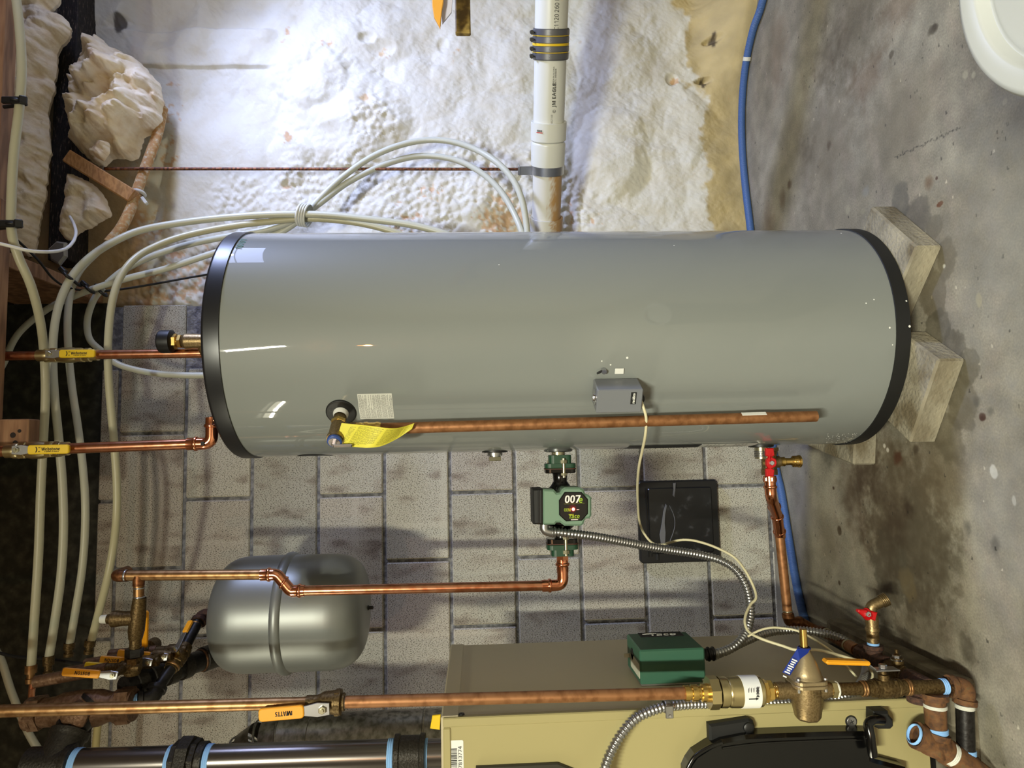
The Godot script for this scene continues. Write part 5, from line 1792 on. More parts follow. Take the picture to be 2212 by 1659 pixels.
func pump_loop() -> void:
	var z := 0.60
	var y := 0.7425
	var X := func(v: float) -> float: return P(1212, v, z).x
	var at := func(v: float) -> Vector3: return Vector3(P(1212, v, z).x, y, z)
	var t := thing("circulator_pump", "green circulator pump with a black octagonal face on the left side of the tank", "pump", at.call(1095))
	# flanges
	for q in [[983, 1001, 1011, 1019, 1], [1199, 1185, 1174, 1164, -1]]:
		var s: float = q[4]
		var d := LEFT * s
		var mb := MB.new()
		var w0: float = absf(X.call(q[1]) - X.call(q[0]))
		prism(mb, rounded(0.042, 0.050, 0.010), along(at.call(q[0]), d), w0 + 0.004, 0.0)
		var w1: float = absf(X.call(q[2]) - X.call(q[1]))
		prism(mb, rounded(0.048, 0.069, 0.012), along(at.call(q[1]), d), w1, 0.0015)
		var fl := part(mb, "flange", M.green, t)
		mb = MB.new()
		prism(mb, rounded(0.049, 0.070, 0.012), along(at.call(q[2]), d), 0.0025, 0.0)
		part(mb, "gasket", mat(Color(0.25, 0.13, 0.08), 0.7), fl)
		mb = MB.new()
		prism(mb, rounded(0.046, 0.069, 0.012), along(at.call(q[2]) + d * 0.0025, d), absf(X.call(q[3]) - X.call(q[2])), 0.0015)
		part(mb, "pump_flange", M.black_gloss, t)
		mb = MB.new()
		var bo := Vector3(0, -0.006, 0.0235)
		hexnut(mb, at.call(q[1]) + bo - d * 0.008, d, 0.0075, 0.008)
		hexnut(mb, at.call(q[3]) + bo + d * 0.002, d, 0.0075, 0.006)
		tube(mb, [at.call(q[1]) + bo - d * 0.012, at.call(q[3]) + bo + d * 0.012], 0.0042, 10)
		mb.cut()
		var bo2 := Vector3(0, 0.02, -0.018)
		hexnut(mb, at.call(q[1]) + bo2 - d * 0.008, d, 0.0075, 0.008)
		part(mb, "bolt", M.zinc_warm, fl)
	# casting: necks and volute
	var mb := MB.new()
	var c: Vector3 = at.call(1095)
	lathe(mb, at.call(1018), LEFT, [Vector2(0, 0.019), Vector2(0.008, 0.0165), Vector2(0.022, 0.0155), Vector2(0.032, 0.022), Vector2(0.04, 0.03)], 24)
	lathe(mb, at.call(1166), RT, [Vector2(0, 0.019), Vector2(0.006, 0.0165), Vector2(0.018, 0.0165), Vector2(0.026, 0.024), Vector2(0.034, 0.032)], 24)
	lathe(mb, c - FRONT * 0.03, FRONT, [Vector2(0, 0), Vector2(0, 0.036), Vector2(0.008, 0.043), Vector2(0.05, 0.043), Vector2(0.056, 0.038), Vector2(0.056, 0)], 32)
	part(mb, "volute", M.black_gloss, t)
	mb = MB.new()
	var zf := 0.695
	px_prism(mb, [[1172, 1057], [1197, 1057.7], [1203, 1065], [1210, 1064], [1215, 1056], [1220, 1053], [1253, 1053], [1262, 1058], [1264.5, 1068], [1273, 1070], [1278, 1075], [1278, 1114], [1275, 1119], [1264.5, 1121.5], [1261, 1132], [1256, 1136], [1220, 1136], [1210, 1129], [1202.5, 1129], [1199, 1133.6], [1172, 1133.6]], zf, 0.062, 0.004)
	var hs := part(mb, "motor_housing", M.green_light, t)
	mb = MB.new()
	px_prism(mb, [[1150.5, 1057], [1172.5, 1056], [1172.8, 1133.8], [1152, 1132.5]], zf + 0.002, 0.07, 0.003)
	px_prism(mb, [[1162, 1058], [1165, 1058], [1165.4, 1132], [1162.4, 1132]], zf + 0.004, 0.02, 0.001)
	part(mb, "wiring_cover", M.black_soft, t)
	mb = MB.new()
	var oct := [[1207.6, 1081], [1220, 1063], [1256, 1063], [1270, 1078.5], [1270, 1110], [1257, 1125], [1223, 1126.6], [1208, 1112.7]]
	px_prism(mb, oct, zf + 0.004, 0.006, 0.002)
	var face := part(mb, "face_plate", mat(Color(0.035, 0.035, 0.038), 0.3), t)
	var fz := zf + 0.0042
	var lime := mat(Color(0.52, 0.66, 0.10), 0.5)
	var sc := 1.0 / 1013.0
	words("007", face, P(1237, 1078, fz), DOWN, RT, 33 * sc, 16 * sc, M.ink_white, true, 0.12)
	words("e", face, P(1254.5, 1081, fz), DOWN, RT, 8 * sc, 10 * sc, lime, true, 0.1)
	words("ECM HIGH-EFFICIENCY CIRCULATOR", face, P(1240.5, 1088, fz), DOWN, RT, 44 * sc, 2.4 * sc, mat(Color(0.36, 0.42, 0.10), 0.5), false)
	words("OEM", face, P(1225.5, 1101.5, fz), DOWN, RT, 14 * sc, 6.5 * sc, lime)
	words("Taco", face, P(1240.5, 1115, fz), DOWN, RT, 23 * sc, 8 * sc, lime, true, 0.2)
	mb = MB.new()
	for k in 2:
		mb.cut()
		box(mb, Transform3D(Basis(), P(1234 - k * 0.6, 1111 + k * 2.1, fz)), Vector3(0.0011, (12 - k * 3) * sc, 0.0006), 0.0002)
	part(mb, "logo_bar", lime, face)
	mb = MB.new()
	box(mb, Transform3D(Basis(), P(1248.5, 1101, fz)), Vector3(0.0012, 0.0055, 0.0006), 0.0002)
	part(mb, "indicator_line", M.ink_white, face)
	mb = MB.new()
	box(mb, Transform3D(Basis(), P(1241, 1119.7, fz)), Vector3(0.0010, 0.022, 0.0005), 0.0001)
	part(mb, "print_line", mat(Color(0.34, 0.40, 0.10), 0.5), face)
	mb = MB.new()
	box(mb, Transform3D(Basis(), P(1241, 1122.7, fz)), Vector3(0.0013, 0.015, 0.0005), 0.0001)
	part(mb, "print_line", M.ink_white, face)
	mb = MB.new()
	lathe(mb, P(1238.5, 1100, fz), FRONT, [Vector2(0, 0.0035), Vector2(0.0015, 0.003), Vector2(0.002, 0)], 16)
	part(mb, "led_light", glow(Color(1.0, 0.25, 0.22), 22.0), face)
	var o := OmniLight3D.new()
	o.name = "led_glow"
	o.light_color = Color(1.0, 0.08, 0.08)
	o.light_energy = 0.0003
	o.omni_range = 14.0
	o.omni_attenuation = 2.0
	o.light_size = 0.006
	o.shadow_enabled = true
	add_child(o)
	o.position = P(1238.5, 1100, fz) + FRONT * 0.008
	# wiring elbow at the cover
	t = thing("conduit", "ribbed steel conduit curving from the pump to the green relay box", "conduit", P(1540, 1412, 0.6))
	mb = MB.new()
	tube(mb, spline(PS([[1176, 1133, 0.665], [1176, 1141, 0.665], [1180, 1147, 0.665], [1190, 1150, 0.665], [1198, 1150, 0.665]], z), 5), 0.0098, 14)
	for k in [[1193, 1150], [1199, 1149.5]]:
		bead(mb, P(k[0], k[1], 0.665), DOWN, 0.0095, 0.0025, 0.004)
	part(mb, "elbow_connector", M.zinc, t)
	mb = MB.new()
	ribbed(mb, spline(PS([[1199, 1149, 0.665], [1235, 1153, 0.66], [1290, 1160, 0.64], [1350, 1171, 0.61], [1410, 1182, 0.58], [1460, 1190, 0.56], [1510, 1198, 0.55], [1555, 1210, 0.55], [1588, 1230, 0.56], [1609, 1260, 0.58], [1619, 1295, 0.60], [1621, 1330, 0.62], [1613, 1362, 0.64], [1596, 1388, 0.66], [1570, 1405, 0.67], [1536, 1413, 0.68]], z)), 0.0100, 0.0074, 0.0026, 14)
	part(mb, "armour", M.zinc, t)
	# copper run under the pump
	t = thing("pump_pipe", "bright copper pipe with press elbows running up from the pump past the round tank", "pipe", P(1215, 1250, z))
	var e0: Vector3 = at.call(1199)
	var yy := P(1215, 1264, z)
	mb = MB.new()
	var r := 0.0111
	hexnut(mb, at.call(1200), LEFT, 0.0145, 0.012)
	lathe(mb, at.call(1210), LEFT, [Vector2(0, 0.0128), Vector2(0.022, 0.0128)], 24)
	press_ring(mb, at.call(1222), LEFT, 0.0115)
	tube(mb, arc_path([at.call(1224), Vector3(yy.x, y, z), Vector3(yy.x, y + 0.035, z)], 0.024, 10), r + 0.0014, 20)
	press_ring(mb, Vector3(yy.x, y + 0.033, z), UP, r)
	part(mb, "press_elbow", M.copper_shiny, t)
	var p1 := Vector3(yy.x, y + 0.02, z)
	var p2 := P(640, 1276.5, z)
	var p3 := P(586, 1241, z)
	var p4 := P(272, 1243.5, z)
	p2.z = z
	mb = MB.new()
	tube(mb, [p1, p2], r, 24)
	part(mb, "pipe", M.copper, t)
	mb = MB.new()
	tube(mb, [p3, p4], r, 24)
	part(mb, "pipe", M.copper_old, t, "older golden length of pipe")
	mb = MB.new()
	tube(mb, arc_path([p2 + DOWN * 0.005, p2 + UP * 0.012, p3 - UP * 0.012, p3 + UP * 0.005], 0.014, 8), r + 0.0015, 20)
	press_ring(mb, p2 + DOWN * 0.004, UP, r)
	press_ring(mb, p3 + UP * 0.008, UP, r)
	bead(mb, (p2 + p3) / 2, p3 - p2, r + 0.001, 0.0035, 0.006)
	part(mb, "press_elbow", M.copper_shiny, t)
	mb = MB.new()
	tube(mb, arc_path([p4 + DOWN * 0.004, p4 + UP * 0.022, p4 + Vector3(0, 0.022, -0.05)], 0.018, 8), r + 0.0016, 20)
	var tee := P(300, 1243, z)
	tube(mb, [tee, tee + LEFT * 0.022], r + 0.001, 18)
	part(mb, "tee", M.copper_brown, t)
	mb = MB.new()
	bead(mb, p4, UP, r + 0.0005, 0.0018, 0.006)
	mb.cut()
	bead(mb, P(301, 1290, z), LEFT, r, 0.0015, 0.004)
	mb.cut()
	bead(mb, P(301, 1270, z), LEFT, r, 0.001, 0.003)
	part(mb, "solder", M.zinc, t)
	mb = MB.new()
	tube(mb, [tee + LEFT * 0.012, P(300, 1292, z)], r - 0.0002, 18)
	part(mb, "branch_pipe", M.copper_old, t)


func expansion() -> void:
	var z := 0.40
	var c := P(632, 1322, z)
	var top := P(470, 1322, z).y
	var bot := P(795, 1322, z).y
	var R := (P(700, 1199, z).x - P(700, 1447, z).x) / 2.0 * 0.995
	var t := thing("expansion_tank", "round silver expansion tank with a rolled seam hanging on the block wall", "tank", Vector3(c.x, bot, z))
	var m := P(627, 1322, z).y
	var mb := MB.new()
	var prof := []
	var hb := m - bot
	for k in 15:
		var w := PI / 2 * k / 14.0
		prof.append(Vector2(bot + 0.105 * (1 - pow(cos(w), 0.7)), R * pow(sin(w), 0.55) if k else 0.0))
	prof.append(Vector2(m, R))
	lathe(mb, Vector3(c.x, 0, z), UP, prof, 64, 0.5)
	part(mb, "lower_shell", M.silver, t)
	mb = MB.new()
	prof = [Vector2(m, R)]
	for k in 15:
		var w := PI / 2 * (1.0 - k / 14.0)
		prof.append(Vector2(top - 0.095 * (1 - pow(cos(w), 0.7)), R * pow(sin(w), 0.55) if k < 14 else 0.0))
	lathe(mb, Vector3(c.x, 0, z), UP, prof, 64, 0.5)
	part(mb, "upper_shell", M.silver, t)
	mb = MB.new()
	bead(mb, Vector3(c.x, m, z), UP, R - 0.002, 0.0095, 0.026, 64)
	part(mb, "seam_ring", M.silver, t)
	mb = MB.new()
	var nb := P(790, 1313, z)
	lathe(mb, Vector3(nb.x, bot + 0.004, z), DOWN, [Vector2(0, 0.006), Vector2(0.006, 0.006), Vector2(0.007, 0.0045), Vector2(0.016, 0.0045), Vector2(0.018, 0)], 12)
	part(mb, "valve_cap", M.black, t)


func wrap_tape(mb: MB, c: Vector3, d: Vector3, r: float, w: float) -> void:
	for k in 3:
		bead(mb, c + d.normalized() * w * (k - 1) / 3.0, d, r, 0.0014, w / 2.6, 20)


# an iron or brass fitting elbow with collars at both ends
func elbow(mb: MB, a: Vector3, corner: Vector3, b: Vector3, r: float, lip := 0.004) -> void:
	tube(mb, arc_path([a, corner, b], minf((a - corner).length(), (b - corner).length()) * 0.95, 10), r, 20)
	for q in [a, b]:
		var d: Vector3 = (q - corner).normalized()
		lathe(mb, q - d * 0.010, d, [Vector2(0, r), Vector2(0.001, r + lip), Vector2(0.010, r + lip), Vector2(0.010, 0)], 20)


func manifold() -> void:
	var z := 0.56
	# flow control valve under the old pipe
	var ax := P(299, 1300, 0.60)
	var t := thing("check_valve", "greenish brass flow valve with a white capped side branch above the manifold", "valve", P(285, 1450, 0.58))
	var A := func(v: float) -> Vector3: return P(302 - (v - 1290) * 0.105, v, 0.60)
	var mb := MB.new()
	lathe(mb, A.call(1291), A.call(1377) - A.call(1291), [Vector2(0, 0.0135), Vector2(0.03, 0.0155), Vector2(0.045, 0.0165), Vector2(0.07, 0.0165), Vector2(0.088, 0.0135), Vector2(0.088, 0)], 24)
	var br: Vector3 = A.call(1335)
	lathe(mb, br, UP, [Vector2(0, 0.0145), Vector2(0.03, 0.0155), Vector2(0.045, 0.0175), Vector2(0.052, 0.0175), Vector2(0.056, 0.011), Vector2(0.063, 0.010), Vector2(0.063, 0)], 24)
	lathe(mb, A.call(1378), LEFT, [Vector2(0, 0.012), Vector2(0.022, 0.012)], 20)
	part(mb, "valve_body", M.bronze_dark, t)
	mb = MB.new()
	lathe(mb, br + UP * 0.063, UP, [Vector2(0, 0.0095), Vector2(0.014, 0.0085), Vector2(0.014, 0)], 16)
	part(mb, "white_cap", M.tape_white, t)
	mb = MB.new()
	hexnut(mb, A.call(1400), LEFT, 0.0185, 0.018)
	part(mb, "union_nut", M.iron, t)
	mb = MB.new()
	hexnut(mb, A.call(1420), LEFT, 0.0175, 0.026, 0.3)
	lathe(mb, A.call(1446), LEFT, [Vector2(0, 0.017), Vector2(0.008, 0.0165), Vector2(0.012, 0.014)], 20)
	part(mb, "hex_union", M.bronze_dark, t)
	# black header pipe running back to the wall
	var h0 := P(268, 1487, 0.57)
	var h1 := P(468, 1414, 0.36)
	t = thing("header_pipe", "thick black iron manifold pipe slanting towards the round silver tank", "pipe", h1)
	mb = MB.new()
	var d := (h1 - h0).normalized()
	var l := (h1 - h0).length()
	lathe(mb, h0, d, [Vector2(0, 0), Vector2(0, 0.025), Vector2(l, 0.025), Vector2(l, 0.018), Vector2(l - 0.01, 0.017), Vector2(l - 0.01, 0)], 28)
	part(mb, "pipe", M.iron, t)
	mb = MB.new()
	for k in [0.14, 0.30, 0.46, 0.62]:
		mb.cut()
		lathe(mb, h0 + d * l * k, d, [Vector2(-0.012, 0.025), Vector2(-0.011, 0.029), Vector2(0.011, 0.029), Vector2(0.012, 0.025)], 28)
	mb.cut()
	lathe(mb, h0 + d * l * 0.82, d, [Vector2(0, 0.025), Vector2(0.002, 0.0295), Vector2(l * 0.18 + 0.002, 0.0295), Vector2(l * 0.18 + 0.002, 0.02)], 28)
	part(mb, "collar", M.iron_cast, t)
	mb = MB.new()
	bead(mb, h0 + d * l * 0.81, d, 0.0255, 0.002, 0.006)
	part(mb, "rust_ring", M.rust, t)
	# zone valves with yellow handles
	var zones := [[245, 1459, 0.655, 219, 1449, 136, "lowest of the four stacked zone valves on the black manifold", M.amber, 0], [288, 1446, 0.60, 262, 1436, 184, "second lowest of the four stacked zone valves on the black manifold", M.yellow, 1], [320, 1431, 0.575, 279, 1423, 217, "third of the four stacked zone valves on the black manifold", M.amber, 2], [354, 1419, 0.535, 327, 1409, 255, "uppermost of the four stacked zone valves nearest the round silver tank", M.amber, 3]]
	for q in zones:
		var st := P(q[0], q[1], q[2])
		t = thing("ball_valve", "yellow-handled ball valve, " + q[6], "valve", st, "zone valves on the black manifold")
		mb = MB.new()
		var b0 := P(q[0], q[1], q[2]) - FRONT * 0.05 + DOWN * 0.002
		lathe(mb, b0, UP, [Vector2(-0.028, 0), Vector2(-0.028, 0.010), Vector2(-0.016, 0.0105), Vector2(-0.012, 0.014), Vector2(0.012, 0.014), Vector2(0.016, 0.0105), Vector2(0.042, 0.0105), Vector2(0.042, 0)], 20)
		lathe(mb, st - FRONT * 0.05, FRONT, [Vector2(0, 0.009), Vector2(0.048, 0.006), Vector2(0.05, 0)], 14)
		part(mb, "valve_body", M.bronze_dark, t)
		var g0 := P(q[3], q[4], q[2])
		var g1 := P(q[5], q[4] + 1.5, q[2])
		lever_handle(t, st, g1 - st, Vector3(0.25, 0, 1), (g0 - st).length(), (g1 - st).length(), 0.016, q[7])
		var gr: Node3D = t.get_node("grip")
		var dd := (g1 - st).normalized()
		var fc := (Vector3(0.25, 0, 1) - dd * Vector3(0.25, 0, 1).dot(dd)).normalized()
		words("BOSTON", gr, st + dd * ((g0 - st).length() + 0.034) + fc * 0.0053, dd, fc.cross(dd), 0.03, 0.0065, M.ink)
		# its riser
		mb = MB.new()
		var rise: Array = [b0 + UP * 0.04, P(q[5] - 60 + q[8] * 14, q[4] + 24 - q[8] * 6, q[2] - 0.05)]
		tube(mb, rise, 0.0125, 18)
		single(mb, "copper_stub", M.bronze_red, ["lowest", "second lowest", "third", "uppermost"][q[8]] + " of the dark red copper stubs behind the zone valve handles", "pipe", "dark copper stubs at the manifold")
	# upright amber handle behind the flow valve
	t = thing("ball_valve", "ball valve with an upright amber handle beside the greenish brass flow valve", "valve", P(318, 1405, 0.50))
	mb = MB.new()
	var vs := P(312, 1405, 0.50)
	lathe(mb, vs - FRONT * 0.05, FRONT, [Vector2(0, 0.016), Vector2(0.03, 0.016), Vector2(0.032, 0.008), Vector2(0.05, 0.007), Vector2(0.05, 0)], 18)
	part(mb, "valve_body", M.bronze_dark, t)
	var g1 := P(314, 1318, 0.53)
	lever_handle(t, vs, g1 - vs, Vector3(0, 0.3, 1), 0.01, (g1 - vs).length(), 0.018, M.amber)
	# thin fitting ends of the tubes
	var k := 0
	for q in [[67, 1440, 66, 1475, 0.43], [105, 1420, 104, 1462, 0.4], [150, 1392, 148, 1418, 0.36], [195, 1386, 191, 1412, 0.38]]:
		mb = MB.new()
		var a := P(q[0], q[1], q[4])
		var b := P(q[2], q[3], q[4])
		var w := (b - a).length()
		lathe(mb, a, b - a, [Vector2(-0.004, 0.0098), Vector2(-0.004, 0.0125), Vector2(w * 0.4, 0.0125), Vector2(w * 0.42, 0.0085), Vector2(w * 0.7, 0.0085), Vector2(w * 0.72, 0.011), Vector2(w, 0.011), Vector2(w, 0)], 18)
		single(mb, "tube_fitting", [M.copper_old, M.bronze_dark, M.bronze_dark, M.bronze_dark][k], ["bright copper end fitting on the topmost cream tube", "dark end fitting on the second cream tube", "dark end fitting on the third cream tube", "dark end fitting on the cream tube nearest the blocks"][k], "fitting", "tube end fittings")
		k += 1
	mb = MB.new()
	tube(mb, PS([[70, 1476], [68, 1500], [67, 1530]], 0.43), 0.007, 12)
	box(mb, Transform3D(Basis(), P(70, 1497, 0.44)), Vector3(0.02, 0.008, 0.006), 0.001)
	single(mb, "tube_fitting", M.copper, "short orange copper pin between the topmost tube and the bronze valve", "fitting", "tube end fittings")
	# bronze flow check body, upright
	t = thing("bronze_valve", "large reddish bronze valve body behind the long copper feed pipe", "valve", P(280, 1530, 0.58))
	mb = MB.new()
	var q0 := P(290, 1522, 0.60)
	var q1 := P(62, 1542, 0.60)
	d = (q1 - q0).normalized()
	l = (q1 - q0).length()
	lathe(mb, q0, d, [Vector2(0, 0), Vector2(0, 0.033), Vector2(0.036, 0.034), Vector2(0.038, 0.030), Vector2(0.05, 0.030), Vector2(0.07, 0.037), Vector2(0.11, 0.039), Vector2(0.15, 0.036), Vector2(0.165, 0.030), Vector2(0.2, 0.029), Vector2(0.202, 0.033), Vector2(l, 0.033), Vector2(l, 0)], 28)
	lathe(mb, q0 + d * 0.1, FRONT, [Vector2(0, 0.03), Vector2(0.045, 0.028), Vector2(0.05, 0.02), Vector2(0.05, 0)], 8)
	part(mb, "valve_body", M.bronze_red, t)
	mb = MB.new()
	hexnut(mb, q0 + d * 0.004, d, 0.038, 0.03)
	mb.cut()
	hexnut(mb, q1 - d * 0.03, d, 0.036, 0.026)
	part(mb, "hex_end", M.bronze_red, t)
	# iron link from the round tank
	t = thing("tank_pipe", "black iron pipe with a rusty elbow linking the round silver tank to the manifold", "pipe", P(470, 1327, 0.40))
	mb = MB.new()
	var e0 := P(470, 1326, 0.40)
	elbow(mb, e0, P(437, 1328, 0.40), P(428, 1345, 0.42), 0.0145)
	part(mb, "elbow", M.rust_dark, t)
	mb = MB.new()
	wrap_tape(mb, e0 + DOWN * 0.002, UP, 0.0125, 0.008)
	part(mb, "tape", M.tape, t)
	mb = MB.new()
	tube(mb, PS([[428, 1343, 0.42], [398, 1400, 0.47]], z), 0.0125, 18)
	mb.cut()
	tube(mb, PS([[372, 1440, 0.52], [340, 1488, 0.56]], z), 0.0125, 18)
	part(mb, "pipe", M.iron, t)
	mb = MB.new()
	bead(mb, P(424, 1349, 0.424), P(398, 1400, 0.47) - P(428, 1343, 0.42), 0.013, 0.0015, 0.004)
	mb.cut()
	bead(mb, P(374, 1438, 0.518), P(340, 1488, 0.56) - P(372, 1440, 0.52), 0.013, 0.0025, 0.006)
	part(mb, "solder", M.copper_old, t)
	mb = MB.new()
	elbow(mb, P(341, 1484, 0.56), P(330, 1508, 0.58), P(300, 1514, 0.59), 0.0165)
	part(mb, "elbow", M.iron, t)
	mb = MB.new()
	wrap_tape(mb, P(293, 1515, 0.59), P(300, 1514, 0.59) - P(330, 1508, 0.58), 0.0145, 0.008)
	part(mb, "tape", M.tape, t)
	var bv := thing("ball_valve", "ball valve with an amber handle on the iron pipe to the round silver tank", "valve", P(385, 1420, 0.495))
	mb = MB.new()
	var b0 := P(402, 1396, 0.465)
	var b1 := P(368, 1446, 0.525)
	ball_valve(bv, b0, b1, 0.0175, M.bronze_dark)
	var stem := P(380, 1404, 0.53)
	lathe(mb, (b0 + b1) / 2, stem - (b0 + b1) / 2, [Vector2(0, 0.007), Vector2((stem - (b0 + b1) / 2).length(), 0.006)], 12)
	part(mb, "stem", M.brass, bv)
	var ge := P(413, 1342, 0.47)
	lever_handle(bv, stem, ge - stem, Vector3(0.1, 0.3, 1), 0.045, (ge - stem).length(), 0.013, M.amber)
	words("BOSTON", bv.get_node("grip"), stem + (ge - stem).normalized() * 0.062 + Vector3(0.1, 0.3, 1).normalized() * 0.0058, (stem - ge).normalized(), Vector3(0.1, 0.3, 1).cross(stem - ge).normalized(), 0.018, 0.0045, M.ink)
	# big iron riser of the boiler
	var zi := 0.67
	t = thing("iron_riser", "thick shiny black iron pipe with a union rising from the boiler top", "pipe", P(950, 1628, zi))
	mb = MB.new()
	var r := 0.0300
	var i0 := P(958, 1627, zi)
	var i1 := P(150, 1652, zi)
	d = (i1 - i0).normalized()
	l = (i1 - i0).length()
	var at := func(u: float) -> Vector3:
		return i0 + d * l * (958.0 - u) / (958.0 - 150.0)
	tube(mb, [at.call(836), at.call(440)], r, 36)
	mb.cut()
	tube(mb, [at.call(375), at.call(160)], r, 36)
	part(mb, "pipe", M.iron_pipe, t)
	mb = MB.new()
	lathe(mb, at.call(962), d, [Vector2(0, r - 0.002), Vector2((at.call(915) - at.call(962)).length(), r - 0.002)], 36)
	part(mb, "nipple", M.iron_pipe, t)
	mb = MB.new()
	var cl: float = (at.call(850) - at.call(918)).length()
	lathe(mb, at.call(918), d, [Vector2(0, r - 0.002), Vector2(0.001, r + 0.009), Vector2(0.010, r + 0.010), Vector2(0.012, r + 0.006), Vector2(0.03, r + 0.006), Vector2(cl - 0.012, r + 0.006), Vector2(cl - 0.010, r + 0.009), Vector2(cl, r + 0.009), Vector2(cl, r)], 36)
	part(mb, "coupling", M.iron_cast, t)
	mb = MB.new()
	wrap_tape(mb, at.call(842), d, r, 0.012)
	mb.cut()
	wrap_tape(mb, at.call(920), d, r - 0.002, 0.006)
	mb.cut()
	wrap_tape(mb, at.call(447), d, r, 0.012)
	mb.cut()
	wrap_tape(mb, at.call(368), d, r, 0.014)
	mb.cut()
	wrap_tape(mb, at.call(166), d, r, 0.014)
	part(mb, "tape", M.tape, t)
	mb = MB.new()
	prism(mb, ngon(8, 0.042, 0.39), along(at.call(425), d), 0.016, 0.002)
	prism(mb, ngon(8, 0.048, 0.1), along(at.call(412), d), 0.026, 0.003)
	lathe(mb, at.call(440), d, [Vector2(0, r), Vector2(0, r + 0.006), Vector2(0.02, r + 0.006), Vector2(0.02, r)], 32)
	prism(mb, ngon(8, 0.040, 0.39), along(at.call(388), d), 0.016, 0.002)
	part(mb, "union", M.iron_cast, t)
	mb = MB.new()
	var te: Vector3 = at.call(118)
	lathe(mb, at.call(160), d, [Vector2(0, r), Vector2(0.002, r + 0.009), Vector2(0.014, r + 0.009), Vector2(0.018, r + 0.005), Vector2(0.09, r + 0.005), Vector2(0.09, 0)], 32)
	var to := P(160, 1566, 0.62)
	lathe(mb, te, to - te, [Vector2(0, r + 0.005), Vector2(0.05, r + 0.005), Vector2(0.054, r + 0.009), Vector2(0.064, r + 0.009), Vector2(0.064, 0)], 32)
	part(mb, "tee", M.iron_cast, t)
	mb = MB.new()
	var pa := te + (to - te).normalized() * 0.062
	wrap_tape(mb, pa + (to - te).normalized() * 0.006, to - te, 0.027, 0.018)
	part(mb, "tape", M.tape, t)
	mb = MB.new()
	tube(mb, [pa, P(165, 1566, 0.62), P(200, 1524, 0.60)], 0.027, 28)
	elbow(mb, P(157, 1572, 0.62), P(172, 1552, 0.62), P(206, 1520, 0.60), 0.031)
	part(mb, "elbow", M.iron, t)
	# stray tubes low on the left
	mb = MB.new()
	tube(mb, spline(PS([[-30, 1380, 0.12], [0, 1420, 0.12], [25, 1495, 0.12], [60, 1580, 0.12], [100, 1650, 0.12], [110, 1700, 0.12]], 0.1)), 0.0098, 12)
	single(mb, "plastic_tube", M.pex, "cream tube slanting through the dark corner left of the bronze valve", "tube", "cream tubes")
	mb = MB.new()
	tube(mb, spline(PS([[212, 1560, 0.2], [208, 1600, 0.2], [202, 1680, 0.2]], 0.2)), 0.0092, 12)
	single(mb, "plastic_tube", M.pex_yellow, "short yellowed tube behind the black iron tee", "tube", "cream tubes")
	mb = MB.new()
	tube(mb, spline(PS([[-20, 1405, 0.3], [30, 1418, 0.3], [90, 1422, 0.32], [160, 1432, 0.36], [220, 1440, 0.42], [265, 1448, 0.5]], 0.3)), 0.004, 8)
	single(mb, "black_cable", M.rubber, "black cable drooping behind the yellow zone valve handles", "cable")


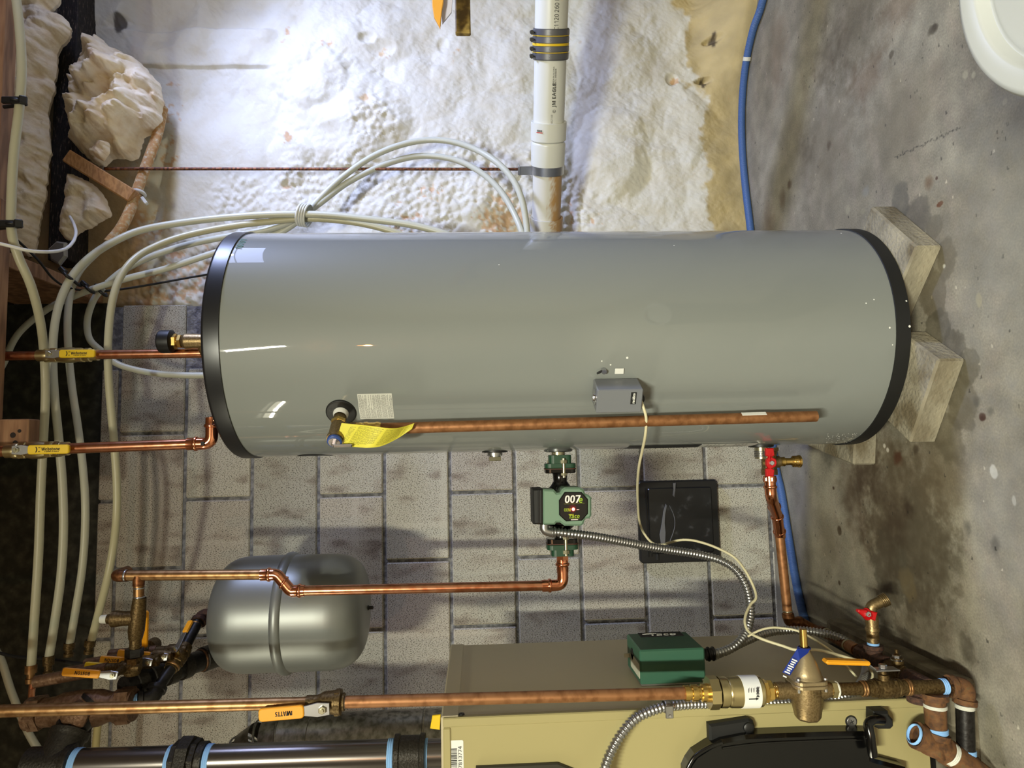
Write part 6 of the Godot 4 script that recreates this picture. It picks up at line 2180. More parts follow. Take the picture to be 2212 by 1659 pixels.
func boiler() -> void:
	var x1 := -0.495
	var x0 := -1.06
	var zb := 0.395
	var zf := 0.855
	var yb := 0.088
	var yt := 1.003
	# pad
	var mb := MB.new()
	abox(mb, Vector3(-1.3, -0.005, 0.40), Vector3(-0.461, 0.048, 0.866), 0.006)
	single(mb, "concrete_pad", tri(mat(Color(0.50, 0.47, 0.40), 0.9), 2.0, ntex(0.012, 95, [[0.3, Color(0.75, 0.73, 0.7)], [0.7, Color(1, 1, 1)]]), nnorm(0.08, 96, 2.0), 0.5), "low stained concrete pad under the boiler", "pad")
	var t := thing("boiler", "tan and cream steel boiler cabinet standing on the low concrete pad", "boiler", Vector3((x0 + x1) / 2, 0.048, (zb + zf) / 2))
	mb = MB.new()
	abox(mb, Vector3(x0, yb, zb), Vector3(x1, yt - 0.03, zf - 0.012), 0.003)
	var side := part(mb, "cabinet", M.tan_side, t)
	mb = MB.new()
	abox(mb, Vector3(x0 - 0.002, yt - 0.034, zb - 0.002), Vector3(x1 + 0.0025, yt, zf - 0.004), 0.003)
	part(mb, "top_panel", M.tan_side, t)
	mb = MB.new()
	abox(mb, Vector3(x0 + 0.03, 0.046, zb + 0.03), Vector3(x1 - 0.02, yb + 0.01, zf - 0.05), 0.002)
	part(mb, "base", M.black, t)
	# front panel with a turned edge
	mb = MB.new()
	abox(mb, Vector3(x0, yb + 0.0, zf - 0.010), Vector3(x1 + 0.001, yt - 0.004, zf - 0.003), 0.0015)
	abox(mb, Vector3(x1 - 0.016, yb, zf - 0.006), Vector3(x1 + 0.001, yt - 0.004, zf), 0.002)
	abox(mb, Vector3(x0, yt - 0.018, zf - 0.006), Vector3(x1 - 0.017, yt - 0.004, zf), 0.002)
	var fp := part(mb, "front_panel", M.tan_front, t)
	# screws
	mb = MB.new()
	for p in [[996, 1563.5], [1966, 1517]]:
		mb.cut()
		var s := PX(p[0], p[1], x1)
		s.x = x1 + 0.002
		s.z = minf(s.z, zf - 0.012)
		lathe(mb, s, RT, [Vector2(0, 0.006), Vector2(0.002, 0.005), Vector2(0.003, 0)], 12)
	for p in [[1013, 1549], [1104, 1545]]:
		mb.cut()
		var s := PX(p[0], p[1], x1)
		lathe(mb, Vector3(x1, s.y, s.z), RT, [Vector2(0, 0.0025), Vector2(0.001, 0)], 8)
	part(mb, "screw", M.black, side)
	mb = MB.new()
	var sc := P(1840, 1559, zf)
	lathe(mb, sc - FRONT * 0.004 + LEFT * 0.0006, FRONT, [Vector2(0, 0.0112), Vector2(0.0022, 0.0112), Vector2(0.0022, 0)], 24)
	part(mb, "screw_hole", M.ink, fp)
	mb = MB.new()
	lathe(mb, sc - FRONT * 0.003, FRONT, [Vector2(0, 0.0092), Vector2(0.0034, 0.0088), Vector2(0.004, 0.0078), Vector2(0.004, 0)], 20)
	var big := part(mb, "screw", M.zinc, fp, "large grey cross-head screw")
	mb = MB.new()
	for k in 2:
		box(mb, Transform3D(Basis(FRONT, 0.5 + PI / 2 * k), sc + FRONT * 0.0012), Vector3(0.008, 0.0012, 0.0006), 0.0001)
	part(mb, "cross_slot", M.ink, big)
	# bar code label
	mb = MB.new()
	var b0 := P(972, 1601, zf)
	var b1 := P(1002, 1690, zf)
	var bc := (b0 + b1) / 2
	prism(mb, rounded(absf(b0.x - b1.x), absf(b0.y - b1.y), 0.003), frame(Vector3(bc.x, bc.y, zf - 0.0031), RT, UP), 0.0006, 0.0)
	var lab := part(mb, "barcode_label", M.white, fp)
	mb = MB.new()
	var x := P(988, 1618, zf).x
	var yy0 := P(987, 1618, zf).y
	var yy1 := P(973, 1618, zf).y
	while x > P(988, 1690, zf).x:
		var w := rng.randf_range(0.0006, 0.0022)
		abox(mb, Vector3(x - w, yy0, zf - 0.0026), Vector3(x, yy1, zf - 0.0022), 0.0)
		x -= w + rng.randf_range(0.0006, 0.0018)
	part(mb, "bar", M.ink, lab)
	words("CP7813774", lab, P(994, 1643, zf - 0.0022), RT, UP, 0.050, 0.0062, M.ink, false)
	# dark control recess at the bottom edge of the picture
	mb = MB.new()
	px_prism(mb, [[1028, 1657], [1205, 1649], [1245, 1665], [1245, 1900], [1015, 1900]], zf + 0.004, 0.008, 0.002)
	part(mb, "control_cover", mat(Color(0.16, 0.15, 0.11), 0.5), t)
	# black burner door
	mb = MB.new()
	px_prism(mb, [[1482, 1668], [1490, 1650], [1503, 1632], [1534, 1612], [1560, 1600], [1610, 1590], [1700, 1586], [1800, 1583], [1868, 1582], [1880, 1590], [1885, 1640], [1960, 1660], [1975, 1760], [1482, 1760]], zf + 0.030, 0.034, 0.006)
	var door := part(mb, "burner_door", M.black_gloss, t)
	mb = MB.new()
	tube(mb, spline(PS([[1482, 1668], [1490, 1650], [1503, 1632], [1534, 1613], [1560, 1604]], zf + 0.032)), 0.004, 10)
	mb.cut()
	tube(mb, spline(PS([[1560, 1616], [1640, 1606], [1740, 1601], [1862, 1597]], zf + 0.0305)), 0.0022, 8)
	part(mb, "rib", M.black_gloss, door)
	mb = MB.new()
	px_prism(mb, [[1532, 1566], [1600, 1556], [1618, 1553], [1628, 1558], [1632, 1570], [1628, 1583], [1616, 1589], [1600, 1592], [1534, 1615]], zf + 0.014, 0.018, 0.004)
	var tab := part(mb, "hinge_tab", M.black_soft, t)
	mb = MB.new()
	lathe(mb, P(1617, 1572, zf + 0.014), FRONT, [Vector2(0, 0.010), Vector2(0.003, 0.0095), Vector2(0.005, 0.006), Vector2(0.005, 0)], 20)
	part(mb, "screw", M.black, tab)
	# latch
	mb = MB.new()
	px_prism(mb, [[1889, 1538], [1920, 1537], [1922, 1545], [1931, 1556], [1932, 1570], [1926, 1576], [1900, 1576], [1889, 1570]], zf + 0.028, 0.028, 0.004)
	var la := part(mb, "latch", M.black_soft, t)
	mb = MB.new()
	var hk := PS([[1905, 1556, zf + 0.03], [1885, 1556, zf + 0.04], [1876, 1566, zf + 0.045], [1880, 1590, zf + 0.05], [1883, 1615, zf + 0.05], [1886, 1632, zf + 0.048]], zf)
	tube(mb, spline(hk), 0.0085, 12, [], true)
	part(mb, "hook", M.black_gloss, la)
	# yellow tag end behind the top edge
	mb = MB.new()
	px_prism(mb, [[931, 1562], [934, 1546], [952, 1544], [950, 1577], [929, 1574]], 0.80, 0.004, 0.001)
	part(mb, "yellow_tag", M.yellow, t, "small yellow tag at the top edge")
	# flue
	t = thing("flue_pipe", "mottled galvanised flue pipe with a gored elbow behind the iron riser", "flue", P(950, 1607, 0.5))
	var fz := 0.45
	var f0 := P(955, 1602, fz)
	var f1 := P(645, 1608, fz)
	f1.x = f0.x
	var fr := 0.074
	mb = MB.new()
	tube(mb, [f0 + DOWN * 0.02, f1], fr, 40)
	var pipe := part(mb, "pipe", M.galv, t)
	mb = MB.new()
	mb.cuts.clear()
	bead(mb, P(917, 1604, fz), UP, fr, 0.002, 0.006, 40)
	mb.cut()
	lathe(mb, f1 + DOWN * 0.03, UP, [Vector2(0, fr), Vector2(0.001, fr + 0.003), Vector2(0.07, fr + 0.003), Vector2(0.071, fr)], 40)
	part(mb, "collar", M.galv, pipe)
	mb = MB.new()
	var bendc := f1 + UP * 0.03 + LEFT * 0.10
	var n := 4
	var mids := []
	for k in n + 1:
		var w := PI / 2 * k / n
		mids.append(bendc + RT * 0.10 * cos(w) + UP * 0.10 * sin(w))
	for k in n:
		tube(mb, [mids[k], mids[k + 1]], fr + 0.002 + 0.0008 * (k % 2), 40, [], false)
		bead(mb, mids[k], (mids[mini(k + 1, n)] - mids[maxi(k - 1, 0)]), fr + 0.001, 0.004, 0.006, 40)
	tube(mb, [mids[n], mids[n] + LEFT * 0.5], fr, 40)
	part(mb, "gored_elbow", M.galv, t)
	# relay box on the side
	var rz := PX(1384.6, 1484.4, x1).z
	var xo := P(1381, 1404.8, rz).x
	var ya := P(1383, 1440, rz).y
	var yb2 := P(1524, 1440, rz).y
	var rb := PX(1355.6, 1369, xo).z
	t = thing("relay_box", "dark green relay box mounted on the tan side of the boiler", "relay box", Vector3((x1 + xo) / 2, yb2, (rz + rb) / 2))
	mb = MB.new()
	abox(mb, Vector3(x1 + 0.003, yb2, rb), Vector3(xo, ya, rz), 0.003)
	var bx := part(mb, "cover", M.green_box, t)
	mb = MB.new()
	abox(mb, Vector3(x1 + 0.001, yb2 + 0.001, rb + 0.001), Vector3(x1 + 0.006, ya - 0.001, rz - 0.001), 0.001)
	part(mb, "back_plate", M.zinc, t)
	# black name strip on the upper face
	mb = MB.new()
	var s0 := PX(1384, 1376, xo)
	var s1 := PX(1472, 1368, xo)
	var sw := absf(s0.y - s1.y)
	var scn := (s0 + s1) / 2
	box(mb, Transform3D(Basis(), Vector3(xo + 0.0004, scn.y, scn.z - 0.004)), Vector3(0.001, sw, 0.034), 0.0003)
	part(mb, "name_strip", M.ink, bx)
	words("Taco", bx, Vector3(xo + 0.0011, scn.y - 0.004, scn.z - 0.004), DOWN, -FRONT, sw * 0.62, 0.018, M.ink_white, true, 0.2)
	mb = MB.new()
	for k in 2:
		box(mb, Transform3D(Basis(), Vector3(xo + 0.0011, scn.y + sw * (0.22 + 0.06 * k), scn.z - 0.012 + 0.004 * k)), Vector3(0.0006, sw * 0.28, 0.0022), 0.0002)
	part(mb, "logo_bar", M.ink_white, bx)
	# top face: knockout, paper label and flap
	mb = MB.new()
	var kc := PX(1362, 1413, (x1 + xo) / 2)
	lathe(mb, Vector3(lerpf(x1, xo, 0.62), ya - 0.001, lerpf(rb, rz, 0.42)), UP, [Vector2(0, 0.012), Vector2(0.002, 0.012), Vector2(0.002, 0)], 20)
	part(mb, "knockout", M.ink, bx)
	mb = MB.new()
	abox(mb, Vector3(lerpf(x1, xo, 0.2), ya, lerpf(rb, rz, 0.3)), Vector3(lerpf(x1, xo, 0.6), ya + 0.001, lerpf(rb, rz, 0.95)), 0.0002)
	abox(mb, Vector3(lerpf(x1, xo, 0.40), ya, lerpf(rb, rz, 0.18)), Vector3(lerpf(x1, xo, 0.52), ya + 0.012, lerpf(rb, rz, 0.2)), 0.0002)
	var pm := mat(Color(1, 1, 1), 0.6)
	pm.albedo_texture = print_lines(128, 128, Color(0.75, 0.75, 0.68), Color(0.2, 0.25, 0.2), 14, 12)
	part(mb, "paper_label", pm, bx)
	mb = MB.new()
	lathe(mb, Vector3(lerpf(x1, xo, 0.12), yb2 + 0.006, rz), FRONT, [Vector2(0, 0.003), Vector2(0.0015, 0.002), Vector2(0.002, 0)], 10)
	part(mb, "screw", M.zinc, bx)
	mb = MB.new()
	tube(mb, [P(1524, 1414, 0.68), P(1542, 1412, 0.68)], 0.0125, 14)
	bead(mb, P(1530, 1413, 0.68), UP, 0.012, 0.003, 0.006)
	bead(mb, P(1540, 1412, 0.68), UP, 0.012, 0.003, 0.006)
	part(mb, "connector", M.iron, t)


func feed_line() -> void:
	var z := 0.90
	var r := 0.0104
	var ax := func(u: float) -> Vector3:
		return P(u, 1537.0 - (u + 40.0) * 0.0261, z)
	var t := thing("feed_pipe", "long aged copper feed pipe in front of the boiler side", "pipe", ax.call(1480))
	var mb := MB.new()
	tube(mb, [ax.call(-900), ax.call(668)], r, 24)
	part(mb, "pipe", M.copper_old, t, "golden brown upper length of pipe")
	mb = MB.new()
	tube(mb, [ax.call(736), ax.call(1484)], r, 24)
	part(mb, "pipe", M.copper_dull, t, "dull brown lower length of pipe")
	mb = MB.new()
	bead(mb, ax.call(744), DOWN, r, 0.001, 0.004)
	mb.cut()
	bead(mb, ax.call(665), DOWN, r, 0.001, 0.004)
	part(mb, "solder", M.zinc, t)
	var bv := thing("ball_valve", "ball valve with a long amber handle on the long copper feed pipe", "valve", ax.call(738))
	mb = MB.new()
	var a: Vector3 = ax.call(662)
	var b: Vector3 = ax.call(742)
	var d := (b - a).normalized()
	lathe(mb, a, d, [Vector2(0, r), Vector2(0, r + 0.0025), Vector2(0.018, r + 0.0025), Vector2(0.024, r + 0.005), Vector2(0.030, 0.0185), Vector2(0.046, 0.0195), Vector2(0.052, 0.0215), Vector2(0.060, 0.0215), Vector2(0.061, 0.015), Vector2(0.066, 0.015), Vector2(0.067, r)], 24, 0.75)
	part(mb, "valve_body", M.bronze_dark, bv)
	mb = MB.new()
	hexnut(mb, a + d * 0.050, d, 0.0225, 0.009)
	part(mb, "hex_end", M.bronze_dark, bv)
	mb = MB.new()
	var hub := P(697, 1532, z + 0.024)
	lathe(mb, a + d * 0.034, hub - (a + d * 0.034), [Vector2(0, 0.008), Vector2(0.024, 0.007), Vector2(0.026, 0)], 12)
	part(mb, "stem", M.bronze_dark, bv)
	var end := P(560, 1544, z + 0.024)
	lever_handle(bv, hub, end - hub, FRONT, (P(658, 1540, z + 0.024) - hub).length(), (end - hub).length(), 0.0215, M.amber)
	var gr: Node3D = bv.get_node("grip")
	var dd := (end - hub).normalized()
	var upv := FRONT.cross(dd).normalized()
	words("WATTS", gr, P(611, 1542, z + 0.0295), dd, upv, 0.026, 0.0075, M.ink)
	words("M", gr, P(625, 1541, z + 0.0295), dd, upv, 0.009, 0.007, M.ink)
	# dual check with white label
	t = thing("backflow_valve", "shiny brass backflow valve with a white label above the bell-shaped regulator", "valve", ax.call(1650))
	var p0: Vector3 = ax.call(1478)
	d = (ax.call(1690) - p0).normalized()
	var L := func(u: float) -> float: return (ax.call(u) - p0).length()
	mb = MB.new()
	lathe(mb, p0, d, [Vector2(0, r), Vector2(0, 0.0135), Vector2(L.call(1488), 0.0135), Vector2(L.call(1489), 0.0115), Vector2(L.call(1493), 0.0115), Vector2(L.call(1494), 0.0145), Vector2(L.call(1505), 0.0145), Vector2(L.call(1508), 0.012), Vector2(L.call(1513), 0.0120), Vector2(L.call(1515), 0.0155), Vector2(L.call(1530), 0.0155)], 24, 0.7)
	part(mb, "press_adapter", M.brass, t)
	mb = MB.new()
	prism(mb, ngon(8, 0.0285, 0.39), along(ax.call(1529), d), L.call(1552) - L.call(1529), 0.003)
	lathe(mb, ax.call(1552), d, [Vector2(0, 0.0262), Vector2(0.012, 0.0265), Vector2(0.016, 0.0245), Vector2(0.02, 0.0265), Vector2(0.048, 0.027), Vector2(0.075, 0.0265), Vector2(0.078, 0.024), Vector2(0.081, 0.020), Vector2(0.081, 0)], 32)
	part(mb, "body", M.brass_pale, t)
	mb = MB.new()
	lathe(mb, ax.call(1597), d, [Vector2(0, 0.026), Vector2(0, 0.0276), Vector2(L.call(1634) - L.call(1597), 0.0276), Vector2(L.call(1634) - L.call(1597), 0.026)], 40)
	var lb := part(mb, "label_band", M.white, t)
	var lc: Vector3 = ax.call(1615) + Vector3(-0.001, 0, 0.0279)
	mb = MB.new()
	for k in 7:
		box(mb, Transform3D(Basis(), lc + Vector3(0.016 - 0.0024 * k, -0.0075, 0)), Vector3(0.0016, 0.0052 - 0.0012 * (k % 2), 0.0006), 0.0001)
	for k in 3:
		box(mb, Transform3D(Basis(), lc + Vector3(0.0125, 0.0085 - 0.0045 * k, 0)), Vector3(0.007, 0.0008, 0.0006), 0.0001)
	part(mb, "print", M.ink, lb).set_meta("kind", "stuff")
	mb = MB.new()
	var o2 := lc + LEFT * 0.002
	prism(mb, [Vector2(-0.009, -0.0009), Vector2(0.004, -0.0009), Vector2(0.004, -0.0024), Vector2(0.009, 0), Vector2(0.004, 0.0024), Vector2(0.004, 0.0009), Vector2(-0.009, 0.0009)], frame(o2, DOWN, RT), 0.0005)
	part(mb, "flow_arrow", M.ink, lb)
	mb = MB.new()
	hexnut(mb, ax.call(1637), d, 0.0205, 0.017)
	hexnut(mb, ax.call(1656), d, 0.0185, 0.010, 0.5)
	for k in 4:
		bead(mb, ax.call(1668 + 3.5 * k), d, 0.0105, 0.002, 0.0035)
	tube(mb, [ax.call(1664), ax.call(1686)], 0.0105, 18)
	part(mb, "union_end", M.brass, t)
	# regulator
	var c: Vector3 = ax.call(1742)
	t = thing("pressure_regulator", "bell-shaped bronze water pressure regulator with a brass stem beside the boiler", "regulator", c)
	mb = MB.new()
	var pi: Vector3 = ax.call(1676)
	var po: Vector3 = ax.call(1808)
	lathe(mb, pi, d, [Vector2(0, 0), Vector2(0, 0.0150), Vector2(0.012, 0.0155), Vector2(0.02, 0.0135), Vector2(0.04, 0.0165), Vector2((po - pi).length() - 0.026, 0.0165), Vector2((po - pi).length() - 0.012, 0.012)], 24)
	lathe(mb, c, LEFT, [Vector2(-0.013, 0.0275), Vector2(0.022, 0.0270), Vector2(0.046, 0.0225), Vector2(0.050, 0.020), Vector2(0.050, 0)], 8, 0.3, PI / 8)
	var rb := part(mb, "lower_body", M.brass_cast, t)
	mb = MB.new()
	hexnut(mb, ax.call(1794), d, 0.0150, 0.010)
	part(mb, "outlet_nut", M.brass_pale, rb)
	words(">", rb, ax.call(1752) + FRONT * 0.0292, DOWN, RT, 0.010, 0.010, M.bronze_dark)
	mb = MB.new()
	prism(mb, rounded(0.062, 0.060, 0.014), along(c + RT * 0.010, RT), 0.0058, 0.0012)
	prism(mb, rounded(0.062, 0.060, 0.014), along(c + RT * 0.0168, RT), 0.0066, 0.0014)
	var bell := [Vector2(0.022, 0.0305), Vector2(0.026, 0.0290)]
	for k in 11:
		var w := k / 10.0
		bell.append(Vector2(0.028 + 0.040 * w, 0.0275 - 0.0165 * pow(w, 1.7) - 0.002 * sin(w * PI)))
	bell.append(Vector2(0.071, 0.0085))
	bell.append(Vector2(0.074, 0.008))
	bell.append(Vector2(0.074, 0))
	lathe(mb, c, RT, bell, 32)
	part(mb, "bell_bonnet", tri(mat(Color(0.66, 0.59, 0.46), 0.38, 0.85), 10.0, null, nnorm(0.08, 8, 1.5, 256), 0.25), t)
	mb = MB.new()
	lathe(mb, c + RT * 0.07, RT, [Vector2(0, 0.0105), Vector2(0.004, 0.0105), Vector2(0.005, 0.0068), Vector2(0.037, 0.0066), Vector2(0.038, 0.005), Vector2(0.038, 0)], 18)
	part(mb, "stem", M.brass, t)
	mb = MB.new()
	for k in 4:
		var q := Vector3(0, 0.0245 * (1 if k % 2 else -1), 0.0235 * (1 if k < 2 else -1))
		mb.cut()
		lathe(mb, c + q + RT * 0.025, RT, [Vector2(0, 0.004), Vector2(0.003, 0.0035), Vector2(0.004, 0)], 12)
		lathe(mb, c + q + RT * 0.012, LEFT, [Vector2(0, 0.003), Vector2(0.008, 0.003), Vector2(0.008, 0)], 10)
	part(mb, "screw", M.zinc, t)
	mb = MB.new()
	var g0 := c + RT * 0.072 + UP * 0.012 + FRONT * 0.013
	var tg := PS([[1722, 1401, z + 0.012], [1749, 1402, z + 0.014], [1745, 1410, z + 0.018], [1727, 1424, z + 0.027], [1706, 1459, z + 0.030], [1690, 1452, z + 0.028]], z)
	for s in [0.0, 0.0012]:
		mb.flat([tg[0] + FRONT * s, tg[1] + FRONT * s, tg[2] + FRONT * s, tg[3] + FRONT * s])
		mb.flat([tg[0] + FRONT * s, tg[3] + FRONT * s, tg[4] + FRONT * s, tg[5] + FRONT * s])
	for k in 6:
		mb.flat([tg[k], tg[(k + 1) % 6], tg[(k + 1) % 6] + FRONT * 0.0012, tg[k] + FRONT * 0.0012])
	bead(mb, c + RT * 0.074, RT, 0.0098, 0.002, 0.004)
	var tag := single(mb, "blue_tag", mat(Color(0.05, 0.16, 0.48), 0.45), "blue printed tag tied round the neck of the bell-shaped regulator", "tag")
	var td: Vector3 = (tg[4] - tg[3]).normalized()
	var tw: Vector3 = (tg[5] - tg[4]).normalized()
	mb = MB.new()
	for k in 9:
		var at_: Vector3 = tg[3] + td * (0.005 + 0.0042 * k) + tw * 0.0068 + FRONT * 0.0014
		if k == 7:
			continue
		box(mb, frame(at_, tw, td), Vector3(0.0095 - 0.0015 * (k % 3), 0.0022, 0.0008), 0.0002)
	part(mb, "print", M.ink_white, tag).set_meta("kind", "stuff")
	# lower brass valve
	t = thing("ball_valve", "aged brass ball valve with a flat amber lever below the bell-shaped regulator", "valve", ax.call(1950))
	ball_valve(t, ax.call(1872), ax.call(1954), 0.0155, M.bronze_dark)
	mb = MB.new()
	var vm: Vector3 = ax.call(1910)
	lathe(mb, vm, RT, [Vector2(0, 0.0105), Vector2(0.024, 0.0095), Vector2(0.025, 0.006), Vector2(0.034, 0.005), Vector2(0.034, 0)], 18)
	part(mb, "stem", M.bronze_dark, t)
	var hb := vm + RT * 0.033
	mb = MB.new()
	box(mb, frame(hb + DOWN * 0.004, UP, FRONT), Vector3(0.044, 0.022, 0.0025), 0.0008)
	box(mb, frame(hb + UP * 0.026 + RT * 0.009, UP * 0.8 + RT * 0.6, FRONT), Vector3(0.03, 0.010, 0.0025), 0.0008)
	var lv := part(mb, "lever", M.zinc, t)
	mb = MB.new()
	hexnut(mb, hb + RT * 0.002, RT, 0.007, 0.007)
	part(mb, "nut", M.chrome, lv)
	mb = MB.new()
	var ga := P(1876, 1431, z)
	var gb := P(1780, 1428, z)
	box(mb, Transform3D(frame(Vector3.ZERO, gb - ga, FRONT).basis, (ga + gb) / 2), Vector3((gb - ga).length(), 0.020, 0.008), 0.003)
	part(mb, "grip", M.amber, t)
	# nipples and rusty elbow
	t = thing("iron_pipe_run", "rusty iron elbows and black pipe at the foot of the boiler with blue tape rings", "pipe", P(2085, 1560, z))
	mb = MB.new()
	tube(mb, [ax.call(1806), ax.call(1874)], 0.0112, 18)
	mb.cut()
	tube(mb, [ax.call(1950), ax.call(2042)], 0.0125, 18)
	part(mb, "brown_nipple", M.bronze_dark, t)
	mb = MB.new()
	for u in [1862, 1868]:
		bead(mb, ax.call(u), d, 0.0118, 0.0022, 0.005)
	mb.cut()
	for u in [1958, 1963]:
		bead(mb, ax.call(u), d, 0.0128, 0.0018, 0.005)
	part(mb, "sealing_ring", M.copper_old, t)
	mb = MB.new()
	bead(mb, ax.call(1807), d, 0.0112, 0.003, 0.005)
	part(mb, "white_paste", M.tape_white, t)
	mb = MB.new()
	wrap_tape(mb, ax.call(2038), d, 0.0128, 0.010)
	part(mb, "tape", M.tape, t)
	mb = MB.new()
	var ze := 0.93
	var ec := P(2086, 1482, z)
	elbow(mb, ax.call(2050), ec, P(2084, 1520, z), 0.0165, 0.0035)
	part(mb, "elbow", M.rust, t)
	mb = MB.new()
	var pb0 := P(2084, 1520, z)
	var pb1 := P(2087, 1630, z)
	tube(mb, [pb0, pb1], 0.0150, 20)
	part(mb, "black_pipe", M.iron, t)
	mb = MB.new()
	wrap_tape(mb, P(2084, 1526, z), pb1 - pb0, 0.0152, 0.007)
	part(mb, "white_paste", M.tape_white, t)
	mb = MB.new()
	wrap_tape(mb, P(2087, 1624, z), pb1 - pb0, 0.0152, 0.009)
	part(mb, "tape", M.tape, t)
	mb = MB.new()
	elbow(mb, P(2087, 1634, z), P(2087, 1662, z), P(2060, 1700, z + 0.02), 0.0185, 0.004)
	part(mb, "elbow", M.rust, t)


func floor_run() -> void:
	# return run coming forward along the pad
	var x := -0.4615
	var y := 0.113
	var Z := func(u: float, v: float) -> float:
		var best := 0.3
		var bd := 1e9
		for k in 361:
			var zz := 0.25 + 0.75 * k / 360.0
			var s := Vector3(x, y, zz) - EYE
			var dd := Vector2(1106.0 + FOCAL * s.dot(CAM_RIGHT) / s.dot(-CAM_BACK) - u, 829.5 - FOCAL * s.dot(CAM_UP) / s.dot(-CAM_BACK) - v).length()
			if dd < bd:
				bd = dd
				best = zz
		return best
	var at := func(u: float, v: float) -> Vector3: return Vector3(x, y, Z.call(u, v))
	var t := thing("return_pipe", "brown copper and rusty iron return pipe running forward along the boiler pad", "pipe", Vector3(x, y, 0.7))
	var mb := MB.new()
	var c0: Vector3 = at.call(1790, 1358)
	var za := c0.z - 0.01
	# from the copper drop
	tube(mb, [Vector3(x, y, 0.50), at.call(1872, 1402)], 0.0112, 18)
	part(mb, "copper_pipe", M.copper_brown, t)
	mb = MB.new()
	for p in [[1792, 1358], [1836, 1382]]:
		mb.cut()
		bead(mb, at.call(p[0], p[1]), FRONT, 0.0115, 0.0015, 0.005)
	part(mb, "solder", M.zinc_warm, t)
	mb = MB.new()
	lathe(mb, at.call(1840, 1385), FRONT, [Vector2(0, 0.0112), Vector2(0, 0.0135), Vector2(0.03, 0.0135), Vector2(0.03, 0.0112)], 18)
	part(mb, "coupling", M.copper_dull, t)
	mb = MB.new()
	var ta: Vector3 = at.call(1868, 1400)
	var tb: Vector3 = at.call(1922, 1430)
	lathe(mb, ta, FRONT, [Vector2(0, 0), Vector2(0, 0.020), Vector2(0.012, 0.020), Vector2(0.016, 0.0175), Vector2(tb.z - ta.z - 0.014, 0.0175), Vector2(tb.z - ta.z - 0.010, 0.020), Vector2(tb.z - ta.z, 0.020), Vector2(tb.z - ta.z, 0)], 24)
	var tm := (ta + tb) / 2 + DOWN * 0.0
	lathe(mb, tm, RT, [Vector2(0, 0.0165), Vector2(0.020, 0.0165), Vector2(0.022, 0.019), Vector2(0.030, 0.019), Vector2(0.030, 0)], 20)
	part(mb, "iron_tee", M.rust_dark, t)
	mb = MB.new()
	var wa: Vector3 = at.call(1968, 1458)
	var wb := Vector3(x, y, 0.90)
	lathe(mb, wa, FRONT, [Vector2(0, 0), Vector2(0, 0.0185), Vector2(wb.z - wa.z, 0.0185), Vector2(wb.z - wa.z, 0)], 24)
	lathe(mb, wa + FRONT * (wb.z - wa.z - 0.028), LEFT, [Vector2(0, 0.017), Vector2(0.018, 0.017), Vector2(0.020, 0.0225), Vector2(0.032, 0.0225), Vector2(0.032, 0)], 24)
	part(mb, "iron_reducer", M.rust_dark, t)
	var bv := thing("ball_valve", "grey brass ball valve without a handle on the rusty return pipe", "valve", (tb + wa) / 2)
	ball_valve(bv, tb + FRONT * -0.004, wa + FRONT * 0.006, 0.0165, M.bronze_dark)
	mb = MB.new()
	var sm := (tb + wa) / 2
	lathe(mb, sm, RT, [Vector2(0, 0.0125), Vector2(0.022, 0.0125), Vector2(0.024, 0.0105), Vector2(0.028, 0.0105), Vector2(0.029, 0.006), Vector2(0.034, 0.006), Vector2(0.035, 0.0035), Vector2(0.044, 0.0032), Vector2(0.044, 0)], 18)
	part(mb, "stem", M.bronze_dark, bv)
	mb = MB.new()
	lathe(mb, sm + RT * 0.0235, RT, [Vector2(0, 0.0118), Vector2(0.003, 0.0118), Vector2(0.003, 0.009)], 18)
	hexnut(mb, sm + RT * 0.028, RT, 0.008, 0.005)
	part(mb, "nut", M.chrome, bv)
	# drain cock with red wing
	var b := tm + RT * 0.030
	t = thing("drain_cock", "brass hose drain cock with a red wing handle on the rusty return pipe", "valve", b)
	mb = MB.new()
	wrap_tape(mb, b + RT * 0.001, RT, 0.0105, 0.007)
	part(mb, "tape", M.tape, t)
	mb = MB.new()
	lathe(mb, b, RT, [Vector2(0, 0.0105), Vector2(0.004, 0.0105), Vector2(0.006, 0.0125), Vector2(0.028, 0.0125), Vector2(0.029, 0.0140), Vector2(0.034, 0.0140), Vector2(0.036, 0.0120), Vector2(0.05, 0.0135), Vector2(0.062, 0.0125)], 20, 0.6)
	var oc := b + RT * 0.060
	var oe := P(1915, 1294, b.z + 0.005)
	tube(mb, arc_path([oc, oc + RT * 0.018, oe], 0.02, 8), 0.0115, 18)
	var od := (oe - (oc + RT * 0.018)).normalized()
	for k in 4:
		bead(mb, oe - od * (0.0035 * k), od, 0.0122, 0.0018, 0.003)
	lathe(mb, oe - od * 0.012, od, [Vector2(0, 0.012), Vector2(0.013, 0.0125), Vector2(0.013, 0.0095), Vector2(0.004, 0.0090), Vector2(0.004, 0)], 20)
	part(mb, "cock_body", M.brass_cast, t)
	mb = MB.new()
	var hh := P(1871, 1325, b.z + 0.01)
	var hs := Vector3(b.x + 0.052, b.y, b.z)
	tube(mb, [hs, hh], 0.005, 10)
	part(mb, "stem", M.brass, t)
	mb = MB.new()
	var wd := (P(1898, 1332, b.z + 0.01) - P(1851, 1317, b.z + 0.01)).normalized()
	var wf := frame(hh, wd, RT)
	lathe(mb, hh - (hh - hs).normalized() * 0.008, hh - hs, [Vector2(0, 0.011), Vector2(0.012, 0.010), Vector2(0.012, 0)], 18)
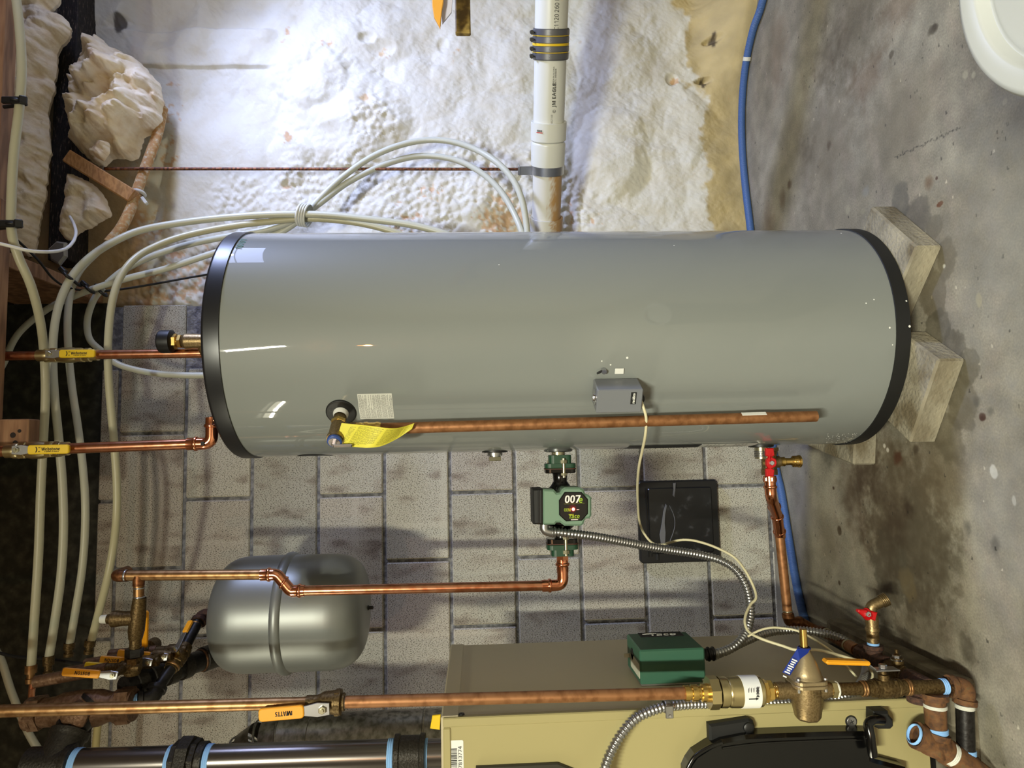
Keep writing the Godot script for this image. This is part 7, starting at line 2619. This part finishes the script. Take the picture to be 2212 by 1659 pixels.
	prism(mb, [Vector2(-0.020, -0.002), Vector2(-0.006, -0.008), Vector2(0.006, -0.008), Vector2(0.020, -0.009), Vector2(0.020, 0.009), Vector2(0.006, 0.008), Vector2(-0.006, 0.007), Vector2(-0.020, 0.003)], Transform3D(wf.basis, hh - wf.basis.z * 0.004), 0.010, 0.002)
	part(mb, "wing_handle", M.red, t)
	mb = MB.new()
	hexnut(mb, hh + FRONT * 0.006, FRONT, 0.006, 0.004)
	part(mb, "screw", M.chrome, t)
	# tees at the front of the pad
	t = thing("iron_tee", "heavily rusted iron tee with white and blue tape at the boiler corner", "fitting", P(2020, 1600, 0.90))
	mb = MB.new()
	var q0 := Vector3(x - 0.03, 0.113, 0.872)
	q0 = P(2019, 1512, 0.90)
	var q1 := P(2022, 1572, 0.90)
	lathe(mb, q0, q1 - q0, [Vector2(-0.012, 0), Vector2(-0.012, 0.023), Vector2(-0.002, 0.023), Vector2(0.0, 0.0185), Vector2((q1 - q0).length(), 0.0180)], 24)
	part(mb, "rust_nipple", M.rust, t)
	mb = MB.new()
	wrap_tape(mb, P(2020, 1525, 0.90), q1 - q0, 0.0183, 0.006)
	part(mb, "white_paste", M.tape_white, t)
	mb = MB.new()
	wrap_tape(mb, P(2022, 1577, 0.90), q1 - q0, 0.0185, 0.009)
	part(mb, "tape", M.tape, t)
	mb = MB.new()
	var tc := P(2018, 1606, 0.90)
	lathe(mb, P(2022, 1582, 0.90), tc - P(2022, 1582, 0.90), [Vector2(0, 0), Vector2(0, 0.024), Vector2(0.01, 0.024), Vector2(0.012, 0.020), Vector2(0.04, 0.021), Vector2(0.045, 0)], 24)
	lathe(mb, tc, P(1974, 1586, 0.90) - tc, [Vector2(0, 0.021), Vector2(0.024, 0.021), Vector2(0.026, 0.024), Vector2(0.037, 0.024), Vector2(0.037, 0.019), Vector2(0.03, 0.018), Vector2(0.03, 0)], 24)
	lathe(mb, tc, P(2060, 1634, 0.90) - tc, [Vector2(0, 0.020), Vector2(0.020, 0.020), Vector2(0.022, 0.0235), Vector2(0.034, 0.0235), Vector2(0.034, 0)], 24)
	part(mb, "tee_body", M.rust, t)
	mb = MB.new()
	bead(mb, P(1975, 1586, 0.90), P(1974, 1586, 0.90) - tc, 0.0165, 0.0025, 0.006)
	part(mb, "tape", M.tape, t)
	mb = MB.new()
	wrap_tape(mb, P(2052, 1628, 0.905), P(2060, 1634, 0.90) - tc, 0.0200, 0.009)
	part(mb, "white_tape", M.tape_white, t)
	mb = MB.new()
	lathe(mb, P(2056, 1630, 0.90), P(2110, 1672, 0.91) - P(2056, 1630, 0.90), [Vector2(0, 0.0225), Vector2(0.03, 0.024), Vector2(0.07, 0.024), Vector2(0.07, 0)], 24)
	part(mb, "lower_elbow", M.rust, t)
	# second conduit across the boiler
	t = thing("conduit", "ribbed steel conduit sweeping down in front of the boiler to the bottom edge", "conduit", P(1445, 1525, 0.87))
	mb = MB.new()
	ribbed(mb, spline(PS([[1302, 1690, 0.90], [1308, 1655, 0.90], [1322, 1620, 0.895], [1343, 1585, 0.89], [1370, 1555, 0.885], [1400, 1538, 0.88], [1440, 1526, 0.872], [1490, 1521, 0.86], [1550, 1519, 0.85], [1620, 1517, 0.845], [1700, 1517, 0.84], [1760, 1515, 0.835], [1810, 1507, 0.83], [1845, 1492, 0.82], [1865, 1470, 0.79], [1872, 1445, 0.74], [1868, 1425, 0.70], [1850, 1400, 0.64], [1815, 1378, 0.60], [1780, 1368, 0.58], [1735, 1362, 0.57], [1690, 1362, 0.57], [1650, 1369, 0.58], [1610, 1385, 0.60], [1575, 1402, 0.62], [1540, 1418, 0.64]], 0.8)), 0.0098, 0.0072, 0.0025, 12)
	part(mb, "armour", M.zinc, t)
	mb = MB.new()
	var ck := P(1443, 1527, 0.885)
	box(mb, Transform3D(Basis(), ck + Vector3(-0.006, 0, 0.008)), Vector3(0.022, 0.014, 0.004), 0.001)
	bead(mb, P(1441, 1526, 0.872), UP + FRONT * 0.1, 0.0105, 0.002, 0.012)
	var st := part(mb, "strap", M.zinc, t)
	mb = MB.new()
	lathe(mb, ck + Vector3(-0.012, 0, 0.010), FRONT, [Vector2(0, 0.003), Vector2(0.002, 0.002), Vector2(0.002, 0)], 10)
	part(mb, "screw", M.chrome, st)
	# second thin wire
	mb = MB.new()
	tube(mb, spline(PS([[1615, 1375, 0.70], [1640, 1362, 0.70], [1665, 1356, 0.70], [1690, 1357, 0.70], [1720, 1362, 0.71], [1750, 1376, 0.72], [1790, 1402, 0.73], [1815, 1424, 0.74], [1830, 1440, 0.75], [1850, 1462, 0.75]], 0.7)), 0.0024, 8)
	single(mb, "thin_wire", M.cable, "thin pale wire tied to the conduit behind the bell-shaped regulator", "wire")


func drain_line() -> void:
	var z := 0.60
	var p := Vector3(-0.0155, P(1659, 962, z).y, z)
	var t := thing("drain_valve", "brass tee valve with a red wing handle and hose outlet low on the tank side", "valve", p + LEFT * 0.04)
	var X := func(v: float) -> Vector3: return Vector3(P(1662, v, z).x, p.y, z)
	var mb := MB.new()
	lathe(mb, X.call(967), LEFT, [Vector2(0, 0), Vector2(0, 0.0225), Vector2(0.007, 0.0225), Vector2(0.009, 0.0195), Vector2(0.026, 0.0165), Vector2(0.045, 0.0165), Vector2(0.052, 0.0180), Vector2(0.062, 0.0180), Vector2(0.062, 0)], 24)
	var m: Vector3 = X.call(998)
	lathe(mb, m, DOWN, [Vector2(0, 0.015), Vector2(0.024, 0.0135), Vector2(0.026, 0.0105)], 20)
	var vb := part(mb, "valve_body", M.brass_cast, t)
	mb = MB.new()
	lathe(mb, m + DOWN * 0.024, DOWN, [Vector2(0, 0.0125), Vector2(0.004, 0.0105), Vector2(0.012, 0.0110), Vector2(0.014, 0.0085), Vector2(0.026, 0.0080), Vector2(0.034, 0.0110), Vector2(0.036, 0.0125), Vector2(0.044, 0.0125), Vector2(0.045, 0.0142), Vector2(0.049, 0.0142), Vector2(0.049, 0.010), Vector2(0.035, 0.009), Vector2(0.035, 0)], 24, 0.7)
	part(mb, "hose_outlet", M.brass, t)
	mb = MB.new()
	for k in 3:
		bead(mb, m + DOWN * (0.058 + 0.0035 * k), DOWN, 0.0122, 0.0012, 0.003)
	part(mb, "thread", M.brass, t)
	mb = MB.new()
	var hz := z + 0.036
	var s := P(1664, 1000, hz)
	lathe(mb, s - FRONT * 0.022, FRONT, [Vector2(0, 0.008), Vector2(0.02, 0.007), Vector2(0.022, 0)], 14)
	part(mb, "stem", M.brass, t)
	mb = MB.new()
	px_prism(mb, [[1655.5, 968], [1672, 968], [1674, 984], [1668, 987], [1677, 992], [1679, 1000], [1677, 1007], [1669, 1012], [1674, 1015], [1672, 1029.5], [1657, 1029.5], [1656, 1013], [1661, 1011], [1657, 1005], [1657, 993], [1662, 987], [1656, 984]], hz + 0.006, 0.010, 0.002)
	part(mb, "wing_handle", M.red, t)
	mb = MB.new()
	hexnut(mb, s + FRONT * 0.006, FRONT, 0.0055, 0.004)
	part(mb, "screw", M.chrome, t)
	# copper down to the return
	t = thing("drain_pipe_run", "brown copper pipe with shiny press bends leading from the low brass tee valve", "pipe", P(1701, 1335, 0.49))
	mb = MB.new()
	var r := 0.0111
	var a: Vector3 = X.call(1030)
	var b0: Vector3 = X.call(1062)
	var b1 := P(1678, 1112, 0.535)
	var b2 := P(1684, 1155, 0.50)
	lathe(mb, a, LEFT, [Vector2(-0.002, 0.0145), Vector2(0.012, 0.0145), Vector2(0.013, 0.0125), Vector2(0.022, 0.0125)], 20)
	hexnut(mb, a + LEFT * 0.002, LEFT, 0.0155, 0.008)
	tube(mb, arc_path([X.call(1040), b0 + LEFT * 0.012, b1, P(1681, 1132, 0.52), b2], 0.016, 6), r + 0.0015, 20)
	press_ring(mb, X.call(1055), LEFT, r)
	press_ring(mb, P(1673, 1096, 0.553), b1 - b0, r)
	press_ring(mb, P(1679, 1118, 0.53), b2 - b1, r)
	press_ring(mb, P(1684, 1150, 0.502), b2 - b1, r)
	var pb := part(mb, "press_bend", M.copper_shiny, t)
	mb = MB.new()
	var c0 := P(1686, 1160, 0.495)
	var c1 := P(1702, 1330, 0.49)
	tube(mb, [b2, c1], r, 20)
	part(mb, "pipe", M.copper_dull, t)
	mb = MB.new()
	bead(mb, P(1701, 1320, 0.49), c1 - c0, r, 0.0012, 0.004)
	part(mb, "solder", M.zinc_warm, t)
	mb = MB.new()
	var k0 := P(1705, 1345, 0.49)
	var xl := -0.4615
	elbow(mb, c1 + (c0 - c1).normalized() * 0.005, k0, k0 + DOWN * 0.03, 0.0132, 0.001)
	tube(mb, arc_path([k0 + DOWN * 0.028, Vector3(xl, 0.125, 0.49), Vector3(xl, 0.113, 0.52)], 0.02, 8), 0.0125, 18)
	part(mb, "elbow", M.copper_brown, t)


func floor_things() -> void:
	var mb: MB
	# pavers
	var h := 0.055
	var pm := tri(mat(Color(1, 1, 1), 0.9), 1.6, ntex(0.008, 101, [[0.2, Color(0.38, 0.34, 0.26)], [0.45, Color(0.50, 0.475, 0.41)], [0.8, Color(0.60, 0.57, 0.49)]], 512, FastNoiseLite.TYPE_SIMPLEX_SMOOTH, 6), nnorm(0.1, 102, 3.0), 0.6)
	var list := [
		[Vector3(0.372, 0, 0.872), Vector3(0.505, 0, 0.730), 0.195, "concrete paver under the right front of the tank, standing in a dark damp patch"],
		[Vector3(0.142, 0, 0.911), Vector3(-0.016, 0, 0.806), 0.13, "long mossy concrete paver under the front left of the tank"],
		[Vector3(-0.066, 0, 0.592), Vector3(-0.022, 0, 0.372), 0.16, "stained concrete paver under the tank behind the low brass valve"],
	]
	for q in list:
		var a: Vector3 = q[0]
		var b: Vector3 = q[1]
		var d := (b - a).normalized()
		var inn := d.cross(UP)
		if inn.dot(TANK - (a + b) / 2) < 0:
			inn = -inn
		var c: Vector3 = (a + b) / 2 + inn * q[2] / 2 + UP * h / 2
		mb = MB.new()
		box(mb, frame(c, d, UP), Vector3((b - a).length(), h, q[2]), 0.004)
		var n := noise(30.0, 111, FastNoiseLite.TYPE_SIMPLEX_SMOOTH, 3)
		single(mb, "paver", pm, q[3], "paver", "pavers under the tank")
	# blue hose
	mb = MB.new()
	var pts := []
	for p in [[1662, -60], [1644, 15], [1628, 60], [1616, 110], [1608, 160], [1603, 220], [1602, 280], [1605, 350], [1612, 420], [1621, 495], [1632, 600], [1645, 750], [1660, 900], [1676, 1010], [1687, 1060], [1697, 1120], [1708, 1190], [1720, 1260], [1733, 1320], [1748, 1370]]:
		pts.append(PY(p[0], p[1], 0.0125))
	ribbed(mb, spline(pts, 6), 0.0122, 0.0034, 0.0012, 14)
	var hose := single(mb, "blue_hose", M.blue_hose, "ribbed blue hose lying along the foot of the wall behind the tank", "hose")
	mb = MB.new()
	var c := PY(1613.5, 127, 0.0125)
	var dd := (PY(1608, 160, 0.0125) - PY(1616, 110, 0.0125)).normalized()
	lathe(mb, c - dd * 0.006, dd, [Vector2(0, 0.011), Vector2(0, 0.0128), Vector2(0.012, 0.0128), Vector2(0.012, 0.011)], 16)
	part(mb, "splice", M.tape_white, hose)
	# white bucket with lid
	var rim := PY(2066, 0, 0.36)
	var e1 := PY(2066, 0, 0.36)
	var e2 := PY(2110, 150, 0.36)
	var e3 := PY(2212, 213, 0.36)
	var A := Vector2(e1.x, e1.z)
	var B := Vector2(e2.x, e2.z)
	var C := Vector2(e3.x, e3.z)
	var D := 2.0 * (A.x * (B.y - C.y) + B.x * (C.y - A.y) + C.x * (A.y - B.y))
	var ux := (A.length_squared() * (B.y - C.y) + B.length_squared() * (C.y - A.y) + C.length_squared() * (A.y - B.y)) / D
	var uy := (A.length_squared() * (C.x - B.x) + B.length_squared() * (A.x - C.x) + C.length_squared() * (B.x - A.x)) / D
	var R := Vector2(ux, uy).distance_to(A)
	var t := thing("bucket", "white plastic bucket with a lid at the right edge of the floor", "bucket", Vector3(ux, 0, uy))
	var o := Vector3(ux, 0, uy)
	var s := R / 0.15
	mb = MB.new()
	lathe(mb, o, UP, [Vector2(0, 0), Vector2(0, 0.125 * s), Vector2(0.005, 0.128 * s), Vector2(0.32, 0.143 * s), Vector2(0.345, 0.143 * s)], 64)
	var white := mat(Color(0.68, 0.69, 0.69), 0.35)
	part(mb, "pail", white, t)
	mb = MB.new()
	lathe(mb, o, UP, [Vector2(0.318, 0.143 * s), Vector2(0.32, 0.15 * s), Vector2(0.354, 0.15 * s), Vector2(0.36, 0.147 * s), Vector2(0.361, 0.143 * s), Vector2(0.360, 0.130 * s), Vector2(0.356, 0.127 * s), Vector2(0.346, 0.124 * s), Vector2(0.345, 0.121 * s), Vector2(0.349, 0.115 * s), Vector2(0.350, 0)], 96, 0.6)
	part(mb, "lid", white, t)
